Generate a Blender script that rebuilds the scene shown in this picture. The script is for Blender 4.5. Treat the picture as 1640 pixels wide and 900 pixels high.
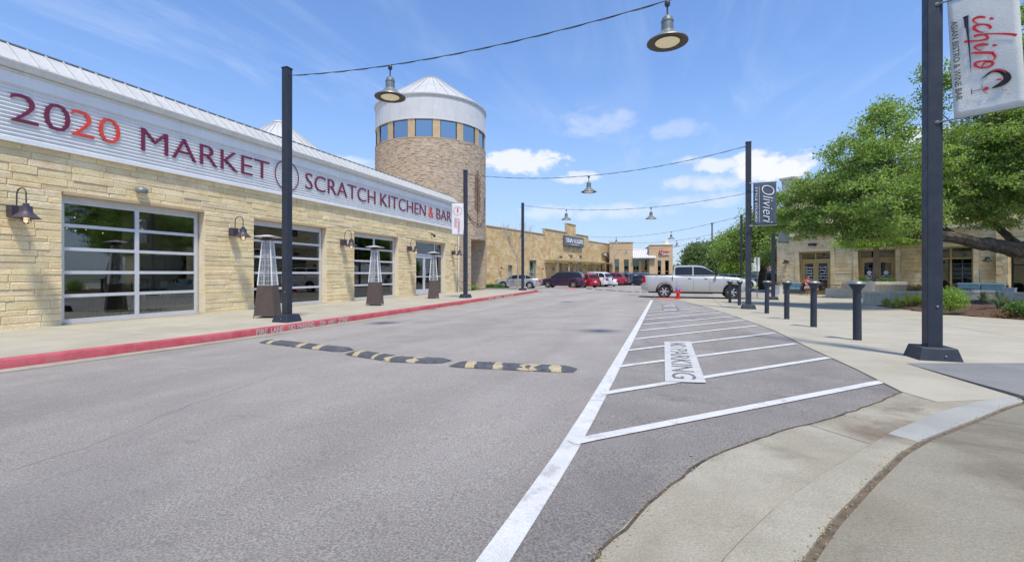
import bpy, bmesh, math, random
import numpy as np
from mathutils import Vector, Matrix
R=math.radians; PI=math.pi
random.seed(7); rng=np.random.default_rng(7)
S=bpy.context.scene
for o in list(bpy.data.objects): bpy.data.objects.remove(o)
COL=S.collection
# ---------------------------------------------------------------- camera
F=750.0; TH=math.atan(261/750); CT,ST=math.cos(TH),math.sin(TH); EYE=1.34; HY=438.5
cam=bpy.data.cameras.new('camera'); co=bpy.data.objects.new('camera',cam); COL.objects.link(co)
cam.sensor_width=36; cam.lens=36*F/1640; cam.shift_y=-(450-HY)/1640; cam.clip_start=.05; cam.clip_end=3000
co.location=(0,0,EYE); co.rotation_euler=(R(90),0,TH); S.camera=co
S.view_settings.view_transform='Standard'; S.view_settings.look='None'
S.view_settings.exposure=0.94; S.view_settings.gamma=1
# ---------------------------------------------------------------- light
SUN_EL,SUN_AZ=R(66),R(142)      # azimuth clockwise from +Y; a high sun behind the photographer's right shoulder
sd=Vector((math.sin(SUN_AZ)*math.cos(SUN_EL),math.cos(SUN_AZ)*math.cos(SUN_EL),math.sin(SUN_EL)))
sl=bpy.data.lights.new('sun','SUN'); sl.energy=2.4; sl.angle=R(6); sl.color=(1,.92,.78)
so=bpy.data.objects.new('sun',sl); COL.objects.link(so); so.rotation_euler=sd.to_track_quat('Z','Y').to_euler(); so.location=(0,0,60)
# ---------------------------------------------------------------- pixel / world helpers (placing on the real ground)
def cw(X,Z): return (X*CT-Z*ST, X*ST+Z*CT)            # camera-plane coords to world xy
def wc(x,y): return (x*CT+y*ST, -x*ST+y*CT)
def atd(px,Z): return cw((px-820)/F*Z,Z)
def zg(x,y):
    eL=1.34+.012*min(max(y-34,0),20)
    eR=1.09+.0132*min(max(y,-6),28)
    t=min(max((x+8.5)/8,0),1)
    if y>50: eR=eR+(eL-eR)*min((y-50)/15,1)
    return EYE-(eL*(1-t)+eR*t)
def P(px,py,dz=0):
    e=1.3
    for _ in range(12):
        Z=F*e/(py-HY); x,y=atd(px,Z); e=EYE-zg(x,y)-dz
    return (x,y)
def yfac(px,D):            # y where a pixel column meets the plane x=-D
    return D/math.tan(TH+math.atan((820-px)/F))
def zat(px,py,x,y):
    return EYE+(HY-py)/F*wc(x,y)[1]
# ---------------------------------------------------------------- world sky with clouds
w=bpy.data.worlds.new('World'); S.world=w; w.use_nodes=True
nt=w.node_tree; nt.nodes.clear()
class NG:
    def __init__(s,nt): s.nt=nt
    def n(s,t,**k):
        nd=s.nt.nodes.new(t)
        ins=k.pop('ins',{})
        for a,b in k.items(): setattr(nd,a,b)
        for a,b in ins.items(): s.set(nd.inputs[a],b)
        return nd
    def set(s,inp,b):
        if isinstance(b,bpy.types.NodeSocket): s.nt.links.new(b,inp)
        elif b is not None: inp.default_value=b
    def m(s,op,a,b=None,c=None,clamp=False):
        nd=s.nt.nodes.new('ShaderNodeMath'); nd.operation=op; nd.use_clamp=clamp
        s.set(nd.inputs[0],a)
        if b is not None: s.set(nd.inputs[1],b)
        if c is not None: s.set(nd.inputs[2],c)
        return nd.outputs[0]
    def mix(s,f,a,b,bt='MIX'):
        nd=s.nt.nodes.new('ShaderNodeMix'); nd.data_type='RGBA'; nd.blend_type=bt
        s.set(nd.inputs[0],f); s.set(nd.inputs[6],a); s.set(nd.inputs[7],b); return nd.outputs[2]
    def ramp(s,f,lo,hi,a=0.0,b=1.0):
        nd=s.nt.nodes.new('ShaderNodeMapRange'); nd.interpolation_type='SMOOTHSTEP'
        s.set(nd.inputs[0],f); nd.inputs[1].default_value=lo; nd.inputs[2].default_value=hi
        nd.inputs[3].default_value=a; nd.inputs[4].default_value=b; return nd.outputs[0]
    def noise(s,vec,scale,detail=4,rough=.55,dist=0):
        nd=s.nt.nodes.new('ShaderNodeTexNoise'); s.set(nd.inputs['Vector'],vec)
        nd.inputs['Scale'].default_value=scale; nd.inputs['Detail'].default_value=detail
        nd.inputs['Roughness'].default_value=rough; nd.inputs['Distortion'].default_value=dist; return nd.outputs[0]
    def mapv(s,vec,scale=(1,1,1),rot=(0,0,0),loc=(0,0,0)):
        nd=s.nt.nodes.new('ShaderNodeMapping'); s.set(nd.inputs[0],vec)
        nd.inputs[1].default_value=loc; nd.inputs[2].default_value=rot; nd.inputs[3].default_value=scale; return nd.outputs[0]
g=NG(nt)
sky=g.n('ShaderNodeTexSky',sky_type='NISHITA',sun_disc=False,sun_elevation=SUN_EL,sun_rotation=SUN_AZ,altitude=200,air_density=1.15,dust_density=.6,ozone_density=2.2)
tc=g.n('ShaderNodeTexCoord').outputs['Generated']
sep=g.n('ShaderNodeSeparateXYZ',ins={0:tc}); dx,dy,dz=sep.outputs
az=g.m('ARCTAN2',dx,dy); el=g.m('ARCSINE',dz)
zc=g.m('MAXIMUM',dz,.06)
pu=g.n('ShaderNodeCombineXYZ',ins={0:g.m('DIVIDE',dx,zc),1:g.m('DIVIDE',dy,zc),2:0.0}).outputs[0]
wis=g.noise(g.mapv(pu,(1.5,.42,1),(0,0,R(38))),1.5,9,.62,.6)
wis2=g.noise(pu,.45,3,.5)
cir=g.m('MULTIPLY',g.ramp(wis,.46,.80),g.ramp(wis2,.36,.62))
cir=g.m('MULTIPLY',cir,.75)
hzn=g.ramp(dz,.02,.42,1,0)
def cl(px,py,sx,sy):
    a=-TH+math.atan((px-820)/F); rr=math.hypot(F,px-820)
    e=math.atan((HY-py)/rr); return a,e,sx/rr,sy/rr
azel=g.n('ShaderNodeCombineXYZ',ins={0:az,1:g.m('MULTIPLY',el,1.6),2:0.0}).outputs[0]
n1=g.noise(azel,16,7,.62,.3); n2=g.noise(azel,5,3,.5)
tot=None
for (px,py,sx,sy,st) in [(830,262,95,22,.9),(925,284,45,12,.7),(1232,266,75,26,1.0),(1150,266,45,14,.8),(1090,258,30,9,.6),(1130,292,90,18,.6),(955,198,80,26,.30),(1085,207,60,16,.28),
                      (1200,250,30,12,.9),(560,262,50,14,.6),(1140,320,110,14,.4),(1490,218,60,22,.9),(950,340,160,16,.45),(1560,250,70,20,.7)]:
    a,e,sa,se=cl(px,py,sx,sy)
    u=g.m('DIVIDE',g.m('SUBTRACT',az,a),sa); v=g.m('DIVIDE',g.m('SUBTRACT',el,e),se)
    d=g.m('ADD',g.m('MULTIPLY',u,u),g.m('MULTIPLY',v,v))
    k=g.m('SUBTRACT',1.0,d)
    k=g.m('ADD',k,g.m('MULTIPLY',g.m('SUBTRACT',n1,.5),3.6))
    k=g.m('MULTIPLY',g.ramp(k,.05,1.25 if st<.7 else .8),st)
    tot=k if tot is None else g.m('MAXIMUM',tot,k)
skyc=g.n('ShaderNodeHueSaturation',ins={'Saturation':1.02,'Value':1.0,'Color':sky.outputs[0]}).outputs[0]
skyc=g.mix(1.0,skyc,(.81,.93,1.14,1),'MULTIPLY')
c1=g.mix(g.m('MULTIPLY',cir,.8),skyc,(3.4,4.1,5.5,1))
c1=g.mix(g.m('MULTIPLY',hzn,.6),c1,(2.15,2.75,4.1,1))
c2=g.mix(tot,c1,(5.0,5.1,5.5,1))
bg=g.n('ShaderNodeBackground',ins={0:c2,1:.10})
g.n('ShaderNodeOutputWorld',ins={0:bg.outputs[0]})
# ---------------------------------------------------------------- materials
MT={}
def mat(name,c1,c2=None,sc=6,rough=.75,bump=0,bsc=30,metal=0,fine=0,fsc=120,stain=None,ssc=.6,isl=0,objr=0,coord='pos',spec=.5,attr=None,coat=0,streak=None):
    m=bpy.data.materials.new(name); m.use_nodes=True; nt=m.node_tree; nt.nodes.clear(); g=NG(nt)
    b=g.n('ShaderNodeBsdfPrincipled'); o=g.n('ShaderNodeOutputMaterial',ins={0:b.outputs[0]})
    vec=g.n('ShaderNodeNewGeometry').outputs['Position'] if coord=='pos' else g.n('ShaderNodeTexCoord').outputs['Object']
    c1=(*c1,1); c2=(*(c2 or c1[:3]),1)
    col=g.mix(g.ramp(g.noise(vec,sc,5,.6),.3,.7),c1,c2) if c2!=c1 else None
    if attr:
        a=g.n('ShaderNodeAttribute',attribute_name=attr).outputs['Fac']
        col=g.mix(a,c1,c2)
    if col is None:
        rgb=g.n('ShaderNodeRGB'); rgb.outputs[0].default_value=c1; col=rgb.outputs[0]
    if isl or objr:
        ri=g.n('ShaderNodeNewGeometry').outputs['Random Per Island']; ro=g.n('ShaderNodeObjectInfo').outputs['Random']
        rr=g.m('FRACT',g.m('ADD',ri,ro)); amt=isl or objr
        hs=g.n('ShaderNodeHueSaturation',ins={'Color':col,'Value':g.m('MULTIPLY_ADD',rr,amt*2,1-amt),'Saturation':g.m('MULTIPLY_ADD',g.m('FRACT',g.m('MULTIPLY',rr,7.3)),amt*1.8,1-amt*1.1),'Hue':g.m('MULTIPLY_ADD',g.m('FRACT',g.m('MULTIPLY',rr,13.7)),-.02*amt/.15,.505)})
        col=hs.outputs[0]
    if fine:
        f=g.noise(vec,fsc,2,.6)
        col=g.mix(1.0,col,g.n('ShaderNodeCombineColor',ins={i:g.ramp(f,.3,.7,1-fine,1+fine) for i in (0,1,2)}).outputs[0],'MULTIPLY')
    if stain:
        f=g.m('MULTIPLY',g.ramp(g.noise(vec,ssc,6,.65,.4),.5,.72),stain[3])
        col=g.mix(f,col,(*stain[:3],1))
    if name.startswith('asphalt'):      # tyre-worn lanes and oil spots
        f=g.ramp(g.noise(g.mapv(vec,(.62,.05,1),(0,0,R(-2))),1.0,4,.6,.3),.32,.68,.90,1.08)
        sp=g.ramp(g.noise(vec,2.6,3,.6),.66,.80,1.0,.74); f=g.m('MULTIPLY',f,sp)
        col=g.mix(1.0,col,g.n('ShaderNodeCombineColor',ins={0:f,1:f,2:f}).outputs[0],'MULTIPLY')
    if streak:
        f=g.m('MULTIPLY',g.ramp(g.noise(g.mapv(vec,(3,3,.25)),3,5,.6),.48,.75),streak[3])
        col=g.mix(f,col,(*streak[:3],1))
    g.set(b.inputs['Base Color'],col); b.inputs['Metallic'].default_value=metal
    b.inputs['Specular IOR Level'].default_value=spec
    b.inputs['Coat Weight'].default_value=coat; b.inputs['Coat Roughness'].default_value=.04
    g.set(b.inputs['Roughness'],g.ramp(g.noise(vec,sc*2.3,3),.3,.7,max(rough-.07,.02),min(rough+.07,1)) if rough>.12 and not name.startswith('paint') else rough)
    if bump:
        h=g.noise(vec,bsc,5,.65)
        bp=g.n('ShaderNodeBump',ins={'Height':h,'Strength':min(bump,1),'Distance':.01 if bump<=1 else .01*bump})
        g.set(b.inputs['Normal'],bp.outputs[0])
    MT[name]=m; return m
mat('asphalt',(.285,.262,.240),(.33,.305,.28),.9,.9,1,240,fine=.34,fsc=95,stain=(.215,.198,.186,.6),ssc=.28)
mat('asphalt_dark',(.235,.217,.20),(.30,.277,.257),1.1,.9,1,220,fine=.36,fsc=90,stain=(.125,.117,.118,.75),ssc=.55)
mat('concrete_tan',(.345,.32,.25),(.405,.375,.30),1.3,.85,.35,70,fine=.09,fsc=110,stain=(.285,.25,.195,.5),ssc=.45,objr=.035)
mat('concrete_pale',(.28,.255,.19),(.36,.335,.265),1.7,.85,.7,60,fine=.16,fsc=110,stain=(.14,.105,.07,.9),ssc=.8,objr=.04)
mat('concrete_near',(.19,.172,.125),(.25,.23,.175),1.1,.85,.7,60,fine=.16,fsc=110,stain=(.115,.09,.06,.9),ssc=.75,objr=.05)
mat('concrete_grey',(.30,.30,.275),(.36,.36,.33),2,.8,.3,80,fine=.08,stain=(.22,.23,.22,.4),ssc=1.2)
mat('concrete_dark',(.165,.168,.165),(.205,.208,.20),2,.8,.3,80,fine=.1)
mat('concrete_wall',(.56,.51,.42),(.65,.60,.50),2.4,.85,.4,50,fine=.07,streak=(.38,.34,.27,.5),objr=.03)
mat('joint_dirt',(.10,.075,.05),(.17,.13,.09),14,.95,1,60)
mat('joint_dark',(.045,.036,.028),(.11,.085,.06),16,.95)
mat('ground',(.22,.2,.15),(.12,.16,.06),.3,.95,1,8)
mat('red_paint',(.37,.045,.065),(.46,.10,.12),3,.75,.5,60,fine=.18,stain=(.34,.14,.14,.6),ssc=5)
mat('white_paint',(.54,.55,.55),(.62,.63,.63),5,.75,.6,200,fine=.12,fsc=120,stain=(.34,.33,.33,.75),ssc=7)
mat('stencil_white',(.46,.46,.455),(.54,.54,.53),5,.75,.6,200,fine=.12,stain=(.36,.36,.36,.7),ssc=7)
mat('stencil_ink',(.24,.25,.26),(.42,.43,.44),9,.8)
mat('limestone',(.71,.56,.31),(.80,.67,.41),2.8,.85,1.3,22,fine=.13,fsc=40,stain=(.56,.42,.20,.38),ssc=3.0,isl=.085)
mat('mortar',(.68,.58,.42),(.75,.66,.5),5,.9,.6,60)
mat('limestone_gold',(.56,.38,.15),(.70,.55,.31),1.2,.85,1.3,20,fine=.1,fsc=30,stain=(.42,.26,.10,.5),ssc=.8,isl=.12)
mat('limestone_right',(.70,.55,.30),(.78,.66,.42),2.0,.85,1.0,22,fine=.08,fsc=40,stain=(.52,.31,.10,.5),ssc=.9,isl=.08)
mat('mortar_gold',(.44,.36,.22),(.5,.42,.28),5,.9)
mat('brick',(.46,.365,.25),(.54,.44,.315),3,.85,1,40,isl=.17,fine=.1,fsc=50)
mat('brick_joint',(.50,.42,.32),(.56,.48,.37),5,.9)
mat('stucco_tan',(.56,.40,.23),(.62,.46,.28),1,.9,.5,40,stain=(.46,.31,.17,.4),ssc=.6)
mat('stucco_cream',(.60,.56,.48),(.66,.62,.54),2,.9,.3,40)
mat('white_metal',(.56,.565,.57),(.61,.615,.62),1.5,.42,.05,6,streak=(.42,.43,.42,.3))
mat('roof_metal',(.47,.475,.465),(.53,.535,.525),1.2,.45,.1,5,streak=(.36,.36,.34,.35))
mat('corrugated',(.72,.735,.745),(.78,.79,.80),1.5,.45,.05,6,streak=(.58,.59,.6,.25))
mat('gutter_metal',(.64,.64,.62),(.7,.7,.68),3,.45,streak=(.4,.4,.38,.35))
mat('aluminium',(.62,.63,.66),(.68,.69,.72),4,.38,metal=.25)
mat('trim_tan',(.46,.35,.2),(.52,.40,.24),4,.6)
mat('frame_ochre',(.42,.28,.09),(.50,.34,.13),4,.55)
mat('pole_paint',(.026,.032,.046),(.036,.043,.060),3,.5,.12,50,fine=.1,stain=(.06,.065,.075,.35),ssc=5,spec=.35)
mat('lantern_dark',(.045,.038,.055),(.06,.05,.07),4,.45)
mat('lamp_grey',(.18,.20,.20),(.24,.26,.26),6,.45,metal=.4,stain=(.12,.12,.11,.5),ssc=9,coord='obj')
mat('lamp_under',(.07,.065,.055),(.09,.08,.07),6,.6)
mat('cable',(.05,.055,.06),rough=.6)
mat('maroon',(.145,.012,.05),(.175,.02,.065),6,.55)
mat('sign_red',(.62,.05,.035),(.70,.075,.045),6,.5)
mat('sign_line',(.09,.014,.03),rough=.55)
mat('brown_panel',(.075,.052,.043),(.095,.066,.055),9,.5,.3,300)
mat('steel',(.62,.62,.63),(.70,.70,.71),5,.28,metal=.9)
mat('rubber',(.055,.06,.072),(.085,.092,.105),7,.85,.5,120,stain=(.14,.14,.14,.5),ssc=5)
mat('yellow_paint',(.36,.30,.18),(.46,.39,.24),9,.8,.4,90,stain=(.16,.15,.14,.85),ssc=9)
mat('tyre',(.018,.018,.02),(.03,.03,.032),9,.8)
mat('black_trim',(.012,.012,.014),rough=.4)
mat('glass_car',(.02,.028,.036),rough=.12,spec=.28)
mat('alloy',(.55,.55,.56),(.62,.62,.63),9,.3,metal=.8)
mat('tail_red',(.5,.012,.015),rough=.15,spec=.7)
mat('head_clear',(.75,.77,.8),rough=.1,spec=.8)
mat('plate',(.75,.76,.78),rough=.4)
for nm,c,mt in [('silver',(.46,.48,.50),.5),('truck_silver',(.47,.47,.46),.25),('purple',(.045,.018,.055),.3),('red',(.42,.012,.028),.2),('white',(.72,.72,.71),0),('pinkred',(.40,.02,.06),.2),
             ('grey',(.13,.145,.16),.4),('darkgrey',(.05,.065,.075),.4),('blue',(.04,.075,.13),.4),('champagne',(.5,.48,.42),.3),('black',(.015,.015,.02),.2),('slate',(.17,.21,.27),.4)]:
    mat('paint_'+nm,c,rough=.3,metal=mt,coat=.8)
mat('hydrant_red',(.60,.02,.02),(.7,.04,.03),8,.45); mat('hydrant_blue',(.12,.22,.6),rough=.45)
mat('bark',(.035,.027,.02),(.12,.10,.075),7,.95,3,14,fine=.35,fsc=30)
mat('bark_light',(.20,.145,.10),(.28,.21,.15),9,.9,1.5,30)
mat('bark_pale',(.32,.27,.22),(.40,.34,.28),9,.9,1,30)
mat('mulch',(.065,.035,.024),(.13,.075,.05),18,.95,2,45,fine=.4,fsc=60)
mat('grass_ground',(.14,.20,.05),(.20,.27,.07),3,.95,1,40)
mat('wicker',(.05,.058,.068),(.09,.10,.115),30,.8,1,120)
mat('cushion',(.16,.27,.32),(.20,.32,.37),6,.9,.4,60)
mat('iron_brown',(.09,.06,.045),rough=.6)
mat('pot_pale',(.56,.57,.60),(.64,.65,.68),5,.7)
mat('skin',(.55,.33,.24),rough=.6); mat('shirt_red',(.62,.02,.035),(.7,.04,.05),9,.85); mat('shorts_pale',(.62,.52,.46),rough=.9); mat('hair',(.10,.06,.035),rough=.8)
mat('interior_wall',(.55,.42,.26),(.62,.49,.32),2.2,.9,.8,22); mat('interior_floor',(.13,.12,.11),(.19,.175,.16),2,.6)
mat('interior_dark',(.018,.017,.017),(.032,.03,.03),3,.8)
mat('wood_table',(.16,.085,.045),(.22,.12,.06),5,.5)
mat('green_panel',(.05,.16,.13),(.08,.22,.18),3,.5)
mat('door_grey',(.34,.37,.40),rough=.5)
mat('canopy_olive',(.30,.27,.15),rough=.6)
mat('sign_slate',(.10,.135,.155),(.13,.165,.185),5,.5); mat('letter_white',(.78,.79,.80),rough=.5)
mat('banner_cloth',(.60,.615,.59),(.65,.665,.64),4,.85,.5,60); mat('banner_slate',(.062,.08,.115),(.075,.095,.13),5,.8,.3,60)
mat('banner_white',(.72,.69,.70),(.76,.73,.74),5,.8); mat('banner_orange',(.7,.25,.04),rough=.8)
mat('ink_red',(.58,.015,.035),rough=.8); mat('ink_navy',(.018,.02,.055),rough=.8); mat('ink_black',(.012,.012,.015),rough=.8); mat('ink_rose',(.55,.12,.14),rough=.8)
mat('marking_red',(.62,.10,.12),(.55,.25,.22),8,.85)
mat('leaf_litter',(.30,.22,.09),(.42,.36,.16),9,.9)
mat('emblem_brown',(.17,.085,.055),rough=.7)
def emis(name,c,s):
    m=bpy.data.materials.new(name); m.use_nodes=True; b=m.node_tree.nodes['Principled BSDF']
    b.inputs['Base Color'].default_value=(*c,1); b.inputs['Emission Color'].default_value=(*c,1); b.inputs['Emission Strength'].default_value=s; MT[name]=m
emis('bulb',(1,.72,.40),.55); emis('led_lens',(.72,.64,.42),.12)
def glassm(name,tint,refl=.08,tr=(.78,.82,.80)):
    m=bpy.data.materials.new(name); m.use_nodes=True; nt=m.node_tree; nt.nodes.clear(); g=NG(nt)
    t=g.n('ShaderNodeBsdfTransparent'); t.inputs[0].default_value=(*tr,1)
    gl=g.n('ShaderNodeBsdfGlossy'); gl.inputs['Roughness'].default_value=.015; gl.inputs[0].default_value=(*tint,1)
    fr=g.n('ShaderNodeFresnel'); fr.inputs[0].default_value=1.5
    f=g.m('ADD',g.m('MULTIPLY',fr.outputs[0],1.15),refl,clamp=True)
    mx=g.n('ShaderNodeMixShader',ins={0:f,1:t.outputs[0],2:gl.outputs[0]})
    g.n('ShaderNodeOutputMaterial',ins={0:mx.outputs[0]}); MT[name]=m
glassm('glass',(.92,.95,.97),.07); glassm('glass_dark',(.8,.86,.88),.05,(.32,.38,.36)); glassm('glass_blue',(.75,.88,.95),.42,(.2,.28,.33)); glassm('glass_clear',(.9,.92,.95),.10,(.86,.88,.9))
def leafm(name,c1,c2,tr=.35):
    m=bpy.data.materials.new(name); m.use_nodes=True; nt=m.node_tree; nt.nodes.clear(); g=NG(nt)
    a=g.n('ShaderNodeAttribute',attribute_name='tone').outputs['Fac']
    col=g.mix(a,(*c1,1),(*c2,1))
    d=g.n('ShaderNodeBsdfPrincipled',ins={'Base Color':col,'Roughness':.5}); d.inputs['Specular IOR Level'].default_value=.35
    t=g.n('ShaderNodeBsdfTranslucent',ins={0:g.mix(1.0,col,(1.35,1.45,.6,1),'MULTIPLY')})
    mx=g.n('ShaderNodeMixShader',ins={0:tr,1:d.outputs[0],2:t.outputs[0]})
    g.n('ShaderNodeOutputMaterial',ins={0:mx.outputs[0]}); MT[name]=m
leafm('leaf_oak',(.12,.195,.05),(.34,.45,.15),.45); leafm('leaf_bright',(.15,.26,.04),(.28,.40,.08),.4); leafm('leaf_dark',(.045,.09,.03),(.12,.18,.06))
leafm('leaf_grass',(.12,.18,.04),(.28,.33,.10)); leafm('leaf_agave',(.11,.15,.11),(.17,.22,.17)); leafm('leaf_shrub',(.06,.13,.03),(.14,.24,.06)); leafm('leaf_rust',(.16,.09,.04),(.26,.17,.08))
leafm('leaf_far',(.09,.15,.05),(.18,.24,.10))
# ---------------------------------------------------------------- mesh helpers
def link(o,parent=None):
    COL.objects.link(o)
    if parent is not None: o.parent=parent
    return o
class MB:
    def __init__(s): s.v=[]; s.f=[]; s.mi=[]; s.cur=0
    def add(s,vs,fs):
        n=len(s.v); s.v+= [tuple(v) for v in vs]
        for f in fs: s.f.append([i+n for i in f]); s.mi.append(s.cur)
    def box(s,x0,x1,y0,y1,z0,z1,M=None):
        vs=[Vector((x,y,z)) for z in (z0,z1) for y in (y0,y1) for x in (x0,x1)]
        if M: vs=[M@v for v in vs]
        s.add(vs,[(0,2,3,1),(4,5,7,6),(0,1,5,4),(2,6,7,3),(0,4,6,2),(1,3,7,5)])
    def frustum(s,c,w0,w1,z0,z1,d0=None,d1=None,M=None):
        d0=d0 or w0; d1=d1 or w1; cx,cy=c
        vs=[Vector((cx+a*w/2,cy+b*d/2,z)) for (w,d,z) in((w0,d0,z0),(w1,d1,z1)) for (a,b) in((-1,-1),(1,-1),(1,1),(-1,1))]
        if M: vs=[M@v for v in vs]
        s.add(vs,[(3,2,1,0),(4,5,6,7),(0,1,5,4),(1,2,6,5),(2,3,7,6),(3,0,4,7)])
    def tube(s,pts,rad,n=8,cap=True):
        pts=[Vector(p) for p in pts]
        if not isinstance(rad,(list,tuple)): rad=[rad]*len(pts)
        base=len(s.v); up=Vector((0,0,1)); N=len(pts); pr=None
        for i,p in enumerate(pts):
            t=(pts[min(i+1,N-1)]-pts[max(i-1,0)]).normalized()
            if pr is None:
                a=t.cross(up) if abs(t.z)<.95 else t.cross(Vector((1,0,0)))
            else: a=pr-t*pr.dot(t)
            a.normalize(); pr=a; b=t.cross(a)
            for k in range(n):
                an=2*PI*k/n; s.v.append(tuple(p+(a*math.cos(an)+b*math.sin(an))*rad[i]))
        for i in range(N-1):
            for k in range(n):
                s.f.append([base+i*n+k,base+i*n+(k+1)%n,base+(i+1)*n+(k+1)%n,base+(i+1)*n+k]); s.mi.append(s.cur)
        if cap:
            s.f.append([base+k for k in range(n)][::-1]); s.mi.append(s.cur)
            s.f.append([base+(N-1)*n+k for k in range(n)]); s.mi.append(s.cur)
    def lathe(s,prof,c=(0,0,0),n=20,M=None,a0=0,a1=2*PI):
        base=len(s.v); full=abs(a1-a0-2*PI)<1e-6; cols=n if full else n+1
        for (r,z) in prof:
            for k in range(cols):
                a=a0+(a1-a0)*k/n; v=Vector((c[0]+r*math.cos(a),c[1]+r*math.sin(a),c[2]+z))
                if M: v=M@v
                s.v.append(tuple(v))
        for i in range(len(prof)-1):
            for k in range(n):
                k2=(k+1)%cols
                s.f.append([base+i*cols+k,base+i*cols+k2,base+(i+1)*cols+k2,base+(i+1)*cols+k]); s.mi.append(s.cur)
    def prism(s,poly,z0,z1,M=None):
        n=len(poly); vs=[Vector((x,y,z0)) for x,y in poly]+[Vector((x,y,z1)) for x,y in poly]
        if M: vs=[M@v for v in vs]
        s.add(vs,[list(range(n))[::-1],list(range(n,2*n))]+[(i,(i+1)%n,n+(i+1)%n,n+i) for i in range(n)])
    def build(s,name,mats,parent=None,smooth=False,ang=40):
        me=bpy.data.meshes.new(name); me.from_pydata(s.v,[],s.f)
        if not isinstance(mats,(list,tuple)): mats=[mats]
        for m in mats: me.materials.append(MT[m])
        if len(mats)>1: me.polygons.foreach_set('material_index',s.mi)
        if smooth: me.shade_smooth(); me.set_sharp_from_angle(angle=R(ang))
        me.update()
        return link(bpy.data.objects.new(name,me),parent)
def tag(o,label=None,cat=None,group=None,kind=None):
    for k,v in (('label',label),('category',cat),('group',group),('kind',kind)):
        if v: o[k]=v
    return o
def thing(name,label,cat,loc=(0,0,0),rz=0,group=None):
    o=bpy.data.objects.new(name,None); o.empty_display_size=.2; link(o); o.location=loc; o.rotation_euler=(0,0,rz)
    return tag(o,label,cat,group)
def copy_tree(o,parent=None):
    c=o.copy(); COL.objects.link(c)
    if parent is not None: c.parent=parent
    for ch in list(o.children): copy_tree(ch,c)
    return c
def bevel(o,w=.01,seg=2):
    m=o.modifiers.new('bevel','BEVEL'); m.width=w; m.segments=seg; m.limit_method='ANGLE'; m.angle_limit=R(40); return o
def kids(o): return list(o.children)
# text glyph meshes from the built-in font
_gl={}
def glyph_mesh(t,ext=.0,shear=0,off=0):
    k=(t,ext,shear,off)
    if k not in _gl:
        c=bpy.data.curves.new('t','FONT'); c.body=t; c.extrude=ext; c.shear=shear; c.offset=off; c.resolution_u=3
        ob=bpy.data.objects.new('t',c); COL.objects.link(ob)
        dg=bpy.context.evaluated_depsgraph_get(); ev=ob.evaluated_get(dg); me=bpy.data.meshes.new_from_object(ev)
        vs=np.array([v.co[:] for v in me.vertices]) if len(me.vertices) else np.zeros((1,3))
        fs=[list(p.vertices) for p in me.polygons]
        bpy.data.objects.remove(ob); _gl[k]=(vs,fs)
    return _gl[k]
def word(t,M,w=None,h=None,mat_='maroon',name='letter',parent=None,depth=.01,split=True,shear=0,off=0):
    """letters laid along +X of matrix M, up along +Y, facing +Z; scaled to width w and cap height h"""
    full,_=glyph_mesh(t,.5,shear,off); x0,x1=full[:,0].min(),full[:,0].max()
    capv,_=glyph_mesh('E',.5,0,off); ch=capv[:,1].max()
    sy=h/ch; sx=(w/(x1-x0)) if w else sy; out=[]
    items=[]
    if split:
        for i,ch_ in enumerate(t):
            if ch_==' ': continue
            pv,_=glyph_mesh(t[:i+1],.5,shear,off); gv,gf=glyph_mesh(ch_,.5,shear,off)
            items.append((gv,gf,pv[:,0].max()-gv[:,0].max()))
    else:
        gv,gf=glyph_mesh(t,.5,shear,off); items=[(gv,gf,0)]
    for gv,gf,ox in items:
        vs=[M@Vector(((v[0]+ox-x0)*sx,v[1]*sy,(v[2]+.5)*depth)) for v in gv]
        me=bpy.data.meshes.new(name); me.from_pydata([tuple(v) for v in vs],[],gf); me.materials.append(MT[mat_]); me.update()
        out.append(link(bpy.data.objects.new(name,me),parent))
    return out
def frame(o,xd,yd):
    x=Vector(xd).normalized(); y=Vector(yd).normalized(); z=x.cross(y)
    M=Matrix((x,y,z)).transposed().to_4x4(); M.translation=Vector(o); return M
# ground sheets draped on the terrain
def drape(name,poly,dz,m,parent=None,step=2.0,thick=0,kind='structure'):
    bm=bmesh.new(); vs=[bm.verts.new((x,y,0)) for x,y in poly]; bm.faces.new(vs)
    bmesh.ops.triangulate(bm,faces=bm.faces[:])
    xs=[p[0] for p in poly]; ys=[p[1] for p in poly]
    cutsx=[x for x in np.arange(-8.5,0,1.0) if min(xs)<x<max(xs)]+[x for x in(-.5,) if min(xs)<x<max(xs)]
    cutsy=[y for y in list(np.arange(-6,56,step)) +[28,34,50,54,65] if min(ys)<y<max(ys)]
    for x in sorted(set(cutsx)): bmesh.ops.bisect_plane(bm,geom=bm.verts[:]+bm.edges[:]+bm.faces[:],plane_co=(x,0,0),plane_no=(1,0,0))
    for y in sorted(set(float(c) for c in cutsy)): bmesh.ops.bisect_plane(bm,geom=bm.verts[:]+bm.edges[:]+bm.faces[:],plane_co=(0,y,0),plane_no=(0,1,0))
    for v in bm.verts:
        d=dz(v.co.x,v.co.y) if callable(dz) else dz
        v.co.z=zg(v.co.x,v.co.y)+d
    if thick:
        ed=[e for e in bm.edges if e.is_boundary]
        r=bmesh.ops.extrude_edge_only(bm,edges=ed)
        for v in [q for q in r['geom'] if isinstance(q,bmesh.types.BMVert)]: v.co.z-=thick
    bmesh.ops.recalc_face_normals(bm,faces=bm.faces[:])
    up=sum(f.normal.z for f in bm.faces)
    if up<0: bmesh.ops.reverse_faces(bm,faces=bm.faces[:])
    me=bpy.data.meshes.new(name); bm.to_mesh(me); bm.free(); me.materials.append(MT[m])
    o=link(bpy.data.objects.new(name,me),parent)
    if kind and parent is None: o['kind']=kind
    return o
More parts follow.
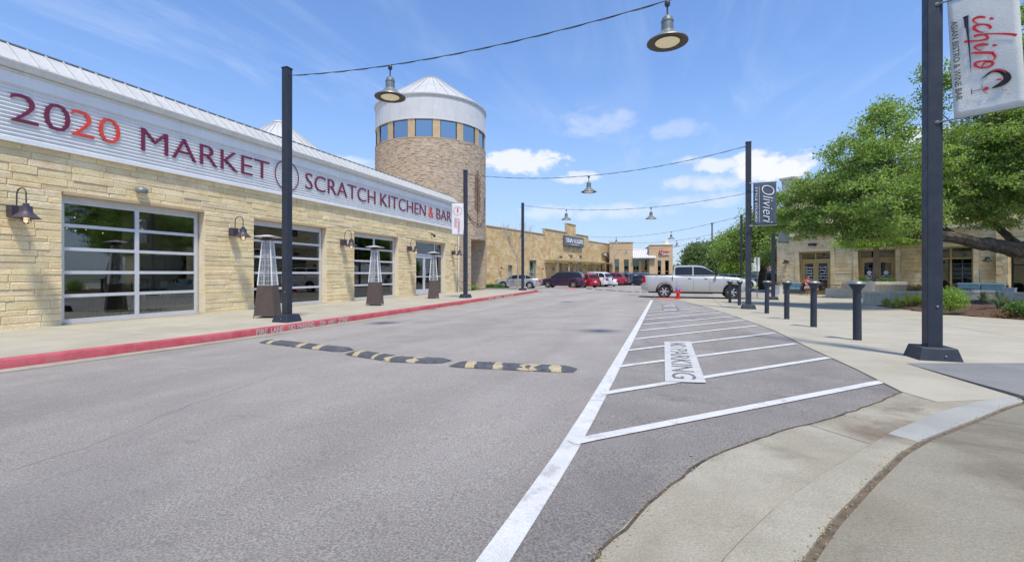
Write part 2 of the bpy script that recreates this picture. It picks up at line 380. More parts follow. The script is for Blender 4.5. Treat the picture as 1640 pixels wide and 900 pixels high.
def clip(poly,a,b,c):     # keep a*x+b*y<=c
    out=[]
    for i in range(len(poly)):
        p,q=poly[i],poly[(i+1)%len(poly)]; dp=a*p[0]+b*p[1]-c; dq=a*q[0]+b*q[1]-c
        if dp<=0: out.append(p)
        if (dp<0<dq) or (dq<0<dp):
            t=dp/(dp-dq); out.append((p[0]+(q[0]-p[0])*t,p[1]+(q[1]-p[1])*t))
    return out
def area(p): return .5*sum(p[i][0]*p[(i+1)%len(p)][1]-p[(i+1)%len(p)][0]*p[i][1] for i in range(len(p)))
def slabs(poly,ang,su,sv,dz,m,parent,gap=.012,off=(0,0),thick=.03,bounds=None):
    ca,sa=math.cos(ang),math.sin(ang)
    us=[x*ca+y*sa for x,y in poly]; vs=[-x*sa+y*ca for x,y in poly]
    i0,i1=math.floor((min(us)-off[0])/su),math.ceil((max(us)-off[0])/su); j0,j1=math.floor((min(vs)-off[1])/sv),math.ceil((max(vs)-off[1])/sv)
    for i in range(i0,i1):
        for j in range(j0,j1):
            ua,ub=off[0]+i*su+gap/2,off[0]+(i+1)*su-gap/2; va,vb=off[1]+j*sv+gap/2,off[1]+(j+1)*sv-gap/2
            p=clip(poly,-ca,-sa,-ua); p=clip(p,ca,sa,ub) if p else p; p=clip(p,sa,-ca,-va) if p else p; p=clip(p,-sa,ca,vb) if p else p
            if len(p)>2 and abs(area(p))>.05:
                drape('slab',p,dz,m,parent,thick=thick,kind=None)
# ================================================================ GROUND
def big_sheet(name,m,dz,x0,x1,y0,y1,hole=None):
    xs=sorted(set([x0,x1]+[float(v) for v in list(np.arange(-8.5,.6,1.0))+[-40,-20,-14,20,60,-120,120] if x0<v<x1]))
    ys=sorted(set([y0,y1]+[float(v) for v in list(range(-6,70,4))+[28,34,50,54,65,100,200,400] if y0<v<y1]))
    v=[(x,y,zg(x,y)+dz) for y in ys for x in xs]; n=len(xs)
    f=[(j*n+i,j*n+i+1,(j+1)*n+i+1,(j+1)*n+i) for j in range(len(ys)-1) for i in range(n-1)]
    me=bpy.data.meshes.new(name); me.from_pydata(v,[],f); me.materials.append(MT[m]); o=link(bpy.data.objects.new(name,me)); o['kind']='structure'; return o
big_sheet('ground','ground',-.09,-900,900,-60,1500)
big_sheet('parking_lot','asphalt',-.004,-60,60,30.2,150)
CURB=[(-9.7,-6),(-9.35,-2),(-9.1,1),(-8.92,3.85),(-8.7,5.6),(-8.6,7.2),(-8.57,9),(-8.64,12),(-8.84,18.7),(-9.12,26),(-9.4,32.5),(-9.75,34.4),(-10.6,36),(-12,37),(-14,37.4)]
HB=[(950,905),(962,885),(1000,850),(1035,812),(1075,780),(1120,745),(1180,718),(1260,690),(1320,675),(1370,660),(1445,630)]
HR=[(1370,592),(1300,560),(1240,530),(1180,508),(1130,492),(1090,481.5),(1044,478.5)]
hb=[P(*p) for p in HB]; hr=[P(*p) for p in HR]
# slightly ragged asphalt edge
def ragged(pts,n=7,amp=.012):
    out=[]
    for a,b in zip(pts,pts[1:]):
        L=math.dist(a,b); k=max(2,int(L/.12))
        for i in range(k):
            t=i/k; out.append((a[0]+(b[0]-a[0])*t+random.uniform(-amp,amp),a[1]+(b[1]-a[1])*t+random.uniform(-amp,amp)))
    return out+[pts[-1]]
hbr=ragged(hb)
road=[(x,y) for x,y in CURB]+[(-14,60)]+[(-1.6,60)]+list(reversed(hr))+list(reversed(hbr))+[(hb[0][0]-.4,-6)]
road=[p for p in CURB]+[(-14,30.2+8)]+[(20,30.3+8),(20,30.9),(-1.2,30.9)]+[hr[-1]]+list(reversed(hr[:-1]))+list(reversed(hbr))+[(-.2,.6),(-.6,-6)]
road_o=drape('road',road,.0,'asphalt')
# darker, newer asphalt of the striped bay
wl=[P(790,900),P(920,702),P(1044,480)]
bay=[(wl[0][0]-.02,-6)]+wl+list(reversed(hr[:-1]))+list(reversed(hbr))+[(-.2,.6),(-.3,-6)]
drape('striped_bay',bay,.004,'asphalt_dark')
# pale concrete gutter strip along the kerb
def offs(pts,d):
    out=[]
    for i,p in enumerate(pts):
        a=pts[max(i-1,0)]; b=pts[min(i+1,len(pts)-1)]; t=Vector((b[0]-a[0],b[1]-a[1])).normalized(); out.append((p[0]+t.y*d,p[1]-t.x*d))
    return out
def strip(name,a,b,dza,m,parent=None,kind='structure'):
    o=drape(name,list(a)+list(reversed(b)),dza,m,parent,kind=kind); return o
def resample(pts,step):
    out=[pts[0]]
    for a,b in zip(pts,pts[1:]):
        k=max(1,int(math.dist(a,b)/step))
        for i in range(1,k+1): out.append((a[0]+(b[0]-a[0])*i/k,a[1]+(b[1]-a[1])*i/k))
    return out
def smooth(pts,it=2):
    for _ in range(it):
        q=[pts[0]]
        for a,b in zip(pts,pts[1:]): q+=[(a[0]*.75+b[0]*.25,a[1]*.75+b[1]*.25),(a[0]*.25+b[0]*.75,a[1]*.25+b[1]*.75)]
        pts=q+[pts[-1]]
    return pts
CS=resample(smooth(CURB,2),.6)
strip('gutter',CS,[(x,y) for x,y in ragged(offs(CS,.33),amp=.006)][::1],.006,'concrete_pale')
SWZ=.14
def sweep(name,line,prof,zf,m,parent=None,kind='structure'):
    """prof: (offset to the left of travel is negative, z above zf)"""
    rows=[]; v=[]; f=[]
    lines=[offs(line,p[0]) for p in prof]; n=len(line); k=len(prof)
    for j in range(n):
        for i in range(k):
            x,y=lines[i][j]; v.append((x,y,zf(x,y)+prof[i][1] if prof[i][1] is not None else zg(x,y)-.03))
    for j in range(n-1):
        for i in range(k-1): f.append((j*k+i,j*k+i+1,(j+1)*k+i+1,(j+1)*k+i))
    me=bpy.data.meshes.new(name); me.from_pydata(v,[],f); me.materials.append(MT[m]); me.update()
    o=link(bpy.data.objects.new(name,me),parent)
    if kind: o['kind']=kind
    me.shade_smooth(); me.set_sharp_from_angle(angle=R(35)); return o
CR=[p for p in CS if p[1]<33.6]; CU=[p for p in CS if p[1]>=33.5]
cz=lambda x,y:SWZ
cp=[(.012,None),(.0,-.02),(-.012,-.004),(-.03,.004),(-.15,.004),(-.155,-.03)]
sweep('curb',CR,cp,cz,'red_paint'); sweep('curb',CU,[(.01,None),(-.1,-.06),(-.16,-.02),(-.17,-.05)],cz,'concrete_pale')
# left sidewalk: joint bed and slabs
inner=offs(CR,-.158)
swp=inner+[(-13.62,inner[-1][1]),(-13.62,inner[0][1])]
def flat(name,poly,z,m,parent=None,thick=0,kind='structure'):
    b=MB(); b.prism(poly if area(poly)>0 else poly[::-1],z-thick-.001,z); o=b.build(name,m,parent)
    if kind and parent is None: o['kind']=kind
    return o
side=flat('sidewalk',swp,SWZ-.02,'joint_dirt',thick=.1)
edges=[-6,-2.9,.2,3.3,6.4,9.5,12.6,15.7,18.8,21.9,25.0,28.1,31.2,33.6]
for i,(a,b) in enumerate(zip(edges,edges[1:])):
    p=clip(clip(swp,0,-1,-(a+.006)),0,1,b-.006)
    if len(p)>2: flat('slab',p,SWZ,'concrete_tan',side,thick=.03,kind=None)
flat('sidewalk',[inner[-1],(-10.4,34.9),(-11.5,36.2),(-13,36.8),(-15,37.2),(-15,33.6)],SWZ-.015,'concrete_dark',thick=.1)
# right side: plaza
L=[P(*p) for p in [(1044,477.4),(1110,480.5),(1180,497),(1300,535),(1400,567),(1450,584),(1640,637)]]
far=[P(1044,475.3)]
plz=L+[(14,.9),(40,-6),(60,-6),(60,40),(28,52),(9,43.5),(7.2,40.5),(6.2,33.5),(4.0,31.2),(-1.2,30.6)]
plz_o=drape('plaza',plz,.002,'joint_dirt')
near=clip(plz,0,1,33.6); near=clip(near,1,0,24)
slabs(near,R(-1.5),4.6,4.6,.016,'concrete_tan',plz_o,gap=.018,off=(1.3,.7))
fp=clip(plz,0,-1,-33.62); drape('plaza',fp,.014,'concrete_tan'); drape('plaza',clip(clip(plz,-1,0,-24.02),0,1,33.6),.014,'concrete_tan')
# concrete band between bay and plaza
bandp=hr[::-1]+[P(1445,630),P(1510,641),P(1560,636),P(1640,634)]+list(reversed([P(*p) for p in [(1110,480.5),(1180,497),(1300,535),(1400,567),(1450,584),(1640,637)]]))
band_o=drape('concrete_band',hr[::-1]+[P(1445,630),P(1500,646),P(1632,640)]+list(reversed(L[1:6])),.006,'joint_dirt')
bpoly=hr[::-1]+[P(1445,630),P(1500,646),P(1632,640)]+list(reversed(L[1:6]))
slabs(bpoly,R(-8),30,3.6,.017,'concrete_tan',band_o,gap=.012,off=(12,1.3))
gp=[P(1452,584),P(1640,637.5)]
drape('concrete_band',[P(1440,628),P(1500,640),P(1632,634),P(1640,640),P(1632,646),P(1500,668),P(1400,700)],-.012,'concrete_pale')
drape('grey_paving',[gp[0],P(1545,611),gp[1],P(1800,640),(9,1.6),(9.5,7.6),P(1700,583.5)],.021,'concrete_dark')
# curb return at the near corner
G=[P(*p) for p in [(1100,1010),(1150,930),(1180,895),(1232,840),(1300,785),(1370,735),(1430,695),(1500,664),(1560,646),(1622,637.5)]]
hh=[.085,.085,.083,.075,.062,.045,.028,.018,.014,.012]
B=[P(p[0],p[1],h) for p,h in zip([(1200,1010),(1262,930),(1285,900),(1330,838),(1390,775),(1440,728),(1480,705),(1560,674),(1610,653),(1636,646)],hh)]
apron=hb[:]+[P(1500,646)]+list(reversed(G[:-1]))
apron=[hb[0]]+hbr+[P(1500,641),P(1560,636.5)]+list(reversed(G[1:10]))
ap=drape('gutter_apron',apron,.004,'joint_dirt')
j0,j1=P(1290,681),P(1376,708)
nx,ny=(j1[1]-j0[1]),-(j1[0]-j0[0]); l=math.hypot(nx,ny); nx/=l; ny/=l; c0=nx*j0[0]+ny*j0[1]
for sgn in (1,-1):
    p=clip(apron,sgn*nx,sgn*ny,sgn*c0-.005)
    # keep the slab a finger's width off the asphalt edge
    drape('slab',p,.012,'concrete_pale',ap,thick=.02,kind=None)
jb=ragged(resample(hb,.4),amp=.010); line_mark_pts=jb; _a=offs(jb,.008); _b=offs(jb,-.007)
_m=MB(); _n=len(_a); _m.add([(x,y,zg(x,y)+.0155) for x,y in _a]+[(x,y,zg(x,y)+.0155) for x,y in _b],[(i,i+1,_n+i+1,_n+i) for i in range(_n-1)]); _o=_m.build('asphalt_edge_joint','joint_dark'); _o['kind']='structure'
def lerp_line(a,n):
    out=[]
    for i in range(len(a)-1):
        for k in range(n): t=k/n; out.append(tuple(a[i][j]*(1-t)+a[i+1][j]*t for j in range(len(a[i]))))
    return out+[a[-1]]
GB=lerp_line([(g[0],g[1],b[0],b[1],h) for g,b,h in zip(G,B,hh)],5)
for s in range(2):      # chaikin on the joined rail
    q=[GB[0]]
    for a,b in zip(GB,GB[1:]): q+=[tuple(a[i]*.75+b[i]*.25 for i in range(5)),tuple(a[i]*.25+b[i]*.75 for i in range(5))]
    GB=q+[GB[-1]]
def railmesh(name,GB,fr,m,i0,i1,parent=None,kind='structure'):
    v=[]; f=[]; k=len(fr); n=0
    for (gx,gy,bx,by,h) in GB[i0:i1]:
        for (t,hz,ex) in fr:
            x=gx+(bx-gx)*t; y=gy+(by-gy)*t; v.append((x,y,zg(x,y)+h*hz+ex))
        n+=1
    for j in range(n-1):
        for i in range(k-1): f.append((j*k+i,j*k+i+1,(j+1)*k+i+1,(j+1)*k+i))
    me=bpy.data.meshes.new(name); me.from_pydata(v,[],f); me.materials.append(MT[m]); me.update()
    me.shade_smooth(); me.set_sharp_from_angle(angle=R(35))
    if sum(p.normal.z for p in me.polygons)<0: me.flip_normals()
    o=link(bpy.data.objects.new(name,me),parent)
    if kind: o['kind']=kind
    return o
fr=[(0,0,.0),(.03,.25,.012),(.07,.85,.012),(.12,1,.012),(1.0,1,.012),(1.0,1,-.05)]
NN=len(GB); isp=next(i for i,q in enumerate(GB) if q[1]>P(1415,704)[1])
railmesh('curb',GB,fr,'concrete_pale',0,isp+1); railmesh('curb',GB,fr,'concrete_grey',isp,NN)
# dirty joint behind the kerb and the near slabs
BB=[(q[2],q[3],q[4]) for q in GB]
def hnear(x,y):
    d=min(BB,key=lambda q:(q[0]-x)**2+(q[1]-y)**2); return d[2]
bl=[(q[0],q[1]) for q in BB[::4]]
nearpoly=bl+[P(1640,646),(9,1.75),(9.5,-3),(1.2,-3)]
nb=drape('sidewalk',nearpoly,lambda x,y:hnear(x,y)+.0,'joint_dirt',step=1)
def off_poly(poly,d): return poly
bo=offs(bl,.035)
gapj=[o for o in bo]
np2=gapj+[P(1640,647),(9,1.72),(9.5,-3),(1.25,-3)]
J1=(P(1478,706,.02),P(1640,704,.02)); J2=(P(1436,737,.04),P(1640,832,.05))
def side_of(J,poly,sgn,g=.006):
    (a,b)=J; nx,ny=(b[1]-a[1]),-(b[0]-a[0]); l=math.hypot(nx,ny); nx/=l;ny/=l; c=nx*a[0]+ny*a[1]
    return clip(poly,sgn*nx,sgn*ny,sgn*c-g)
for pol in [side_of(J1,np2,-1),side_of(J2,side_of(J1,np2,1),-1),side_of(J2,np2,1)]:
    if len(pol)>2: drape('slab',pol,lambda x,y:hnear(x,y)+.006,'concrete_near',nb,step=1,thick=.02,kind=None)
# leaf litter caught in the joints
lb=MB()
for (line,wd,n) in ((bl,.022,420),(hbr,.03,420)):
    for _ in range(n):
        i=random.randrange(len(line)-1); t=random.random(); x=line[i][0]*(1-t)+line[i+1][0]*t+random.gauss(0,wd); y=line[i][1]*(1-t)+line[i+1][1]*t+random.gauss(0,wd)
        if math.hypot(x,y)>9: continue
        a=random.random()*PI; s=random.uniform(.003,.009); z=zg(x,y)+(hnear(x,y) if line is bl else 0)+random.uniform(.012,.022)
        c,sn=math.cos(a)*s,math.sin(a)*s; lb.add([(x-c,y-sn,z),(x+sn*.4,y-c*.4,z+.003),(x+c,y+sn,z),(x-sn*.4,y+c*.4,z+.004)],[(0,1,2,3)])
for _ in range(60):
    x=random.uniform(-6,4); y=random.uniform(1.5,12); a=random.random()*PI; s=random.uniform(.008,.02); z=zg(x,y)+.012+(.09 if x>1.2 and y<4 else 0)
    c,sn=math.cos(a)*s,math.sin(a)*s; lb.add([(x-c,y-sn,z),(x+sn*.4,y-c*.4,z+.003),(x+c,y+sn,z),(x-sn*.4,y+c*.4,z+.004)],[(0,1,2,3)])
tag(lb.build('leaf_litter','leaf_litter'),'scattered dry leaf bits along the concrete joints and asphalt','leaf litter',kind='stuff')
# ---------------------------------------------------------------- painted markings
def line_mark(name,pts,w,dz,m='white_paint',w1=None,parent=None):
    a=offs(pts,w/2); b=offs(pts,-w/2)
    return drape(name,a+b[::-1],dz,m,parent)
lm=smooth([(wl[0][0]-.02,-.3),P(770,930),P(850,812),P(920,706),P(985,590),P(1044,481)],1)
line_mark('road_marking',lm,.125,.009)
STRIPES=[((915,711),(1415,612)),((965,632),(1328,573.5)),((990,588.5),(1275,551)),((1004,562.5),(1240,534)),((1017,544),(1213,522)),((1024,530.5),(1194,513)),((1029,520.5),(1176,507)),((1033,512.5),(1162,500.6)),
    ((1036,505.5),(1151,496.5)),((1038.5,500),(1141,492.3)),((1040,495.6),(1133,489)),((1041.5,491.8),(1126,486.4)),((1042.5,488.3),(1116,484)),((1043.5,485),(1104,481.5))]
SB=[P(1064,548.5),P(1106,548),P(1131,615),P(1065,613)]
def inside(p,poly):
    c=False
    for i in range(len(poly)):
        a,b=poly[i],poly[i-1]
        if (a[1]>p[1])!=(b[1]>p[1]) and p[0]<(b[0]-a[0])*(p[1]-a[1])/(b[1]-a[1])+a[0]: c=not c
    return c
for (a,b) in STRIPES:
    line_mark('road_marking',[P(*a),P(*b)],.10,.0125 if a[1]>700 else .0125)
def stencil(poly,rows,dz=.0165):
    s=drape('stencil_block',poly,dz,'stencil_white')
    return s
stencil(SB,0)
# letters NO PARKING: read from the far end towards the camera, tops to the right
far_c=((SB[0][0]+SB[1][0])/2,(SB[0][1]+SB[1][1])/2); nr_c=((SB[3][0]+SB[2][0])/2,(SB[3][1]+SB[2][1])/2)
rd=Vector((nr_c[0]-far_c[0],nr_c[1]-far_c[1],0)).normalized(); upv=Vector((-rd.y,rd.x,0))
Lg=math.dist(far_c,nr_c); wdt=abs((Vector((SB[2][0]-SB[3][0],SB[2][1]-SB[3][1],0))).dot(upv))
def ground_word(t,org,rd,upv,L,h,m,dz):
    M=frame((0,0,0),rd,upv); M.translation=Vector((org[0],org[1],0))
    for o in word(t,M,w=L,h=h,mat_=m,name='road_lettering',depth=.0):
        for v in o.data.vertices: v.co.z=zg(v.co.x,v.co.y)+dz
        o['kind']='structure'
org=Vector((far_c[0],far_c[1],0))+rd*.22-upv*(wdt*.31)
ground_word('NO',org,rd,upv,Lg*.15,wdt*.60,'stencil_ink',.0205)
ground_word('PARKING',org+rd*Lg*.21,rd,upv,Lg*.68,wdt*.60,'stencil_ink',.0205)
S2=[P(1062,488.5),P(1081,488),P(1086,497.5),P(1063,498)]; stencil(S2,0)
f2=Vector(((S2[0][0]+S2[1][0])/2,(S2[0][1]+S2[1][1])/2,0)); n2_=Vector(((S2[2][0]+S2[3][0])/2,(S2[2][1]+S2[3][1])/2,0)); r2=(n2_-f2).normalized(); u2=Vector((-r2.y,r2.x,0)); L2=(n2_-f2).length
ground_word('NO',f2+r2*.3-u2*.3,r2,u2,L2*.18,.6,'stencil_ink',.0205); ground_word('PARKING',f2+r2*L2*.32-u2*.3,r2,u2,L2*.6,.6,'stencil_ink',.0205)
# faded red patch in front of the hydrant, far kerb paint
rp=drape('road_marking',[P(1052,476),P(1080,476.5),P(1083,480),P(1056,479)],.024,'marking_red')
drape('road_marking',[P(906,461),P(922,461),P(926,462.6),P(908,462.8)],.01,'marking_red')
# faint old cracks in the road
cb=MB()
for pts in [[(0,758),(130,720),(300,650),(430,605),(520,590)],[(700,515),(760,500),(830,487),(900,477)]]:
    w_=[P(*p) for p in pts]; w_=ragged(resample(w_,.3),amp=.02)
    a=offs(w_,.0022); b=offs(w_,-.0022); n=len(w_)
    cb.add([(x,y,zg(x,y)+.004) for x,y in a]+[(x,y,zg(x,y)+.004) for x,y in b],[(i,i+1,n+i+1,n+i) for i in range(n-1)])
o=cb.build('road_crack','asphalt_dark'); o['kind']='structure'
# curb lettering
def curb_at(px):
    best=None
    for a,b in zip(CR,CR[1:]):
        for t in np.linspace(0,1,41):
            x=a[0]+(b[0]-a[0])*t; y=a[1]+(b[1]-a[1])*t; X,Z=wc(x,y)
            if Z<=1: continue
            d=abs(820+F*X/Z-px)
            if best is None or d<best[0]: best=(d,x,y,Vector((b[0]-a[0],b[1]-a[1],0)).normalized())
    return best[1:]
lt=thing('curb_lettering','white FIRE LANE NO PARKING words on the red curb by the nearest left pole','lettering')
def curb_words(ws,par,hgt=.112):
    for t,a,b in ws:
        x0,y0,d=curb_at(a); x1,y1,_=curb_at(b); d=Vector((x1-x0,y1-y0,0)); Ln=d.length; d.normalize()
        nrm=Vector((d.y,-d.x,0)); M=frame(Vector((x0,y0,.012+zg(x0,y0)))+nrm*.011,d,(0,0,1))
        word(t,M,w=Ln,h=hgt,mat_='stencil_white',name='letter',parent=par,depth=.004,off=.012)
curb_words([('FIRE',410,428),('LANE',433,453),('NO',462,472),('PARKING',476,503),('TOW',511,521),('AWAY',525,537),('ZONE',541,556)],lt)
lt2=thing('curb_lettering','white stencilled fire lane words on the red curb nearest the silver sedan','lettering')
curb_words([('FIRE LANE',782,790),('NO PARKING',793,803),('TOW AWAY ZONE',806,822)],lt2)
# ================================================================ STONE WALL GENERATOR
class Stones:
    def __init__(s,org,u,n,seed=1): s.o=Vector(org); s.u=Vector(u).normalized(); s.n=Vector(n).normalized(); s.list=[]; s.r=random.Random(seed)
    def fill(s,W,H,ops,rh=(.11,.2),ln=(.35,1.1),gap=.012,z0=0,u0=0,top=None):
        r=s.r; z=z0
        while z<H-.03:
            h=r.uniform(*rh); 
            if H-z-h<rh[0]*.6: h=H-z
            h=min(h,H-z)
            # free intervals of this course
            cuts=[(a,b) for (a,b,c,d) in ops if z+h*.5>c and z+h*.5<d]
            u=u0; segs=[]; cuts.sort()
            for a,b in cuts:
                if a>u: segs.append((u,a))
                u=max(u,b)
            if u<W: segs.append((u,W))
            for a,b in segs:
                x=a
                while x<b-.02:
                    l=r.uniform(*ln)
                    if b-x-l<ln[0]*.5: l=b-x
                    if top is None or top(x+l/2)>=z+h*.9: s.list.append((x+gap/2,x+l-gap/2,z+gap/2,z+h-gap/2))
                    x+=l
            z+=h
    def geo(s,q,mb,org=None):
        a,b,c,d=q; r=s.r; o=org if org is not None else s.o
        dep=r.uniform(.014,.032); bv=min(.014,(d-c)*.2)
        def pt(u,z,n): return o+s.u*u+Vector((0,0,z))+s.n*n
        j=lambda:r.uniform(-.005,.005)
        vs=[pt(a,c,0),pt(b,c,0),pt(b,d,0),pt(a,d,0),
            pt(a+bv+j(),c+bv+j(),dep+j()),pt(b-bv+j(),c+bv+j(),dep+j()),pt(b-bv+j(),d-bv+j(),dep+j()),pt(a+bv+j(),d-bv+j(),dep+j()),
            pt(a+j()*.4,c+j()*.4,dep*.6),pt(b+j()*.4,c+j()*.4,dep*.6),pt(b+j()*.4,d+j()*.4,dep*.6),pt(a+j()*.4,d+j()*.4,dep*.6)]
        fs=[(4,5,6,7)]
        for i in range(4):
            k=(i+1)%4; fs+=[(i,k,8+k,8+i),(8+i,8+k,4+k,4+i)]
        if s.u.cross(Vector((0,0,1))).dot(s.n)<0: fs=[f[::-1] for f in fs]
        mb.add(vs,fs)
    def build(s,parent,m,nsingle=0,name='stone',key=None):
        L=s.list
        if nsingle: L=sorted(L,key=key)
        for q in L[:nsingle]:
            mb=MB(); c=s.o+s.u*((q[0]+q[1])/2)+Vector((0,0,(q[2]+q[3])/2))
            s.geo((q[0]-(q[0]+q[1])/2,(q[1]-q[0])/2,q[2]-(q[2]+q[3])/2,(q[3]-q[2])/2),mb,Vector((0,0,0)))
            o=mb.build(name,m,parent); o.location=c
        if L[nsingle:]:
            mb=MB()
            for q in L[nsingle:]: s.geo(q,mb)
            o=mb.build('stonework',m,parent); o['kind']='stuff'
# ================================================================ LEFT BUILDING
FX=-13.5; Y0,Y1=1.9,28.15; BZ=SWZ
bld=thing('restaurant_building','long low limestone restaurant with a white corrugated band and glazed garage doors','building',(0,0,0))
OP=[(6.88+5.28*k,10.38+5.28*k,BZ,3.27) for k in range(4)]
BT=4.19     # underside of the white band
# backing wall with openings, as boxes butted end to end
mb=MB(); xw0,xw1=FX-.42,FX-.04
ys=[Y0]+[v for o in OP for v in o[:2]]+[Y1]
for i in range(0,len(ys),2): mb.box(xw0,xw1,ys[i],ys[i+1],-.3,3.27)
mb.box(xw0,xw1,Y0,Y1,3.27,6.0)
mb.build('wall','mortar',bld)
st=Stones((FX-.04,Y0,BZ-.02),(0,1,0),(1,0,0),3)
st.fill(Y1-Y0,BT-BZ+.02,[(a-Y0,b-Y0,c-BZ-.01,d-BZ+.02) for a,b,c,d in OP],rh=(.105,.20),ln=(.35,1.05),gap=.009)
st.build(bld,'limestone',215,key=lambda q:abs((q[0]+q[1])/2+Y0-8)+ (0 if q[1]+Y0>5.7 else 50))
for (a,b,c,d) in OP:     # stone reveals on both jambs
    for (yy,nn) in ((b,-1),(a,1)):
        rs=Stones((FX-.02,yy,BZ-.02),(-1,0,0),(0,nn,0),int(yy*10)); rs.fill(.30,3.15,[],rh=(.105,.2),ln=(.28,.6)); rs.o.y+=nn*-.03
        mbb=MB(); [rs.geo(q,mbb) for q in rs.list]; o=mbb.build('stonework','limestone',bld); o['kind']='stuff'
    lb_=MB(); lb_.box(FX-.41,FX-.002,a+.02,b-.02,3.20,3.275); lb_.build('lintel','trim_tan',bld)
    lb_=MB(); lb_.box(FX-.41,FX+.02,a+.03,b-.03,BZ-.05,BZ+.012); lb_.build('threshold','concrete_pale',bld)
DX=FX-.26
def garage_door(y0,y1,z0,z1,ncol_split):
    t=bld
    fr=MB(); fr.box(DX-.05,DX+.012,y0,y1,z1-.13,z1); fr.box(DX-.05,DX+.012,y0,y0+.05,z0,z1-.13); fr.box(DX-.05,DX+.012,y1-.05,y1,z0,z1-.13)
    door=MB(); door.box(DX-.04,DX+.02,y0+.051,y1-.051,z0,z0+.10)
    dr=door.build('garage_door','aluminium',t); f=fr.build('door_track','aluminium',dr)
    H=(z1-.13-z0-.10); rows=5; ph=H/rows; cols=[y0+.05,(y0+y1)/2+ncol_split,y1-.05]
    for r in range(rows):
        za=z0+.10+r*ph; zb=za+ph
        m=MB(); m.box(DX-.038,DX+.018,cols[0]+.001,cols[2]-.001,zb-.045,zb+.034 if r<rows-1 else zb-.001); m.build('rail',"aluminium",dr)
        for c in range(2):
            ya,yb=cols[c]+.045,cols[c+1]-.045
            if c==0: ya=cols[0]+.055
            else: yb=cols[2]-.055
            g=MB(); g.box(DX-.012,DX-.004,ya-.012,yb+.012,za+(.02 if r else .0),zb-.03); g.build('pane','glass',dr)
    m=MB(); m.box(DX-.036,DX+.024,cols[1]-.05,cols[1]+.05,z0+.101,z1-.131); m.build('mullion','aluminium',dr)
    m=MB(); m.box(DX-.036,DX+.022,cols[0]+.001,cols[0]+.06,z0+.101,z1-.131); m.box(DX-.036,DX+.022,cols[2]-.06,cols[2]-.001,z0+.101,z1-.131); m.build('stile','aluminium',dr)
for (a,b,c,d) in OP[:3]: garage_door(a+.04,b-.04,BZ+.013,3.199,0)
# storefront entrance in the fourth opening
a,b,c,d=OP[3]; a+=.04; b-=.04; z0,z1=BZ+.013,3.199
sf=MB(); W_=b-a
for (p0,p1,q0,q1) in [(0,.07,0,z1-z0),(W_-.07,W_,0,z1-z0),(.071,W_-.071,z1-z0-.08,z1-z0),(.071,W_-.071,2.22,2.33),(2.42,2.50,0,2.219),(2.42,2.50,2.331,z1-z0-.081)]:
    sf.box(DX-.06,DX+.01,a+p0,a+p1,z0+q0,z0+q1)
sfo=sf.build('storefront_frame','aluminium',bld)
for (p0,p1,q0,q1) in [(.071,2.419,2.331,3.0),(2.501,W_-.071,2.331,3.0),(2.501,W_-.071,0.0,2.219)]:
    g=MB(); g.box(DX-.03,DX-.022,a+p0,a+p1,z0+q0,z0+q1); g.build('pane','glass',sfo)
m=MB(); m.box(DX-.05,DX+.006,a+2.501,a+W_-.071,z0+1.0,z0+1.06); m.build('rail','aluminium',sfo)
for k in range(2):
    ya=a+.075+k*1.172; yb=ya+1.168; dm=MB()
    for (p0,p1,q0,q1) in [(0,.10,0,2.2),(1.068,1.168,0,2.2),(.101,1.067,0,.30),(.101,1.067,2.08,2.2),(.101,1.067,.98,1.05)]: dm.box(DX-.045,DX+.014,ya+p0,ya+p1,z0+q0+.01,z0+q1)
    do=dm.build('door','aluminium',bld)
    g=MB(); g.box(DX-.03,DX-.02,ya+.09,ya+1.08,z0+.29,z0+2.1); g.build('pane','glass',do)
    hm=MB(); hm.tube([(DX+.06,ya+(1.1 if k==0 else .07),z0+.8),(DX+.06,ya+(1.1 if k==0 else .07),z0+1.5)],.012); hm.build('handle','steel',do)
# white corrugated band: real corrugation swept along the wall
def corr(zb,zt,x,pitch=.088,amp=.024):
    v=[]; n=int((zt-zb)/pitch*6)
    for i in range(n+1): z=zb+(zt-zb)*i/n; v.append((x+amp*math.sin(2*PI*(z-zb)/pitch),z))
    return v
pr=corr(BT+.07,5.42,FX+.03); yst=list(np.linspace(Y0,Y1-.05,12)); v=[(x,y,z) for y in yst for x,z in pr]; n=len(pr)
f=[(j*n+i,(j+1)*n+i,(j+1)*n+i+1,j*n+i+1) for j in range(len(yst)-1) for i in range(n-1)]
me=bpy.data.meshes.new('corrugated_band'); me.from_pydata(v,[],f); me.materials.append(MT['corrugated']); me.shade_smooth(); link(bpy.data.objects.new('corrugated_band',me),bld)
m=MB(); m.box(FX-.05,FX+.07,Y0,Y1-.03,BT-.01,BT+.075); m.build('band_trim','corrugated',bld)
m=MB(); m.box(FX-.04,FX+.075,Y0,Y1-.03,5.42,5.66); m.build('fascia','corrugated',bld)
m=MB(); m.box(FX-.04,FX+.10,Y0,Y1+.02,5.661,5.72); m.build('soffit','gutter_metal',bld)
# gutter: ogee trough
gpz=[(x-.11,z) for x,z in [(FX+.16,5.70),(FX+.16,5.725),(FX+.27,5.735),(FX+.31,5.77),(FX+.31,5.82),(FX+.35,5.86),(FX+.35,5.885),(FX+.33,5.885),(FX+.32,5.865),(FX+.20,5.80)]]
v=[(x,y,z) for y in (Y0,Y1+.05) for x,z in gpz]; n=len(gpz)
f=[(i,n+i,n+i+1,i+1) for i in range(n-1)]
me=bpy.data.meshes.new('gutter'); me.from_pydata(v,[],f); me.materials.append(MT['gutter_metal']); go=link(bpy.data.objects.new('gutter',me),bld)
gm=MB()
for k in range(26):
    y=Y0+.5+k*1.02
    if y<Y1: gm.box(FX-.09,FX+.23,y,y+.025,5.888,5.9)
o=gm.build('gutter_strap','black_trim',go); o['kind']='stuff'
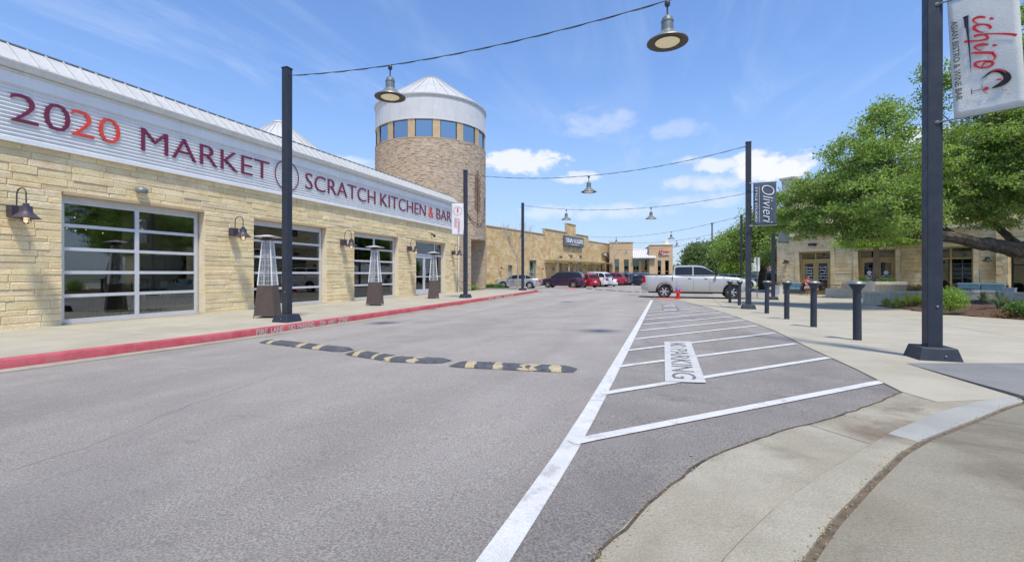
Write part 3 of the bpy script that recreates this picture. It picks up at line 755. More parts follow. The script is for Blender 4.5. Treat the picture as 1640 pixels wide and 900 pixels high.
# standing seam roof strip
rx0,rz0,rx1,rz1=FX+.13,5.86,FX-.50,6.45
m=MB(); m.add([(rx0,Y0,rz0),(rx0,Y1,rz0),(rx1,Y1,rz1),(rx1,Y0,rz1),(FX-1.6,Y1,rz1-.03),(FX-1.6,Y0,rz1-.03),(FX-1.6,Y1,5.6),(FX-1.6,Y0,5.6)],[(0,1,2,3),(3,2,4,5),(5,4,6,7)]); rf=m.build('roof','roof_metal',bld)
m=MB(); dv=Vector((rx1-rx0,0,rz1-rz0)).normalized(); nv=Vector((-dv.z,0,dv.x))*-1
if nv.z<0: nv=-nv
def seam_mesh():
    m=MB(); L=math.hypot(rx1-rx0,rz1-rz0); c=[]
    for (t) in (0,L):
        for (w_,h_) in ((-.011,0),(.011,0),(.011,.032),(-.011,.032)): c.append(Vector((0,w_,0))+dv*t+nv*h_)
    m.add(c,[(0,1,2,3),(7,6,5,4),(0,4,5,1),(1,5,6,2),(2,6,7,3),(3,7,4,0)]); return m
so_=seam_mesh().build('roof_seam','roof_metal',rf); so_.location=(rx0,Y0+.2,rz0)
k=1
while Y0+.2+k*.335<Y1-.1:
    c=so_.copy(); COL.objects.link(c); c.parent=rf; c.location=(rx0,Y0+.2+k*.335,rz0); k+=1
m=MB(); m.box(rx1-.05,rx1+.03,Y0,Y1,rz1-.005,rz1+.03); m.build('ridge_cap','lamp_grey',rf)
m=MB(); m.box(FX-16,FX-1.6,Y0,Y1,5.5,5.6); m.box(FX-16,FX-15.7,Y0,Y1,-.3,5.5); m.box(FX-15.7,FX-.42,Y0-.2,Y0,-.3,5.5); m.box(FX-15.7,FX-.42,Y1,Y1+.2,-.3,5.5); m.build('rear_shell','stucco_tan',bld)
m=MB(); m.tube([(FX+.09,Y1-.28,.16),(FX+.09,Y1-.28,5.7)],.05,10); m.build('downpipe','gutter_metal',bld)
# ---- inside
m=MB(); m.box(-20,FX-.43,Y0,Y1,.05,.12); m.build('interior_floor','interior_floor',bld)
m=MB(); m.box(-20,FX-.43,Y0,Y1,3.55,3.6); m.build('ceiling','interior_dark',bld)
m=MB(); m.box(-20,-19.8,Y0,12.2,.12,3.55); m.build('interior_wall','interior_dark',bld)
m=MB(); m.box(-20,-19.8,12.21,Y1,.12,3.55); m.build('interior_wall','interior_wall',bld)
for y in (9.2,14.2,): m=MB(); m.box(-15.5,-15.3,y,y+2.6,.12,3.55); m.build('partition','interior_wall',bld)
m=MB(); m.box(-19.2,-18.4,3,11,.12,1.2); m.box(-19.3,-18.3,2.9,11.1,1.201,1.26); m.build('bar_counter','wood_table',bld)
m=MB()
for k in range(5): m.tube([(-18.8+k*1.05,Y0+.3,3.2),(-18.8+k*1.05,Y1-.3,3.2)],.09,8)
o=m.build('ceiling_duct','interior_dark',bld)
for (x,y) in [(-14.9,7.6),(-15.3,9.7),(-14.9,12.9),(-15.2,14.8),(-15,18.3),(-15.1,20.2)]:
    t=thing('dining_table','round dining table indoors behind the '+('first' if y<11 else 'second' if y<16 else 'third')+' garage door, '+('left' if y in(7.6,12.9,18.3) else 'right')+' one','table',(x,y,.12),0,'tables inside the restaurant')
    b_=MB(); b_.lathe([(0,.74),(.4,.74),(.4,.77),(0,.77)],n=20); b_.build('tabletop','wood_table',t); b_=MB(); b_.lathe([(.25,0),(.25,.03),(.04,.06),(.04,.739)],n=10); b_.build('pedestal','black_trim',t)
def stool(x,y,rz):
    t=thing('bar_stool','dark backed stool indoors behind the '+('first' if y<11 else 'second' if y<16 else 'third')+' garage door, '+{8.2:'second',7.1:'leftmost',9.3:'third',9.95:'rightmost',12.6:'leftmost',13.6:'middle',14.5:'rightmost',18.0:'leftmost',19.2:'middle',20.4:'rightmost'}[y]+' of its row','stool',(x,y,.12),rz,'stools inside the restaurant')
    b_=MB(); b_.box(-.19,.19,-.19,.19,.66,.7); b_.build('seat','wood_table',t)
    for sx in(-1,1):
        for sy in(-1,1): b_=MB(); b_.tube([(sx*.24,sy*.24,0),(sx*.15,sy*.15,.66)],.014,6); b_.build('leg','black_trim',t)
    b_=MB(); b_.tube([(-.17,-.18,.7),(-.2,-.18,1.05),(-.2,.18,1.05),(-.17,.18,.7)],.013,6); b_.tube([(-.19,-.18,.88),(-.19,.18,.88)],.01,6); b_.build('backrest','black_trim',t)
for i,(x,y) in enumerate([(-14.5,8.2),(-14.3,7.1),(-14.7,9.3),(-14.5,9.95),(-14.6,12.6),(-14.5,13.6),(-14.6,14.5),(-14.6,18.0),(-14.5,19.2),(-14.6,20.4)]): stool(x,y,i*1.3)
m=MB()
rr_=random.Random(5)
for k in range(34):
    c=(rr_.uniform(-17.6,-14.6),rr_.uniform(5.5,17),rr_.uniform(2.35,2.95)); m.lathe([(0,.02),(.018,.008),(.018,-.012),(0,-.02)],c,6)
tag(m.build('string_light_bulbs','bulb'),'strings of small warm bulbs glowing inside behind the garage doors','string lights',kind='stuff')
# ---- sign lettering on the band
sgn=thing('restaurant_sign','large maroon and red dimensional letters reading 2020 MARKET SCRATCH KITCHEN & BAR on the corrugated band','sign',(0,0,0))
def band_word(t,a,b,m,h=.615,z=4.62,**k):
    k.setdefault('off',-.011)
    ya,yb=yfac(a,-(FX+.05)),yfac(b,-(FX+.05))
    M=frame((FX+.046,ya,z),(0,1,0),(0,0,1)); word(t,M,w=yb-ya,h=h,mat_=m,name='letter',parent=sgn,depth=.03,**k)
band_word('20',15,112,'maroon'); band_word('20',113,192,'sign_red')
for t,a,b in [('MARKET',226,431),('SCRATCH',489,601),('KITCHEN',609,681.5),('BAR',699,722.5)]: band_word(t,a,b,'maroon')
band_word('&',686.5,694,'sign_red')
def emblem(par,c,u,v,nrm,R_,mring,mleaf,dep=.02,name='emblem',ringw=.02,leafs=6):
    """ring with an ear of wheat; u right, v up"""
    c=Vector(c);u=Vector(u);v=Vector(v);nrm=Vector(nrm)
    def ring(r0,r1,a0=0,a1=2*PI,n=48):
        m=MB(); pts=[]
        for i in range(n+1):
            a=a0+(a1-a0)*i/n
            for r in(r0,r1):
                for d in(0,dep): pts.append(c+(u*math.cos(a)+v*math.sin(a))*r+nrm*d)
        fs=[]
        for i in range(n):
            q=i*4; w_=q+4; fs+=[(q+1,q+3,w_+3,w_+1),(q,q+1,w_+1,w_),(q+2,w_+2,w_+3,q+3)]
        m.add(pts,fs); return m
    ring(R_-ringw,R_).build('ring',mring,par)
    m=MB()
    def leaf(p,ang,l,wd):
        d=u*math.sin(ang)+v*math.cos(ang); s=nrm.cross(d); p=c+u*p[0]+v*p[1]
        vs=[p,p+d*l*.45+s*wd,p+d*l,p+d*l*.45-s*wd]; m.add([q+nrm*.001 for q in vs]+[q+nrm*dep for q in vs],[(4,5,6,7),(0,1,5,4),(1,2,6,5),(2,3,7,6),(3,0,4,7)])
    k=R_
    for i in range(leafs):
        z=-.45*k+i*k*.17
        leaf((0,z),.5,k*.36,k*.055); leaf((0,z),-.5,k*.36,k*.055)
    leaf((0,-.45*k+leafs*k*.17),0,k*.34,k*.05); leaf((0,-.85*k),0,k*1.5,k*.018)
    m.build('wheat_ear',mleaf,par)
ye=(yfac(438,13.45)+yfac(480,13.45))/2
emblem(sgn,(FX+.05,ye,4.93),(0,1,0),(0,0,1),(1,0,0),.56,'maroon','maroon',.02,ringw=.028)
# ---- wall lanterns
def lantern(y,label):
    t=thing('wall_lantern',label,'lantern',(FX+.01,y,2.68),0,'gooseneck lanterns on the restaurant wall')
    b_=MB(); b_.box(0,.20,-.10,.10,-.13,.12); bevel(b_.build('backplate','lantern_dark',t),.008)
    b_=MB(); pts=[(.16,0,.10),(.17,0,.34)]
    for i in range(9): a=PI-PI*i/8; pts.append((.335+.165*math.cos(a),0,.36+.13*math.sin(a)))
    pts+=[(.50,0,.16)]
    b_.tube(pts,.014,8); b_.build('gooseneck','lantern_dark',t,True)
    b_=MB(); b_.lathe([(0,.15),(.05,.15),(.055,.10),(.10,.09),(.105,-.02),(.13,-.06),(.22,-.15),(.245,-.165),(.235,-.17),(.12,-.10),(.0,-.09)],(.50,0,0),24); b_.build('shade','lantern_dark',t,True)
    b_=MB()
    for k in range(6):
        a=k*PI/3; b_.tube([(.50+.075*math.cos(a),.075*math.sin(a),-.15),(.50+.078*math.cos(a),.078*math.sin(a),-.24),(.50+.03*math.cos(a),.03*math.sin(a),-.285)],.005,5)
    b_.tube([(.5+.08*math.cos(a),.08*math.sin(a),-.2) for a in np.linspace(0,2*PI,13)],.005,5); b_.build('cage','lantern_dark',t)
    b_=MB(); b_.lathe([(0,-.26),(.035,-.24),(.05,-.18),(.035,-.12),(0,-.11)],(.50,0,0),12); b_.build('bulb','bulb',t,True)
for k,lab in enumerate(['dark gooseneck lantern left of the leftmost garage door, nearest the photo edge','dark gooseneck lantern between the first and second garage doors','dark gooseneck lantern between the second and third garage doors','dark gooseneck lantern between the third garage door and entrance door','dark gooseneck lantern right of the entrance door, beside the brick tower']):
    lantern(5.99+5.28*k if k<4 else 27.1,lab)
t=thing('emergency_light','grey half dome emergency light above the leftmost garage door','light',(FX+.01,yfac(226,13.5),3.55))
b_=MB(); b_.lathe([(.15,0),(.15,.03),(.13,.07),(.07,.10),(0,.105)],n=16,a0=-PI/2,a1=PI/2); b_.lathe([(.15,0),(.145,-.04),(.10,-.07)],n=16,a0=-PI/2,a1=PI/2); b_.build('housing','lamp_grey',t,True)
b_=MB(); b_.lathe([(.10,-.068),(.0,-.072)],n=16,a0=-PI/2,a1=PI/2); b_.build('lens','letter_white',t)
t=thing('security_camera','small dark security camera on the wall above the entrance door','camera',(FX+.01,yfac(691,13.5),3.62))
b_=MB(); b_.box(0,.05,-.05,.05,-.02,.08); b_.tube([(.04,0,.03),(.16,0,0)],.02); b_.build('bracket','lantern_dark',t)
b_=MB(); b_.lathe([(0,-.16),(.05,-.14),(.075,-.08),(.075,0),(0,.01)],(.18,0,0),14); b_.build('dome','black_trim',t,True)
# ================================================================ TOWER
TC=Vector((-17.95,32.45,0)); TR=4.2; TB=9.41+EYE; TW=10.72+EYE; TT=12.5+EYE
tw=thing('round_tower','round brick tower with a clerestory ring of windows, white drum and conical metal roof','tower',TC)
# arched recess at the foot, facing the street
RA0,RA1=R(-9),R(24)     # angles of the doorway recess (0 = +X)
def ang_at(px,rad=TR):
    # angle on the tower surface seen at pixel column px (near side)
    d=math.tan(0); ax=math.atan((px-820)/F)-TH; D=Vector((math.sin(ax),math.cos(ax),0)); o=-TC
    o=Vector((0,0,0))-Vector((TC.x,TC.y,0)); b=o.dot(D); c=o.dot(o)-rad*rad; q=b*b-c
    if q<0: return math.atan2((D*(-b)+o).y,(D*(-b)+o).x)
    p=o+D*(-b-math.sqrt(q)); return math.atan2(p.y,p.x)
RA0=ang_at(754); RA1=RA0+R(42)
RZ=3.9
m=MB(); m.lathe([(TR,-.3),(TR,RZ),(TR,TB)],n=96,a0=RA1,a1=RA0+2*PI); m.lathe([(TR,RZ),(TR,TB)],n=16,a0=RA0,a1=RA1); m.build('wall','brick_joint',tw,True)
# recess side walls and back
def pol(r,a,z): return Vector((r*math.cos(a),r*math.sin(a),z))
RD=TR-1.6
m=MB(); m.add([pol(TR,RA0,-.3),pol(RD,RA0+.02,-.3),pol(RD,RA0+.02,RZ),pol(TR,RA0,RZ),pol(TR,RA1,-.3),pol(RD,RA1-.02,-.3),pol(RD,RA1-.02,RZ),pol(TR,RA1,RZ)],[(0,1,2,3),(4,7,6,5),(1,5,6,2),(3,2,6,7)]); m.build('doorway_recess','brick_joint',tw)
bl_=MB(); ra=random.Random(9); z=.05; row=0
while z<TB-.02:
    h=.078; L=.235/TR; a=(row%2)*L/2
    while a<2*PI:
        d=math.atan2(math.sin(a+L/2),math.cos(a+L/2))
        mid=a+L/2; vis=math.cos(mid-math.atan2(-TC.y,-TC.x))>-.35
        inrec=(RA0<d<RA1) and z+h<RZ+.02
        if vis and not inrec:
            g_=.010/TR; dd=.010+ra.random()**3*.032+ra.random()*.005; a0_,a1_=a+g_/2,a+L-g_/2; z0_,z1_=z+.004,z+h-.008
            vs=[pol(TR-.01,a0_,z0_),pol(TR-.01,a1_,z0_),pol(TR-.01,a1_,z1_),pol(TR-.01,a0_,z1_),pol(TR+dd,a0_,z0_),pol(TR+dd,a1_,z0_),pol(TR+dd,a1_,z1_),pol(TR+dd,a0_,z1_)]
            bl_.add(vs,[(4,5,6,7),(0,1,5,4),(1,2,6,5),(2,3,7,6),(3,0,4,7)])
        a+=L
    z+=h; row+=1
# bricks on the visible recess flank (the far jamb) and its back
def flank(p,q):
    z=.15; row=0; d=(q-p); L=d.length; d.normalize(); nn=Vector((d.y,-d.x,0))
    c_=(pol(TR,(RA0+RA1)/2,0)-p); nn=nn if nn.dot(c_)>0 else -nn
    while z<RZ-.05:
        x=-(row%2)*.12
        while x<L:
            a_,b2=max(x,0)+.005,min(x+.235,L)-.005
            if b2>a_:
                dd=ra.random()**2*.03+.012; vs=[p+d*a_+Vector((0,0,z+.004)),p+d*b2+Vector((0,0,z+.004)),p+d*b2+Vector((0,0,z+.07)),p+d*a_+Vector((0,0,z+.07))]
                bl_.add(vs+[v_+nn*dd for v_ in vs],[(4,5,6,7),(0,1,5,4),(1,2,6,5),(2,3,7,6),(3,0,4,7)])
            x+=.245
        z+=.078; row+=1
flank(pol(TR,RA1,0),pol(RD,RA1-.02,0)); flank(pol(RD,RA1-.02,0),pol(RD,RA0+.02,0)); flank(pol(TR,RA0,0),pol(RD,RA0+.02,0))
o=bl_.build('brickwork','brick',tw); o['kind']='stuff'
# window ring: 15 bays
phi0=math.atan2(-TC.y,-TC.x)
bay=2*PI/15; 
base_a=ang_at(678.5); ring_in=TR-.14
m=MB(); m.lathe([(TR+.03,TB+.002),(TR+.03,TB+.06),(TR-.1,TB+.06)],n=90); m.build('sill_ring','trim_tan',tw,True)
m=MB(); m.lathe([(TR-.9,TB+.01),(TR-.9,TW)],n=40); m.build('core','interior_dark',tw)
for k in range(15):
    ca=base_a+k*bay; wa=bay*.70/2
    pm=MB(); a0_,a1_=ca+wa,ca+bay-wa
    for i in range(3):
        x0=a0_+(a1_-a0_)*i/3; x1=a0_+(a1_-a0_)*(i+1)/3
        pm.add([pol(TR-.02,x0,TB+.061),pol(TR-.02,x1,TB+.061),pol(TR-.02,x1,TW),pol(TR-.02,x0,TW)],[(0,1,2,3)])
    for x in(a0_,a1_): pm.add([pol(TR-.02,x,TB+.061),pol(TR-.2,x,TB+.061),pol(TR-.2,x,TW),pol(TR-.02,x,TW)],[(0,1,2,3),(3,2,1,0)])
    pm.build('pier','trim_tan',tw)
    fm=MB(); ft=.05/TR
    for (x0,x1,zz0,zz1) in [(ca-wa,ca-wa+ft,TB+.061,TW),(ca+wa-ft,ca+wa,TB+.061,TW),(ca-wa+ft,ca+wa-ft,TB+.061,TB+.11),(ca-wa+ft,ca+wa-ft,TW-.05,TW)]:
        p=[pol(TR-.08,x0,zz0),pol(TR-.08,x1,zz0),pol(TR-.08,x1,zz1),pol(TR-.08,x0,zz1)]; q=[pol(TR-.13,x0,zz0),pol(TR-.13,x1,zz0),pol(TR-.13,x1,zz1),pol(TR-.13,x0,zz1)]
        fm.add(p+q,[(0,1,2,3),(7,6,5,4),(0,4,5,1),(1,5,6,2),(2,6,7,3),(3,7,4,0)])
    fo=fm.build('window','lantern_dark',tw)
    gm=MB(); gm.add([pol(TR-.1,ca-wa+ft*.5,TB+.1),pol(TR-.1,ca+wa-ft*.5,TB+.1),pol(TR-.1,ca+wa-ft*.5,TW-.04),pol(TR-.1,ca-wa+ft*.5,TW-.04)],[(0,1,2,3)]); gm.build('pane','glass_blue',fo)
m=MB(); m.lathe([(TR-.2,TW),(TR+.03,TW),(TR+.03,TW+.06),(TR+.0,TW+.07),(TR+.0,TT-.12),(TR+.06,TT-.12),(TR+.10,TT-.06),(TR+.10,TT),(TR+.02,TT+.01)],n=96); m.build('drum','white_metal',tw,True)
# drum panel joints
for k in range(60):
    pass
jm=MB()
for k in range(60):
    a=2*PI*k/60; jm.add([pol(TR+.001,a-.0012,TW+.08),pol(TR+.010,a,TW+.08),pol(TR+.001,a+.0012,TW+.08),pol(TR+.001,a-.0012,TT-.12),pol(TR+.010,a,TT-.12),pol(TR+.001,a+.0012,TT-.12)],[(0,1,4,3),(1,2,5,4)])
jm.build('drum_seams','gutter_metal',tw)
CH=15.15+EYE
m=MB(); m.lathe([(TR+.08,TT+.002),(.72,CH-.12)],n=72); m.lathe([(.78,CH-.14),(.78,CH-.08),(.55,CH),(0,CH+.02)],n=40); rfo=m.build('cone_roof','roof_metal',tw,True,30)
def cone_seam(par,r0,z0,r1,z1,n,h=.05):
    ms=MB(); ms.add([(r0,-.014,z0),(r0,.014,z0),(r1,.006,z1),(r1,-.006,z1),(r0,-.014,z0+h),(r0,.014,z0+h),(r1,.006,z1+h),(r1,-.006,z1+h)],[(4,5,6,7),(0,1,5,4),(1,2,6,5),(2,3,7,6),(3,0,4,7)])
    o=ms.build('roof_seam','roof_metal',par)
    for k in range(1,n):
        c=o.copy(); COL.objects.link(c); c.parent=par; c.rotation_euler=(0,0,2*PI*k/n)
cone_seam(rfo,TR+.06,TT+.01,.75,CH-.12,32)
# tower emblem: outlined ear of wheat on the brick, curved with the wall
em=MB(); ac=ang_at(765,TR+.06); zc_=EYE+(HY-322)/F*35.2
def on(u,z): return pol(TR+.075,ac+u/TR,zc_+z)
def stroke(pts,rad=.028): em.tube([on(*p) for p in pts],rad,6)
ring=[(1.35*math.cos(a),1.0+ -1.0+1.45*math.sin(a)-.35) for a in np.linspace(PI*.86,PI*2.14,26)]
stroke(ring,.028); stroke([(0,-1.95),(0,1.5)],.024)
for i in range(5):
    z=-.9+i*.5
    for s_ in(-1,1): stroke([(0,z),(s_*.34,z+.30),(s_*.36,z+.62),(s_*.10,z+.36),(0,z+.05)],.022)
stroke([(0,1.5),(-.13,1.8),(0,2.15),(.13,1.8),(0,1.5)],.022)
em.build('wheat_emblem','emblem_brown',tw)
# ================================================================ second silo behind the restaurant
ax=-TH+math.atan((447-820)/F)
SD=47; sc=Vector((math.sin(ax)*SD,math.cos(ax)*SD,0))
Zs=SD*math.cos(math.atan((447-820)/F)); hz_=lambda py:EYE+(HY-py)/F*Zs
silo=thing('silo','white cone roofed silo rising behind the restaurant roof','silo',sc)
sr=(533-447)/F*Zs*.94
m=MB(); m.lathe([(sr-.12,0),(sr-.12,hz_(262))],n=48); m.build('wall','brick_joint',silo,True)
m=MB(); m.lathe([(sr,hz_(258)),(sr,hz_(254)),(.55,hz_(199)),(.6,hz_(198)),(.4,hz_(195)),(0,hz_(195))],n=64); r_=m.build('cone_roof','roof_metal',silo,True,30)
cone_seam(r_,sr,hz_(254),.6,hz_(199),30,.06)
# ================================================================ LAMP POLES, CABLES, LAMPS
POLE_H=6.35
def pole(x,y,label,z=None,h=POLE_H,w=.175,bw=.5,holes=True,group='dark square steel poles along the street'):
    z=zg(x,y) if z is None else z
    t=thing('steel_pole',label,'pole',(x,y,z),0,group)
    b=MB(); b.box(-w/2,w/2,-w/2,w/2,.1,h-.02); bevel(b.build('shaft','pole_paint',t),.012)
    b=MB(); b.frustum((0,0),bw,bw*.80,0,.19); bevel(b.build('base_cover','pole_paint',t),.012)
    b=MB(); b.box(-w/2-.008,w/2+.008,-w/2-.008,w/2+.008,h-.019,h+.012); b.build('cap','pole_paint',t)
    b=MB(); b.tube([(.02,-w/2-.001,.75),(.02,-w/2-.012,.75)],.013,8); b.tube([(.05,-bw*.45-.012,.09),(.05,-bw*.45-.022,.09)],.010,8); b.build('bolt','steel',t)
    return t
PL=[(-9.2,9.25),(-9.87,21.3),(-10.45,32.4)]; PR=[(3.39,8.1),(2.64,19.8)]; PR4=cw(14.5,26); PR3=cw(19.1,39)
p1=pole(*PL[0],'dark square steel pole before the second garage door, in front of a patio heater',SWZ)
b=MB(); b.box(-.13,-.088,-.05,.05,.95,1.16); b.build('outlet_box','lamp_grey',p1)
pole(*PL[1],'dark square steel pole with the small white and red banner, before the brick tower',SWZ)
pole(*PL[2],'farthest dark square steel pole on the left, in front of the silver sedan',SWZ-.02)
pole(*PR[0],'thick dark square steel pole at right foreground, holding the white ichiro banner')
pole(*PR[1],'dark square steel pole with the slate Olivieri banner, right of the pickup',w=.185)
pole(*PR4,'dark square steel pole rising into the oak foliage left of the plaza building')
pole(*PR3,'distant dark pole seen just left of the Olivieri banner pole')
def cable_curve(a,b,sag,n=26):
    a=Vector(a);b=Vector(b); return [a.lerp(b,i/n)-Vector((0,0,4*sag*(i/n)*(1-i/n))) for i in range(n+1)]
def lamp(loc,label,heading=0):
    t=thing('pendant_street_lamp',label,'street lamp',loc,heading,'pendant lamps hung on the street cables')
    b=MB(); b.tube([(0,0,.03),(0,0,-.24)],.014,8); b.lathe([(0,.05),(.035,.04),(.05,0),(.04,-.045),(.02,-.06)],n=10); b.build('hanger','lantern_dark',t,True)
    b=MB(); b.lathe([(0,-.20),(.05,-.215),(.085,-.25),(.095,-.30),(.105,-.302),(.105,-.325),(.098,-.33),(.102,-.47),(.12,-.49)],n=24); b.build('housing','lamp_grey',t,True,30)
    b=MB(); b.lathe([(.12,-.488),(.15,-.52),(.21,-.575),(.29,-.625),(.335,-.65),(.34,-.67),(.325,-.67),(.26,-.64),(.20,-.64),(.19,-.66)],n=36); b.build('shade','lamp_grey',t,True,50)
    b=MB(); b.lathe([(.337,-.672),(.325,-.675),(.262,-.645),(.215,-.65),(.205,-.668)],n=36); b.build('reflector','lamp_under',t,True)
    b=MB(); b.lathe([(.205,-.662),(.19,-.675),(0,-.69)],n=28); b.build('lens','led_lens',t,True)
    return t
def zabove(px,py,Z): return EYE+(HY-py)/F*Z
TOPZ=SWZ+POLE_H-.18
def cable_thing(pts,label,rad=.009,n=6,twist=None):
    b=MB(); b.tube(pts,rad,n)
    if twist:
        q=[]; 
        for i,p in enumerate(pts): a=i*2.1; q.append(p+Vector((0,math.cos(a)*.012,math.sin(a)*.012-.012)))
        b.tube(q,.006,5)
    tag(b.build('overhead_cable','cable',None,True),label,'cable','cables strung across the street')
def pole_cable(A,B,sag,lamps,label,dens=26,rad=.009):
    """lamps: (t, label)"""
    a=Vector(A); b=Vector(B)
    ts=[0]+[l[0] for l in lamps]+[1]
    pts=[]; n=60
    for i in range(n+1):
        t=i/n; pts.append(a.lerp(b,t)-Vector((0,0,4*sag*t*(1-t))))
    cable_thing(pts,label,rad,6,twist=True)
    for t,lab in lamps:
        p=a.lerp(b,t)-Vector((0,0,4*sag*t*(1-t)+.05)); lamp(p,lab)
pole_cable((*PL[0],TOPZ),(*PR[0],zg(*PR[0])+POLE_H-.1),.46,[(.255,'large pendant street lamp hanging just left of the brick tower top'),(.721,'largest pendant street lamp at the top of the photo, lens facing down')],'nearest overhead cable, across the top of the picture')
pole_cable((*PL[1],TOPZ),(*PR[1],zg(*PR[1])+POLE_H-.12),.62,[(.503,'pendant street lamp alone on the second cable, in the middle of the sky')],'second overhead cable, running to the Olivieri banner pole')
PL3=(*PL[2],TOPZ); R4=(*PR4,zg(*PR4)+POLE_H-.1)
pole_cable(PL3,R4,.72,[(.216,'left pendant lamp of the third cable, above the SEA LUXE block'),(.579,'right pendant lamp of the third cable, over the tan buildings')],'third overhead cable, carrying two pendant lamps')
def far_cable(p0,p1,sag,lamps,label):
    A=(*atd(p0[0],p0[2]),zabove(p0[0],p0[1],p0[2])); B_=(*atd(p1[0],p1[2]),zabove(p1[0],p1[1],p1[2]))
    X0,Z0=(p0[0]-820)/F*p0[2],p0[2]; X1,Z1=(p1[0]-820)/F*p1[2],p1[2]; L=[]
    for px,lab in lamps:
        u=(px-820)/F; t=(u*Z0-X0)/((X1-X0)-u*(Z1-Z0)); L.append((t,lab))
    pole_cable(A,B_,sag,L,label,rad=.011)
far_cable((925,377,62),(1187,346,39),.85,[(987,'small pendant lamp in front of the bare tree near the flat roofed block'),(1075,'pendant lamp above the right tan block with the red sign, upper one of two')],'fourth overhead cable, reaching the distant pole')
far_cable((974,386,62),(1178,366,50),.75,[(1084,'pendant lamp just below and right of the fourth cable lamp, beside the right block')],'fifth overhead cable, the lower one over the right tan block')
far_cable((960,399,74),(1160,383,62),.6,[(1003,'tiny pendant lamp against the flat roofed block wall'),(1060,'tiny pendant lamp against the block with the red sign')],'sixth overhead cable, thin and far above the parked cars')
# ================================================================ BANNERS
def banner_frame(x,y,zt,dirv):
    """M: +X out from the pole, +Y up, origin at top-left corner"""
    return frame((x,y,zt),dirv,(0,0,1))
def cloth(M,w,h,m,parent,wave=.012,lean=0,name='cloth'):
    b=MB(); nx,ny=10,20; vs=[]
    for j in range(ny+1):
        for i in range(nx+1):
            u=w*i/nx; v=-h*j/ny; z=wave*math.sin(u*7+v*3)*min(1,j/5)*(1 if 0<j<ny else .4)
            vs.append(M@Vector((u+lean*(-v),v,z)))
    b.add(vs,[(j*(nx+1)+i,(j+1)*(nx+1)+i,(j+1)*(nx+1)+i+1,j*(nx+1)+i+1) for j in range(ny) for i in range(nx)])
    o=b.build(name,m,parent,True); s=o.modifiers.new('thickness','SOLIDIFY'); s.thickness=.004; return o
def rods(M,w,h,parent,lean=0,inset=.0):
    for yy,ln in ((.012,0),(-h-.012,lean*h)):
        b=MB(); b.tube([M@Vector((-.12,yy,0)),M@Vector((w+.02+ln,yy,0))],.012,8); b.build('rod','lamp_grey',parent,True)
        b=MB(); b.tube([M@Vector((-.13,yy,0)),M@Vector((-.08,yy,0))],.03,8); b.build('bracket','lamp_grey',parent)
# ichiro banner near right: find world plane
Zp=6.5; dirc=Vector((.625,-.78)).normalized()
wx,wy=dirc.x*CT-dirc.y*ST, dirc.x*ST+dirc.y*CT
bd=Vector((wx,wy,0)).normalized()
lx,ly=atd(1516.5,6.38); ztop=zabove(1516,4,6.38); bh=1.60; bw=.66
Mi=banner_frame(lx,ly,ztop,bd); LEAN=.045
def px2b(M,px,py):
    """pixel of the photograph to local banner coordinates (real plane intersection)"""
    ax=(px-820)/F; az_=(HY-py)/F; D=Vector((ax*CT-ST,ax*ST+CT,az_)); O=Vector((0,0,EYE)); n=M.to_3x3()@Vector((0,0,1)); o=M.translation
    t=(o-O).dot(n)/D.dot(n); p=M.inverted()@(O+D*t); return p.x,p.y
ib=thing('street_banner','white cloth banner with red brushed ichiro lettering and ASIAN BISTRO & WINE BAR','banner')
BZ_=.006
cl_=cloth(Mi,bw,bh,'banner_cloth',ib,.008,LEAN); rods(Mi,bw,bh,ib,LEAN)
def crop2b(M,cx,cy): return px2b(M,1500+cx/4.5,cy/4.5)
FR=1 if (Mi.to_3x3()@Vector((0,0,1))).dot(Vector((0,0,EYE))-Mi.translation)>0 else -1
def brush(M,pts,wds,m,parent,name='brush_stroke',conv=crop2b,zoff=.018):
    p=[Vector(conv(M,*q)) for q in pts]
    # smooth
    for _ in range(2):
        q=[p[0]]; wq=[wds[0]]
        for i in range(len(p)-1): q+=[p[i]*.75+p[i+1]*.25,p[i]*.25+p[i+1]*.75]; wq+=[wds[i]*.75+wds[i+1]*.25,wds[i]*.25+wds[i+1]*.75]
        p=q+[p[-1]]; wds=wq+[wds[-1]]
    b=MB(); vs=[]
    for i,c in enumerate(p):
        t=(p[min(i+1,len(p)-1)]-p[max(i-1,0)]).normalized(); s=Vector((-t.y,t.x))*wds[i]/2
        for k in(-1,1): e=c+s*k; vs.append(M@Vector((e.x,e.y,FR*zoff)))
    b.add(vs,[(2*i,2*i+1,2*i+3,2*i+2) for i in range(len(p)-1)]); o=b.build(name,m,parent)
    sm=o.modifiers.new('thickness','SOLIDIFY'); sm.thickness=.002; return o
I='ink_red'; w1,w2,w3=.019,.031,.008
L_=lambda pts,wd,m=I,**k: brush(Mi,pts,wd,m,ib,**k)
L_([(354,132),(310,126),(270,140),(262,158),(300,178)],[w1,w2,w2,w1,w3],name='letter')
L_([(384,138),(412,142)],[w2,w1],name='letter')
L_([(385,215),(392,200),(365,183),(310,180),(270,195),(270,215),(310,238),(344,238)],[w1,w2,w1,w1,w2,w2,w1,w3],name='letter')
L_([(578,260),(520,250),(430,248),(340,252),(268,266)],[.030,.026,.014,w1,w2],name='letter')
L_([(340,252),(366,268),(374,285),(330,296),(270,300),(200,306)],[w3,w1,w2,w1,w1,w2],name='letter')
L_([(374,328),(330,324),(280,336),(276,354),(320,370)],[w1,w2,w2,w1,w3],name='letter')
L_([(404,332),(434,332)],[w2,w1],name='letter')
L_([(414,386),(340,384),(250,388)],[w2,w2,w1],name='letter')
L_([(400,388),(420,404),(424,424),(405,440)],[w1,w2,w1,w3],name='letter')
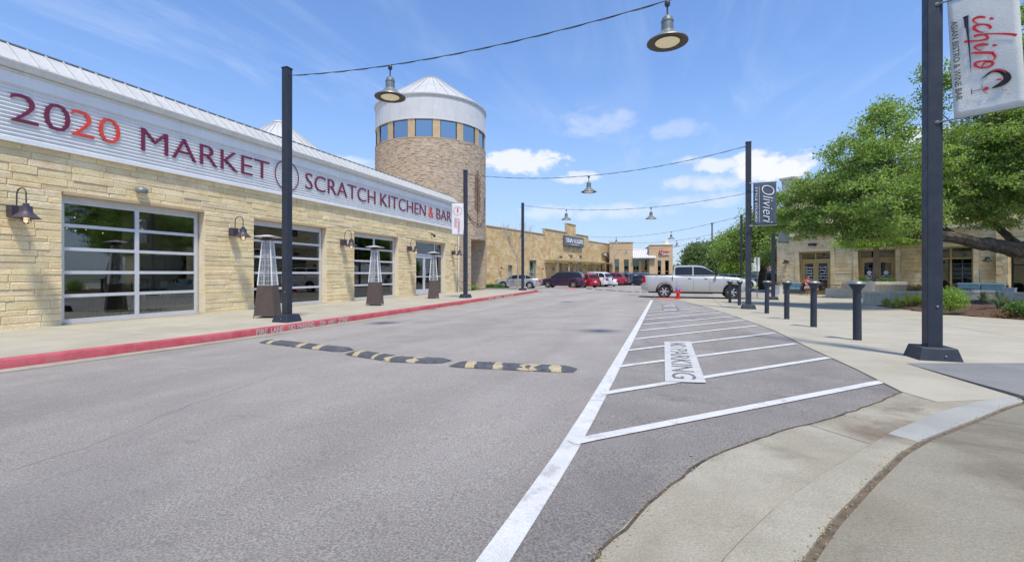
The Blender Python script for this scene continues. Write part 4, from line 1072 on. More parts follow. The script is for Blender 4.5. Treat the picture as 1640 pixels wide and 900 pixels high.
L_([(398,446),(330,444),(280,456),(276,476),(310,494),(360,492),(404,474),(408,452),(360,448),(340,462),(322,500)],[w1,w1,w2,w2,w1,w1,w2,w2,w1,w1,w3],name='letter')
L_([(212,122),(216,160),(228,260),(240,380),(250,532)],[.055,.040,.018,.014,.003],'ink_navy')
L_([(204,125),(206,205)],[.02,.008],'ink_navy')
# woman drinking from a wine glass: hair, face, glass
L_([(312,574),(345,560),(395,520),(450,510),(505,540),(515,575),(470,610),(400,640)],[.004,.012,.030,.045,.060,.075,.060,.010],'ink_black',name='emblem_figure')
L_([(390,530),(430,508),(470,508),(500,530)],[.01,.02,.02,.01],'ink_red',zoff=.021,name='emblem_figure')
L_([(432,580),(470,574)],[.016,.02],'ink_red',zoff=.021,name='emblem_figure')
L_([(345,640),(372,648)],[.040,.044],'ink_red',name='emblem_glass')
L_([(334,648),(256,664)],[.005,.005],'ink_black',name='emblem_glass'); L_([(252,645),(256,686)],[.008,.008],'ink_black',name='emblem_glass')
L_([(326,612),(340,668),(372,680)],[.004,.006,.004],'ink_black',zoff=.021,name='emblem_glass')
for q in [(476,650),(500,654),(516,676)]: L_([(q[0]-5,q[1]),(q[0]+5,q[1]+2)],[.008,.008],name='emblem_dot')
# small line of text, reading down the banner
a=Vector(crop2b(Mi,130,158)); bq=Vector(crop2b(Mi,168,724)); dd=(bq-a).normalized(); 
Rm=Mi.to_3x3(); wdir=Rm@Vector((dd.x,dd.y,0)); wup=Rm@Vector((-dd.y,dd.x,0))
org=Mi@Vector((a.x,a.y,FR*.017))-wup*.035
M=frame(org,wdir,wup); word('ASIAN BISTRO & WINE BAR',M,w=(bq-a).length,h=.062,mat_='ink_black',name='letter',parent=ib,depth=.002)
# Olivieri banner
ob=thing('street_banner','slate grey banner with white script Olivieri STYLE STUDIO, on the pole right of the pickup','banner')
ox,oy=atd(1206.5,17.6); zt=zabove(1206,294,17.6)
dO=Vector((.93,-.37)).normalized(); bd2=Vector((dO.x*CT-dO.y*ST,dO.x*ST+dO.y*CT,0)).normalized()
Mo=banner_frame(ox,oy,zt,bd2); cloth(Mo,.76,1.58,'banner_slate',ob,.012,.0); rods(Mo,.76,1.58,ob)
def vtext(M,t,u,v0,v1,h,m,parent,shear=0,off=0,z=.016,dirs=(0,-1)):
    R3=M.to_3x3(); wd=R3@Vector((0,-1,0)); wu=R3@Vector((1,0,0)); M2=frame(M@Vector((u,-v0,z)),wd,wu); return word(t,M2,w=v1-v0,h=h,mat_=m,name='letter',parent=parent,depth=.002,shear=shear,off=off)
vtext(Mo,'O',.27,.10,.47,.42,'letter_white',ob,.3,-.02); vtext(Mo,'livieri',.32,.49,1.50,.33,'letter_white',ob,.3,-.012)
vtext(Mo,'STYLE STUDIO',.06,.14,1.44,.07,'letter_white',ob)
b=MB(); b.box(.19,.20,-1.46,-.12,.014,.018,M=Mo); b.build('rule','letter_white',ob)
# small banner left of second left pole
sb=thing('street_banner','small white banner with wheat emblem and red vertical lettering, on the pole before the tower','banner')
sx,sy=atd(723.5,23.3); zt=zabove(723,326,23.3); dS=Vector((CT,0)); bd3=Vector((1,.0,0)); bd3=Vector((CT,ST,0))
Ms=banner_frame(sx,sy,zt,bd3); cloth(Ms,.60,1.58,'banner_white',sb,.008); 
for yy in (.012,-1.59):
    b=MB(); b.tube([Ms@Vector((-.02,yy,0)),Ms@Vector((.72,yy,0))],.012,8); b.build('rod','lamp_grey',sb,True)
R3=Ms.to_3x3()
emblem(sb,Ms@Vector((.30,-.36,.018)),R3@Vector((1,0,0)),R3@Vector((0,1,0)),R3@Vector((0,0,1)),.21,'ink_rose','sign_red',.003,ringw=.012)
def vtext_up(M,t,u,v0,v1,h,m,parent):
    R3=M.to_3x3(); wd=R3@Vector((0,1,0)); wu=R3@Vector((-1,0,0)); M2=frame(M@Vector((u,-v1,.016)),wd,wu); return word(t,M2,w=v1-v0,h=h,mat_=m,name='letter',parent=parent,depth=.002)
vtext_up(Ms,'2020',.24,.72,1.2,.11,'ink_rose',sb); vtext_up(Ms,'MARKET',.40,.72,1.46,.10,'ink_rose',sb)
# banner on the oak-hidden pole: only its foot shows below the leaves
x4,y4=PR4; zb=zabove(1257,389,26)
gb=thing('street_banner','pale blue grey banner foot showing below the oak leaves, left of the plaza building corner','banner')
Mg=banner_frame(x4+.25,y4+.05,zb+1.58,Vector((CT,ST,0))); cloth(Mg,.62,1.58,'sign_slate',gb,.01); rods(Mg,.62,1.58,gb)
# ================================================================ PATIO HEATERS
def heater(x,y,rz,label):
    t=thing('patio_heater',label,'patio heater',(x,y,SWZ),rz,'pyramid patio heaters on the left sidewalk')
    b=MB()
    W0,W1,h0,h1=.52,.38,.05,.88
    vs=[]; 
    for (w_,z) in((W0,h0),(W1,h1)):
        for (a,c) in((-1,-1),(1,-1),(1,1),(-1,1)): vs.append((a*w_/2,c*w_/2,z))
    for k,mm in enumerate([(0,1,5,4),(1,2,6,5),(2,3,7,6),(3,0,4,7)]):
        q=MB(); ctr=sum((Vector(vs[i]) for i in mm),Vector())/4; n=Vector((ctr.x,ctr.y,0)).normalized()
        P4=[Vector(vs[i]) for i in mm]; P4=[ctr+(p-ctr)*.985 for p in P4]; q.add(P4+[p+n*.008 for p in P4],[(4,5,6,7),(0,1,5,4),(1,2,6,5),(2,3,7,6),(3,0,4,7)]); q.build('panel','brown_panel',t)
    for (a,c) in((-1,-1),(1,-1),(1,1),(-1,1)):
        q=MB(); q.tube([(a*W0/2,c*W0/2,0),(a*W1/2,c*W1/2,.88)],.012,6); q.build('leg','iron_brown',t)
        q=MB(); q.tube([(a*.19,c*.19,.88),(a*.10,c*.10,2.16)],.017,6); q.build('strut','corrugated',t)
        for r in np.linspace(.15,.9,9): pass
    q=MB(); q.frustum((0,0),.39,.39,.881,.90); q.build('deck','steel',t)
    q=MB(); q.lathe([(.062,.90),(.062,2.12)],n=20); q.build('glass_tube','glass_clear',t,True)
    # wire guards on the four faces
    for k in range(4):
        q=MB(); Mk=Matrix.Rotation(k*PI/2,4,'Z')
        for s_ in np.linspace(-.8,.8,7): q.tube([Mk@Vector((s_*.18,-.185,.90)),Mk@Vector((s_*.098,-.10,2.12))],.0035,4)
        for z in np.linspace(1.0,2.0,8):
            f=(z-.88)/(2.14-.88); w_=.19+(.10-.19)*f; q.tube([Mk@Vector((-w_,-w_,z)),Mk@Vector((w_,-w_,z))],.003,4)
        q.build('wire_guard','aluminium',t)
    q=MB(); q.frustum((0,0),.30,.22,2.12,2.19); q.build('collar','iron_brown',t)
    q=MB(); q.frustum((0,0),.56,.58,2.20,2.215); q.frustum((0,0),.58,.10,2.216,2.27); q.build('reflector_hood','aluminium',t)
heater(-10.62,10.0,R(24),'largest brown patio heater, partly behind the tall dark pole by the second garage door')
heater(-10.8,15.15,R(19),'middle brown patio heater before the third garage door')
heater(-11.12,20.3,R(30),'farthest brown patio heater, before the glass entrance door')
# ================================================================ SPEED BUMPS
def speed_bump(a,b,label,mid=None,w=.34,seed=1,hgt=.046):
    pts=[Vector((*a,0))]+([Vector((*mid,0))] if mid else [])+[Vector((*b,0))]
    d=(pts[-1]-pts[0]); L=d.length; d.normalize(); nrm=Vector((-d.y,d.x,0))
    if nrm.y<0: nrm=-nrm
    t=thing('speed_bump',label,'speed bump',(pts[0].x,pts[0].y,zg(pts[0].x,pts[0].y)),0,'rubber speed bumps across the street')
    base=pts[0]+Vector((0,0,zg(pts[0].x,pts[0].y)))
    def cen(s):
        if not mid: return pts[0].lerp(pts[1],s)
        l1=(pts[1]-pts[0]).length/((pts[1]-pts[0]).length+(pts[2]-pts[1]).length)
        return pts[0].lerp(pts[1],s/l1) if s<l1 else pts[1].lerp(pts[2],(s-l1)/(1-l1))
    prof=[(0,0),(.02,.35),(.12,.72),(.3,.95),(.5,1),(.7,.95),(.88,.72),(.98,.35),(1,0)]
    def patch(s0,s1,lift,m,name,n=14,rag=0,skew=0):
        q=MB(); vs=[]; rr=random.Random(seed+int(s0*100))
        for i in range(n+1):
            s=s0+(s1-s0)*i/n
            e=min(s,1-s)*L/.16; e=min(1,max(0.0,e)); hz=.12+.88*math.sin(e*PI/2)
            for (u,h) in prof:
                ss=s+skew*(u-.5)+(rr.uniform(-rag,rag) if i in(0,n) else 0)
                ss=min(max(ss,0),1)
                c=cen(ss)+nrm*((u*(w-.09*(1-e))+.045*(1-e))); z=zg(c.x,c.y)+h*hgt*hz+lift+.004; vs.append(Vector((c.x,c.y,z))-base)
        k=len(prof); q.add(vs,[(i*k+j,(i+1)*k+j,(i+1)*k+j+1,i*k+j+1) for i in range(n) for j in range(k-1)]); o=q.build(name,m,t,True,50)
        me=o.data
        if sum(p.normal.z for p in me.polygons)<0: me.flip_normals()
        return o
    patch(0,1,0,'rubber','rubber_strip',60)
    rr=random.Random(seed)
    for c,wd in ([(.14,.07),(.52,.06),(.72,.07)] if seed==1 else [(.14,.07),(.37,.05)] if seed==2 else [(.17,.08),(.40,.07),(.85,.08)] if seed==3 else [(.2,.08),(.5,.08),(.8,.08)]):
        patch(c-wd/2,c+wd/2,.0022,'yellow_paint','yellow_band',4,rag=.012,skew=-.05)
    if seed in(2,3):
        for c in ((.56,.78) if seed==2 else (.62,.68)): patch(c-.03,c+.03,.0018,'yellow_paint','worn_paint',3,rag=.03)
    for s in (.08,.3,.5,.7,.93):
        q=MB()
        for u in(.25,.75): c=cen(s)+nrm*w*u; c.z=zg(c.x,c.y)+hgt*(.88 if .1<s<.9 else .55); c-=base; q.lathe([(.016,0),(.016,.006),(0,.007)],c,8)
        q.build('bolt','black_trim',t)
    return t
speed_bump(P(411,549),P(543,564.5),'left speed bump nearest the red curb',seed=1)
speed_bump(P(549,568),P(703,583),'middle speed bump, slightly bent, with worn yellow paint',mid=P(625,580),seed=2)
speed_bump(P(716,588),P(917,598),'right speed bump, largest, with three yellow bands',seed=3)
speed_bump(P(938,463),P(1000,467.3),'distant dark speed bump strip left of the pickup, the left piece',seed=4,w=.3)
speed_bump(P(1004,467.5),P(1046,467.8),'distant dark speed bump strip right behind the pickup bumper',seed=4,w=.3)
# ================================================================ BOLLARDS
def bollard(px,py,label,i):
    x,y=P(px,py,.016); t=thing('bollard',label,'bollard',(x,y,zg(x,y)+.014),0,'dark cylindrical bollards along the plaza edge')
    t.rotation_euler=(R(random.uniform(-.5,.5)),R(random.uniform(-.5,1.1)),0)
    b=MB(); b.lathe([(.075,0),(.068,.01),(.066,.94),(.072,.945)],n=20); b.build('shaft','pole_paint',t,True,30)
    b=MB(); b.lathe([(.066,.90),(.078,.93),(.125,.992),(.128,1.0),(.128,1.008)],n=24); b.build('neck','pole_paint',t,True,30)
    b=MB(); b.lathe([(.120,1.008),(.120,1.020)],n=24); b.build('light_slot','black_trim',t,True)
    b=MB(); b.lathe([(.12,1.020),(.134,1.022),(.134,1.035),(.115,1.065),(.07,1.078),(0,1.08)],n=24); b.build('cap','lamp_grey',t,True,30)
for i,(px,py,l) in enumerate([(1373,544.5,'nearest and largest dark bollard, left of the thick pole'),(1303,523.5,'second bollard from the thick pole, before the person in red'),(1260,511,'third bollard from the thick pole, left of the person in red'),
    (1228,502,'bollard just right of the Olivieri banner pole'),(1184,489,'bollard just left of the Olivieri banner pole, before the pickup wheel'),(1169,485,'leftmost bollard, farthest away before the pickup front wheel')]): bollard(px,py,l,i)
# ================================================================ HYDRANT
hx,hy=atd(1086,27.0); t=thing('fire_hydrant','red fire hydrant with blue bonnet beside the silver pickup','hydrant',(hx,hy,zg(hx,hy)+.01))
b=MB(); b.lathe([(.15,0),(.15,.03),(.10,.04),(.095,.14),(.12,.15),(.12,.18),(.095,.19),(.095,.48),(.13,.49),(.13,.52)],n=20); b.build('barrel','hydrant_red',t,True,30)
b=MB(); b.lathe([(.125,.521),(.12,.56),(.10,.63),(.05,.67),(.03,.68),(.03,.72),(0,.72)],n=20); b.build('bonnet','hydrant_blue',t,True,30)
for dx,dy,rr in((1,0,.055),(-1,0,.055),(0,-1,.075)):
    b=MB(); b.tube([(dx*.08,dy*.08,.42),(dx*.17,dy*.17,.42)],rr,12); b.tube([(dx*.171,dy*.171,.42),(dx*.20,dy*.20,.42)],rr*1.2,6); b.build('outlet_cap','hydrant_red',t)
# thin sign post
x,y=P(1212.5,477); t=thing('sign_post','thin grey metal sign post behind the Olivieri banner pole','sign post',(x,y,zg(x,y)))
b=MB(); b.box(-.025,.025,-.02,.02,0,2.5); b.build('post','lamp_grey',t); b=MB(); b.box(-.15,.15,.021,.03,2.0,2.45); b.build('plate','gutter_metal',t)
# ================================================================ VEHICLES
def interp(xs,ys,x): return float(np.interp(x,xs,ys))
def wheel(parent,x,y,r,wd,spokes,side):
    t=MB(); t.lathe([(r*.60,-wd/2),(r*.93,-wd/2),(r,-wd/2+.03),(r,wd/2-.03),(r*.93,wd/2),(r*.64,wd/2),(r*.60,wd/2-.03)],n=28)
    Mx=Matrix.Translation((x,y,r))@Matrix.Rotation(-side*PI/2,4,'X')
    t.v=[tuple(Mx@Vector(v)) for v in t.v]; to=t.build('wheel','tyre',parent,True,40)
    m=MB(); m.lathe([(0,wd/2-.045),(r*.2,wd/2-.045),(r*.2,wd/2-.10),(r*.57,wd/2-.10)],n=20); m.v=[tuple(Mx@Vector(v)) for v in m.v]; m.build('brake_disc','black_trim',to,True,30)
    m=MB(); m.lathe([(r*.56,wd/2-.08),(r*.62,wd/2-.012),(r*.645,wd/2-.006),(r*.645,wd/2-.02)],n=28); m.lathe([(0,wd/2-.015),(r*.13,wd/2-.02),(r*.15,wd/2-.05)],n=12)
    for k in range(spokes):
        a=2*PI*k/spokes; Mk=Matrix.Rotation(a,4,'Z')
        vs=[Mk@Vector(q) for q in [(r*.08,-.030,wd/2-.03),(r*.08,.030,wd/2-.03),(r*.60,.042,wd/2-.022),(r*.60,-.042,wd/2-.022),(r*.08,-.025,wd/2-.07),(r*.08,.025,wd/2-.07),(r*.60,.036,wd/2-.07),(r*.60,-.036,wd/2-.07)]]
        m.add(vs,[(0,1,2,3),(0,4,5,1),(1,5,6,2),(2,6,7,3),(3,7,4,0)])
    m.v=[tuple(Mx@Vector(v)) for v in m.v]; m.build('rim','alloy',to)
SPECS={
'sedan':dict(L=4.65,W=1.80,H=1.43,r=.33,wb=2.75,fo=.88,top=[(-2.33,.70),(-2.28,.93),(-2.1,1.0),(-1.45,1.03),(-.9,.98),(.95,.93),(1.2,.90),(1.9,.80),(2.2,.70),(2.33,.55)],cab=[(-1.75,1.0),(-1.05,1.36),(-.6,1.43),(.1,1.42),(.35,1.38),(1.15,.93)],belt=.96,gc=.20,splits=[-.85,-.1,.62]),
'suv':dict(L=4.75,W=1.90,H=1.74,r=.37,wb=2.80,fo=.92,top=[(-2.37,.75),(-2.33,1.05),(-2.2,1.12),(-1.5,1.12),(-.9,1.11),(.95,1.08),(1.2,1.06),(1.95,.98),(2.25,.86),(2.37,.62)],cab=[(-2.28,1.1),(-2.0,1.60),(-1.7,1.71),(-.4,1.74),(.2,1.71),(.45,1.66),(1.2,1.07)],belt=1.11,gc=.24,splits=[-1.35,-.35,.55]),
'coupe':dict(L=4.3,W=1.76,H=1.38,r=.32,wb=2.55,fo=.85,top=[(-2.15,.65),(-2.12,.9),(-1.9,1.0),(-1.3,1.0),(-.9,.95),(.9,.90),(1.1,.88),(1.8,.76),(2.05,.66),(2.15,.5)],cab=[(-1.75,.97),(-.9,1.32),(-.4,1.38),(.05,1.37),(.3,1.32),(1.1,.9)],belt=.93,gc=.19,splits=[-.75,-.05,.6]),
'pickup':dict(L=5.9,W=2.02,H=1.95,r=.405,wb=3.68,fo=.92,top=[(-2.95,.85),(-2.93,1.36),(-2.8,1.38),(-1.2,1.38),(-1.0,1.36),(1.0,1.32),(1.3,1.31),(1.75,1.29),(2.45,1.22),(2.78,1.14),(2.92,.95),(2.95,.75)],cab=[(-1.17,1.36),(-1.10,1.86),(-.85,1.94),(.05,1.95),(.35,1.93),(.62,1.86),(1.42,1.33)],belt=1.36,gc=.40,splits=[-.95,-.02,.86]),
}
def car(kind,paint,label,loc,heading,group='cars parked in the lot',cat='car',name='parked_car',spoke=5,detail=True,scale=1):
    s=SPECS[kind]; L,W,H,r,wb=s['L'],s['W'],s['H'],s['r'],s['wb']; hw=W/2; pm='paint_'+paint
    xf=L/2-s['fo']; xr=xf-wb; ra=r*1.17
    t=thing(name,label,cat,loc,heading,group); t.scale=(scale,)*3
    tx=[p[0] for p in s['top']]; tz=[p[1] for p in s['top']]
    xs=sorted(set([round(v,3) for v in list(np.linspace(-L/2,L/2,34))+[xf+ra*c for c in np.cos(np.linspace(0,PI,13))]+[xr+ra*c for c in np.cos(np.linspace(0,PI,13))]]))
    def bottom(x):
        z=s['gc']+(.06 if abs(x)>L/2-.25 else 0)
        for xw in(xf,xr):
            if abs(x-xw)<=ra+.001: z=max(z,r+math.sqrt(max(ra*ra-(x-xw)**2,0)))
        return z
    def hwx(x):
        e=(abs(x)-(L/2-.62))/.62; e=max(0,e); return hw*(1-.16*e*e-.05*e**6)
    def sect(x,zb,zt):
        w_=hwx(x); h=zt-zb
        f=[(0,.955),(.12,.985),(.42,1.0),(.70,.985),(.88,.955),(.965,.91),(1.0,.84)]
        pts=[(w_*k,zb+h*a) for a,k in f]
        # flares around the arches
        pts=[(y+ (.018 if min(abs(x-xf),abs(x-xr))<ra*1.12 and z<r*2.3 else 0),z) for y,z in pts]
        return pts+[(w_*.5,zt+.02),(0,zt+.03)]
    b=MB(); rows=[]
    for x in xs:
        zb=bottom(x); zt=interp(tx,tz,x); p=sect(x,zb,zt)
        ring=[(x,-y,z) for y,z in p]+[(x,y,z) for y,z in p[-2::-1]]; rows.append(ring)
    k=len(rows[0]); b.v=[v for rw in rows for v in rw]
    for i in range(len(rows)-1):
        for j in range(k-1): b.f.append([i*k+j,(i+1)*k+j,(i+1)*k+j+1,i*k+j+1]); b.mi.append(0)
        b.f.append([i*k+k-1,(i+1)*k+k-1,(i+1)*k,i*k]); b.mi.append(1)     # underside and arch roof
    b.f.append(list(range(k))); b.mi.append(0); b.f.append([(len(rows)-1)*k+j for j in range(k)][::-1]); b.mi.append(0)
    b.build('body',[pm,'black_trim'],t,True,38)
    # cabin
    cab=s['cab']; cx=[p[0] for p in cab]; cz=[p[1] for p in cab]; belt=s['belt']-.03
    def cabz(x): return interp(cx,cz,x)
    def side(x,z):       # half width of the cabin at x,z
        f=(z-belt)/(H-belt); e=max(0,(abs(x-(cx[0]+cx[-1])/2)/((cx[-1]-cx[0])/2))-.5)
        return hw*(.945-.17*f-.10*e)
    xc=sorted(set(list(np.linspace(cx[0],cx[-1],22))+cx)); b=MB(); rows=[]
    for x in xc:
        zt=cabz(x); p=[]
        for a in(0,.35,.7,.9): z=belt+(zt-belt)*a; p.append((side(x,z),z))
        yt=side(x,zt); p+=[(yt*.94,zt-(zt-belt)*.03),(yt*.8,zt+.0),(yt*.4,zt+.018),(0,zt+.022)]
        rows.append([(x,-y,z) for y,z in p]+[(x,y,z) for y,z in p[-2::-1]])
    k=len(rows[0]); b.v=[v for rw in rows for v in rw]
    for i in range(len(rows)-1):
        for j in range(k-1): b.f.append([i*k+j,(i+1)*k+j,(i+1)*k+j+1,i*k+j+1]); b.mi.append(0)
    b.build('cabin',pm,t,True,40)
    # side windows: the greenhouse outline inset, split at the pillars
    zb=belt+.06
    def outline(x0,x1):
        n=8; topp=[]
        for i in range(n+1):
            x=x0+(x1-x0)*i/n; topp.append((x,max(zb+.01,belt+(cabz(x)-belt)*.87)))
        return [(x0,zb),(x1,zb)]+topp[::-1]
    # x where the roofline clears the window sill
    lo=next(x for x in np.linspace(cx[0],cx[-1],200) if belt+(cabz(x)-belt)*.87>zb+.05)+.04
    hi=[x for x in np.linspace(cx[0],cx[-1],200) if belt+(cabz(x)-belt)*.87>zb+.05][-1]-.06
    ed=[lo]+[q for q in s['splits'] if lo+.2<q<hi-.2]+[hi]
    ed=ed if kind!='pickup' else [lo+.03,-.05,hi]
    for a,c in zip(ed,ed[1:]):
        for sg in(-1,1):
            m=MB(); nx,nz=10,5; vv=[]
            for i in range(nx+1):
                x=a+.035+(c-a-.07)*i/nx; zt=max(zb+.01,belt+(cabz(x)-belt)*.87)
                for j in range(nz+1):
                    z=zb+(zt-zb)*j/nz; yt=side(x,cabz(x)); f=(z-belt)/max(cabz(x)-belt,.05)
                    vv.append((x,sg*(side(x,z)+.012),z))
            k_=nz+1; fc=[(i*k_+j,(i+1)*k_+j,(i+1)*k_+j+1,i*k_+j+1) for i in range(nx) for j in range(nz)]
            m.add(vv,fc if sg<0 else [q[::-1] for q in fc]); m.build('side_window','glass_car',t)
    def slope_glass(i0,i1,name,ins=.05,up=1):
        (xa,za),(xb,zb2)=i0,i1; m=MB(); n=Vector((-(zb2-za),0,xb-xa)).normalized()
        if n.z<0: n=-n
        pts=[]
        for f in(.10,.92):
            x=xa+(xb-xa)*f; z=za+(zb2-za)*f; y=side(x,z)*.90
            for q in(-1,-.5,0,.5,1): pts.append(Vector((x,y*q,z+.018*(1-abs(q))))+n*.013)
        m.add(pts,[(i,i+1,i+6,i+5) for i in range(4)]); o=m.build(name,'glass_car',t,True)
        if sum(p.normal.z for p in o.data.polygons)<0: o.data.flip_normals()
    slope_glass(cab[-1],cab[-2],'windshield'); slope_glass(cab[0],cab[1],'rear_window')
    for xw in(xf,xr):
        for sg in(-1,1): wheel(t,xw,sg*(hw-.125),r,.22,spoke,sg)
    # lights, bumpers, mirrors, handles, plate
    zt_r=interp(tx,tz,-L/2+.06); zt_f=interp(tx,tz,L/2-.12)
    for sg in(-1,1):
        def patchl(x0,x1,z0,z1,m,nm,inward):
            q=MB(); w0,w1=hwx(x0)*.985,hwx(x1)*.985; e=.014
            if inward>0: ex,en=x1,x0
            vs=[(x0,sg*(w0+e),z0),(x1,sg*(w1+e),z0),(x1,sg*(w1*.985+e),z1),(x0,sg*(w0*.985+e),z1)]; xe=x0 if abs(x0)>abs(x1) else x1; we=w0 if xe==x0 else w1; s_=math.copysign(.016,xe)
            vs2=[(xe+s_,sg*we,z0),(xe+s_,sg*we*.62,z0),(xe+s_,sg*we*.62,z1),(xe+s_,sg*we,z1)]
            q.add(vs+vs2,[(0,1,2,3),(3,2,1,0),(4,5,6,7),(7,6,5,4)])
            # join the wrap
            o=q.build(nm,m,t); so_=o.modifiers.new('thickness','SOLIDIFY'); so_.thickness=.012
        if kind=='pickup':
            patchl(-L/2+.005,-L/2+.20,.93,1.27,'tail_red','taillight',1); patchl(L/2-.42,L/2-.06,.88,1.10,'head_clear','headlight',1)
        else:
            patchl(-L/2+.01,-L/2+.34,zt_r-.30,zt_r-.07,'tail_red','taillight',1); patchl(L/2-.45,L/2-.03,zt_f-.26,zt_f-.10,'head_clear','headlight',1)
        m=MB(); mx=cab[-1][0]-.22; mz=s['belt']+.09; m.lathe([(0,-.1),(.07,-.08),(.09,0),(.07,.08),(0,.1)],(mx,sg*(hw+.08),mz),8); m.tube([(mx,sg*(hw*.93),mz-.04),(mx,sg*(hw+.05),mz-.03)],.025,6); m.build('mirror','black_trim' if kind=='pickup' else pm,t,True)
        for q in [x_ for x_ in s['splits']][1:]:
            m=MB(); zz=s['belt']-.16; m.box(q-.30,q-.12,sg*(hw*.985)-.012,sg*(hw*.985)+.028,zz-.015,zz+.02); m.build('door_handle',pm if kind!='pickup' else 'alloy',t)
    for (x0,w_,z) in((-L/2,hwx(-L/2),.52 if kind!='pickup' else .62),(L/2,hwx(L/2),.5 if kind!='pickup' else .62)):
        m=MB(); sg=1 if x0>0 else -1; hz=.10
        pts=[(x0-sg*.30,-(hwx(x0-sg*.3)+.012)),(x0-sg*.05,-(w_+.01)),(x0+sg*.05,-w_*.8),(x0+sg*.07,0),(x0+sg*.05,w_*.8),(x0-sg*.05,(w_+.01)),(x0-sg*.30,(hwx(x0-sg*.3)+.012))]
        vs=[(a,c,z-hz) for a,c in pts]+[(a,c,z+hz) for a,c in pts]; n=len(pts)
        m.add(vs,[(i,i+1,n+i+1,n+i) for i in range(n-1)]+[list(range(n)),list(range(n,2*n))]); bmp=m.build('bumper','alloy' if kind=='pickup' else pm,t,True,40)
    m=MB(); m.box(-L/2-.085,-L/2-.072,-.16,.16,.66 if kind!='pickup' else .6,.80 if kind!='pickup' else .72); m.build('licence_plate','plate',t)
    m=MB(); m.box(L/2-.02,L/2+.035,-hw*.5,hw*.5,.58,.74 if kind!='pickup' else 1.05); m.build('grille','black_trim',t)
    # door seams
    for q in s['splits']:
        for sg in(-1,1):
            m=MB(); zs=np.linspace(s['gc']+.12,s['belt']-.05,6); v=[]
            for z in zs:
                zb_=bottom(q); zt=interp(tx,tz,q); 
                if z<zb_+.03: z=zb_+.03
                pp=sect(q,zb_,zt); yy=float(np.interp(z,[p[1] for p in pp],[p[0] for p in pp]))+.0025
                v+=[(q-.006,sg*yy,z),(q+.006,sg*yy,z)]
            m.add(v,[(2*i,2*i+1,2*i+3,2*i+2) for i in range(5)]+[(2*i+2,2*i+3,2*i+1,2*i) for i in range(5)]); m.build('door_seam','black_trim',t)
    if kind=='pickup':
        m=MB(); m.box(-2.80,-1.24,-.84,.84,1.412,1.44); m.build('bed_cover','black_trim',t)
        m=MB(); m.box(-.9,1.0,-hw-.03,-hw+.12,.30,.35); m.box(-.9,1.0,hw-.12,hw+.03,.30,.35); m.build('running_board','black_trim',t)
        m=MB(); m.box(-2.6,2.5,-.45,.45,.30,.46); m.build('chassis','black_trim',t)
        for xw in(xf,xr):
            for sg in(-1,1):
                m=MB(); pts=[(xw+(ra+.0)*math.cos(a),sg*(hw+.022),r+(ra)*math.sin(a)) for a in np.linspace(R(4),R(176),18)]; m.tube(pts,.022,6); m.build('arch_trim','black_trim',t,True)
        m=MB(); m.box(-1.19,-1.175,-hw+.02,hw-.02,.62,1.36); m.box(-1.22,-1.19,hw-.01,hw+.002,.6,1.36); m.box(-1.22,-1.19,-hw-.002,-hw+.01,.6,1.36); m.build('bed_gap','black_trim',t)
    else:
        m=MB(); m.box(xr+.3,xf-.3,-hw+.1,hw-.1,s['gc']-.02,s['gc']+.05); m.build('sill','black_trim',t)
        if kind=='suv':
            for sg in(-1,1): m=MB(); m.tube([(-1.6,sg*.62,1.72),(-1.5,sg*.62,1.79),(.1,sg*.62,1.80),(.25,sg*.62,1.74)],.018,6); m.build('roof_rail','black_trim' if paint!='white' else 'alloy',t)
    return t
def headc(a): # heading from camera-plane direction (X right, Z away) to world z rotation
    d=Vector((math.cos(a),math.sin(a))); return math.atan2(d.x*ST+d.y*CT,d.x*CT-d.y*ST)
tx_,ty_=1.05,30.35
car('pickup','truck_silver','large silver crew cab pickup truck parked across the end of the striped bay',(tx_,ty_,zg(tx_,ty_)),0,None,'pickup truck','pickup_truck',6)
def at_car(px,Z,kind,paint,label,ang=152,sc=1,**k):
    x,y=atd(px,Z); car(kind,paint,label,(x,y,zg(x,y)),headc(R(ang)),scale=sc,**k)
at_car(831,48,'sedan','silver','silver sedan leftmost in the parked row, behind the far left pole',ang=166,spoke=10)
at_car(902,51.5,'suv','purple','dark purple sport utility parked between the silver sedan and the red one',ang=158,sc=1.02)
at_car(933,54,'suv','red','bright red compact sport utility with its tail to the street',ang=120,sc=.93)
at_car(949,58,'suv','white','white sport utility right of the bright red one',ang=138,sc=1.02)
at_car(967,59.5,'coupe','white','small white car tucked before the pink red sport utility',ang=118,sc=.9)
at_car(974,64,'suv','pinkred','pink red sport utility behind the small white car',ang=150,sc=1.0)
at_car(990,66,'suv','grey','medium grey sport utility right of the pink red one',ang=135)
at_car(1000,69,'suv','darkgrey','dark teal grey sport utility in the middle of the row',ang=120)
at_car(1013,66,'sedan','champagne','pale champagne sedan between the dark grey and blue cars',ang=140)
at_car(1027,64,'sedan','blue','dark blue sedan near the pickup tail',ang=125)
at_car(1020,74,'suv','slate','slate blue sport utility in the second line, above the champagne sedan',ang=160)
at_car(1052,82,'suv','white','white van like vehicle seen above the pickup bed',ang=178,sc=1.1)
at_car(1146,44,'sedan','silver','pale silver sedan seen above the pickup hood',ang=200)
at_car(1172,47,'sedan','white','white sedan seen between the pickup hood and the distant pole',ang=15)
at_car(1200,60,'suv','grey','grey sport utility beyond the banner pole',ang=10)
at_car(1237,56,'suv','black','black sport utility at the far right end, left of the building corner',ang=100)
at_car(1229,72,'suv','red','red vehicle glimpsed beyond the oak trunk',ang=30,sc=1.25)
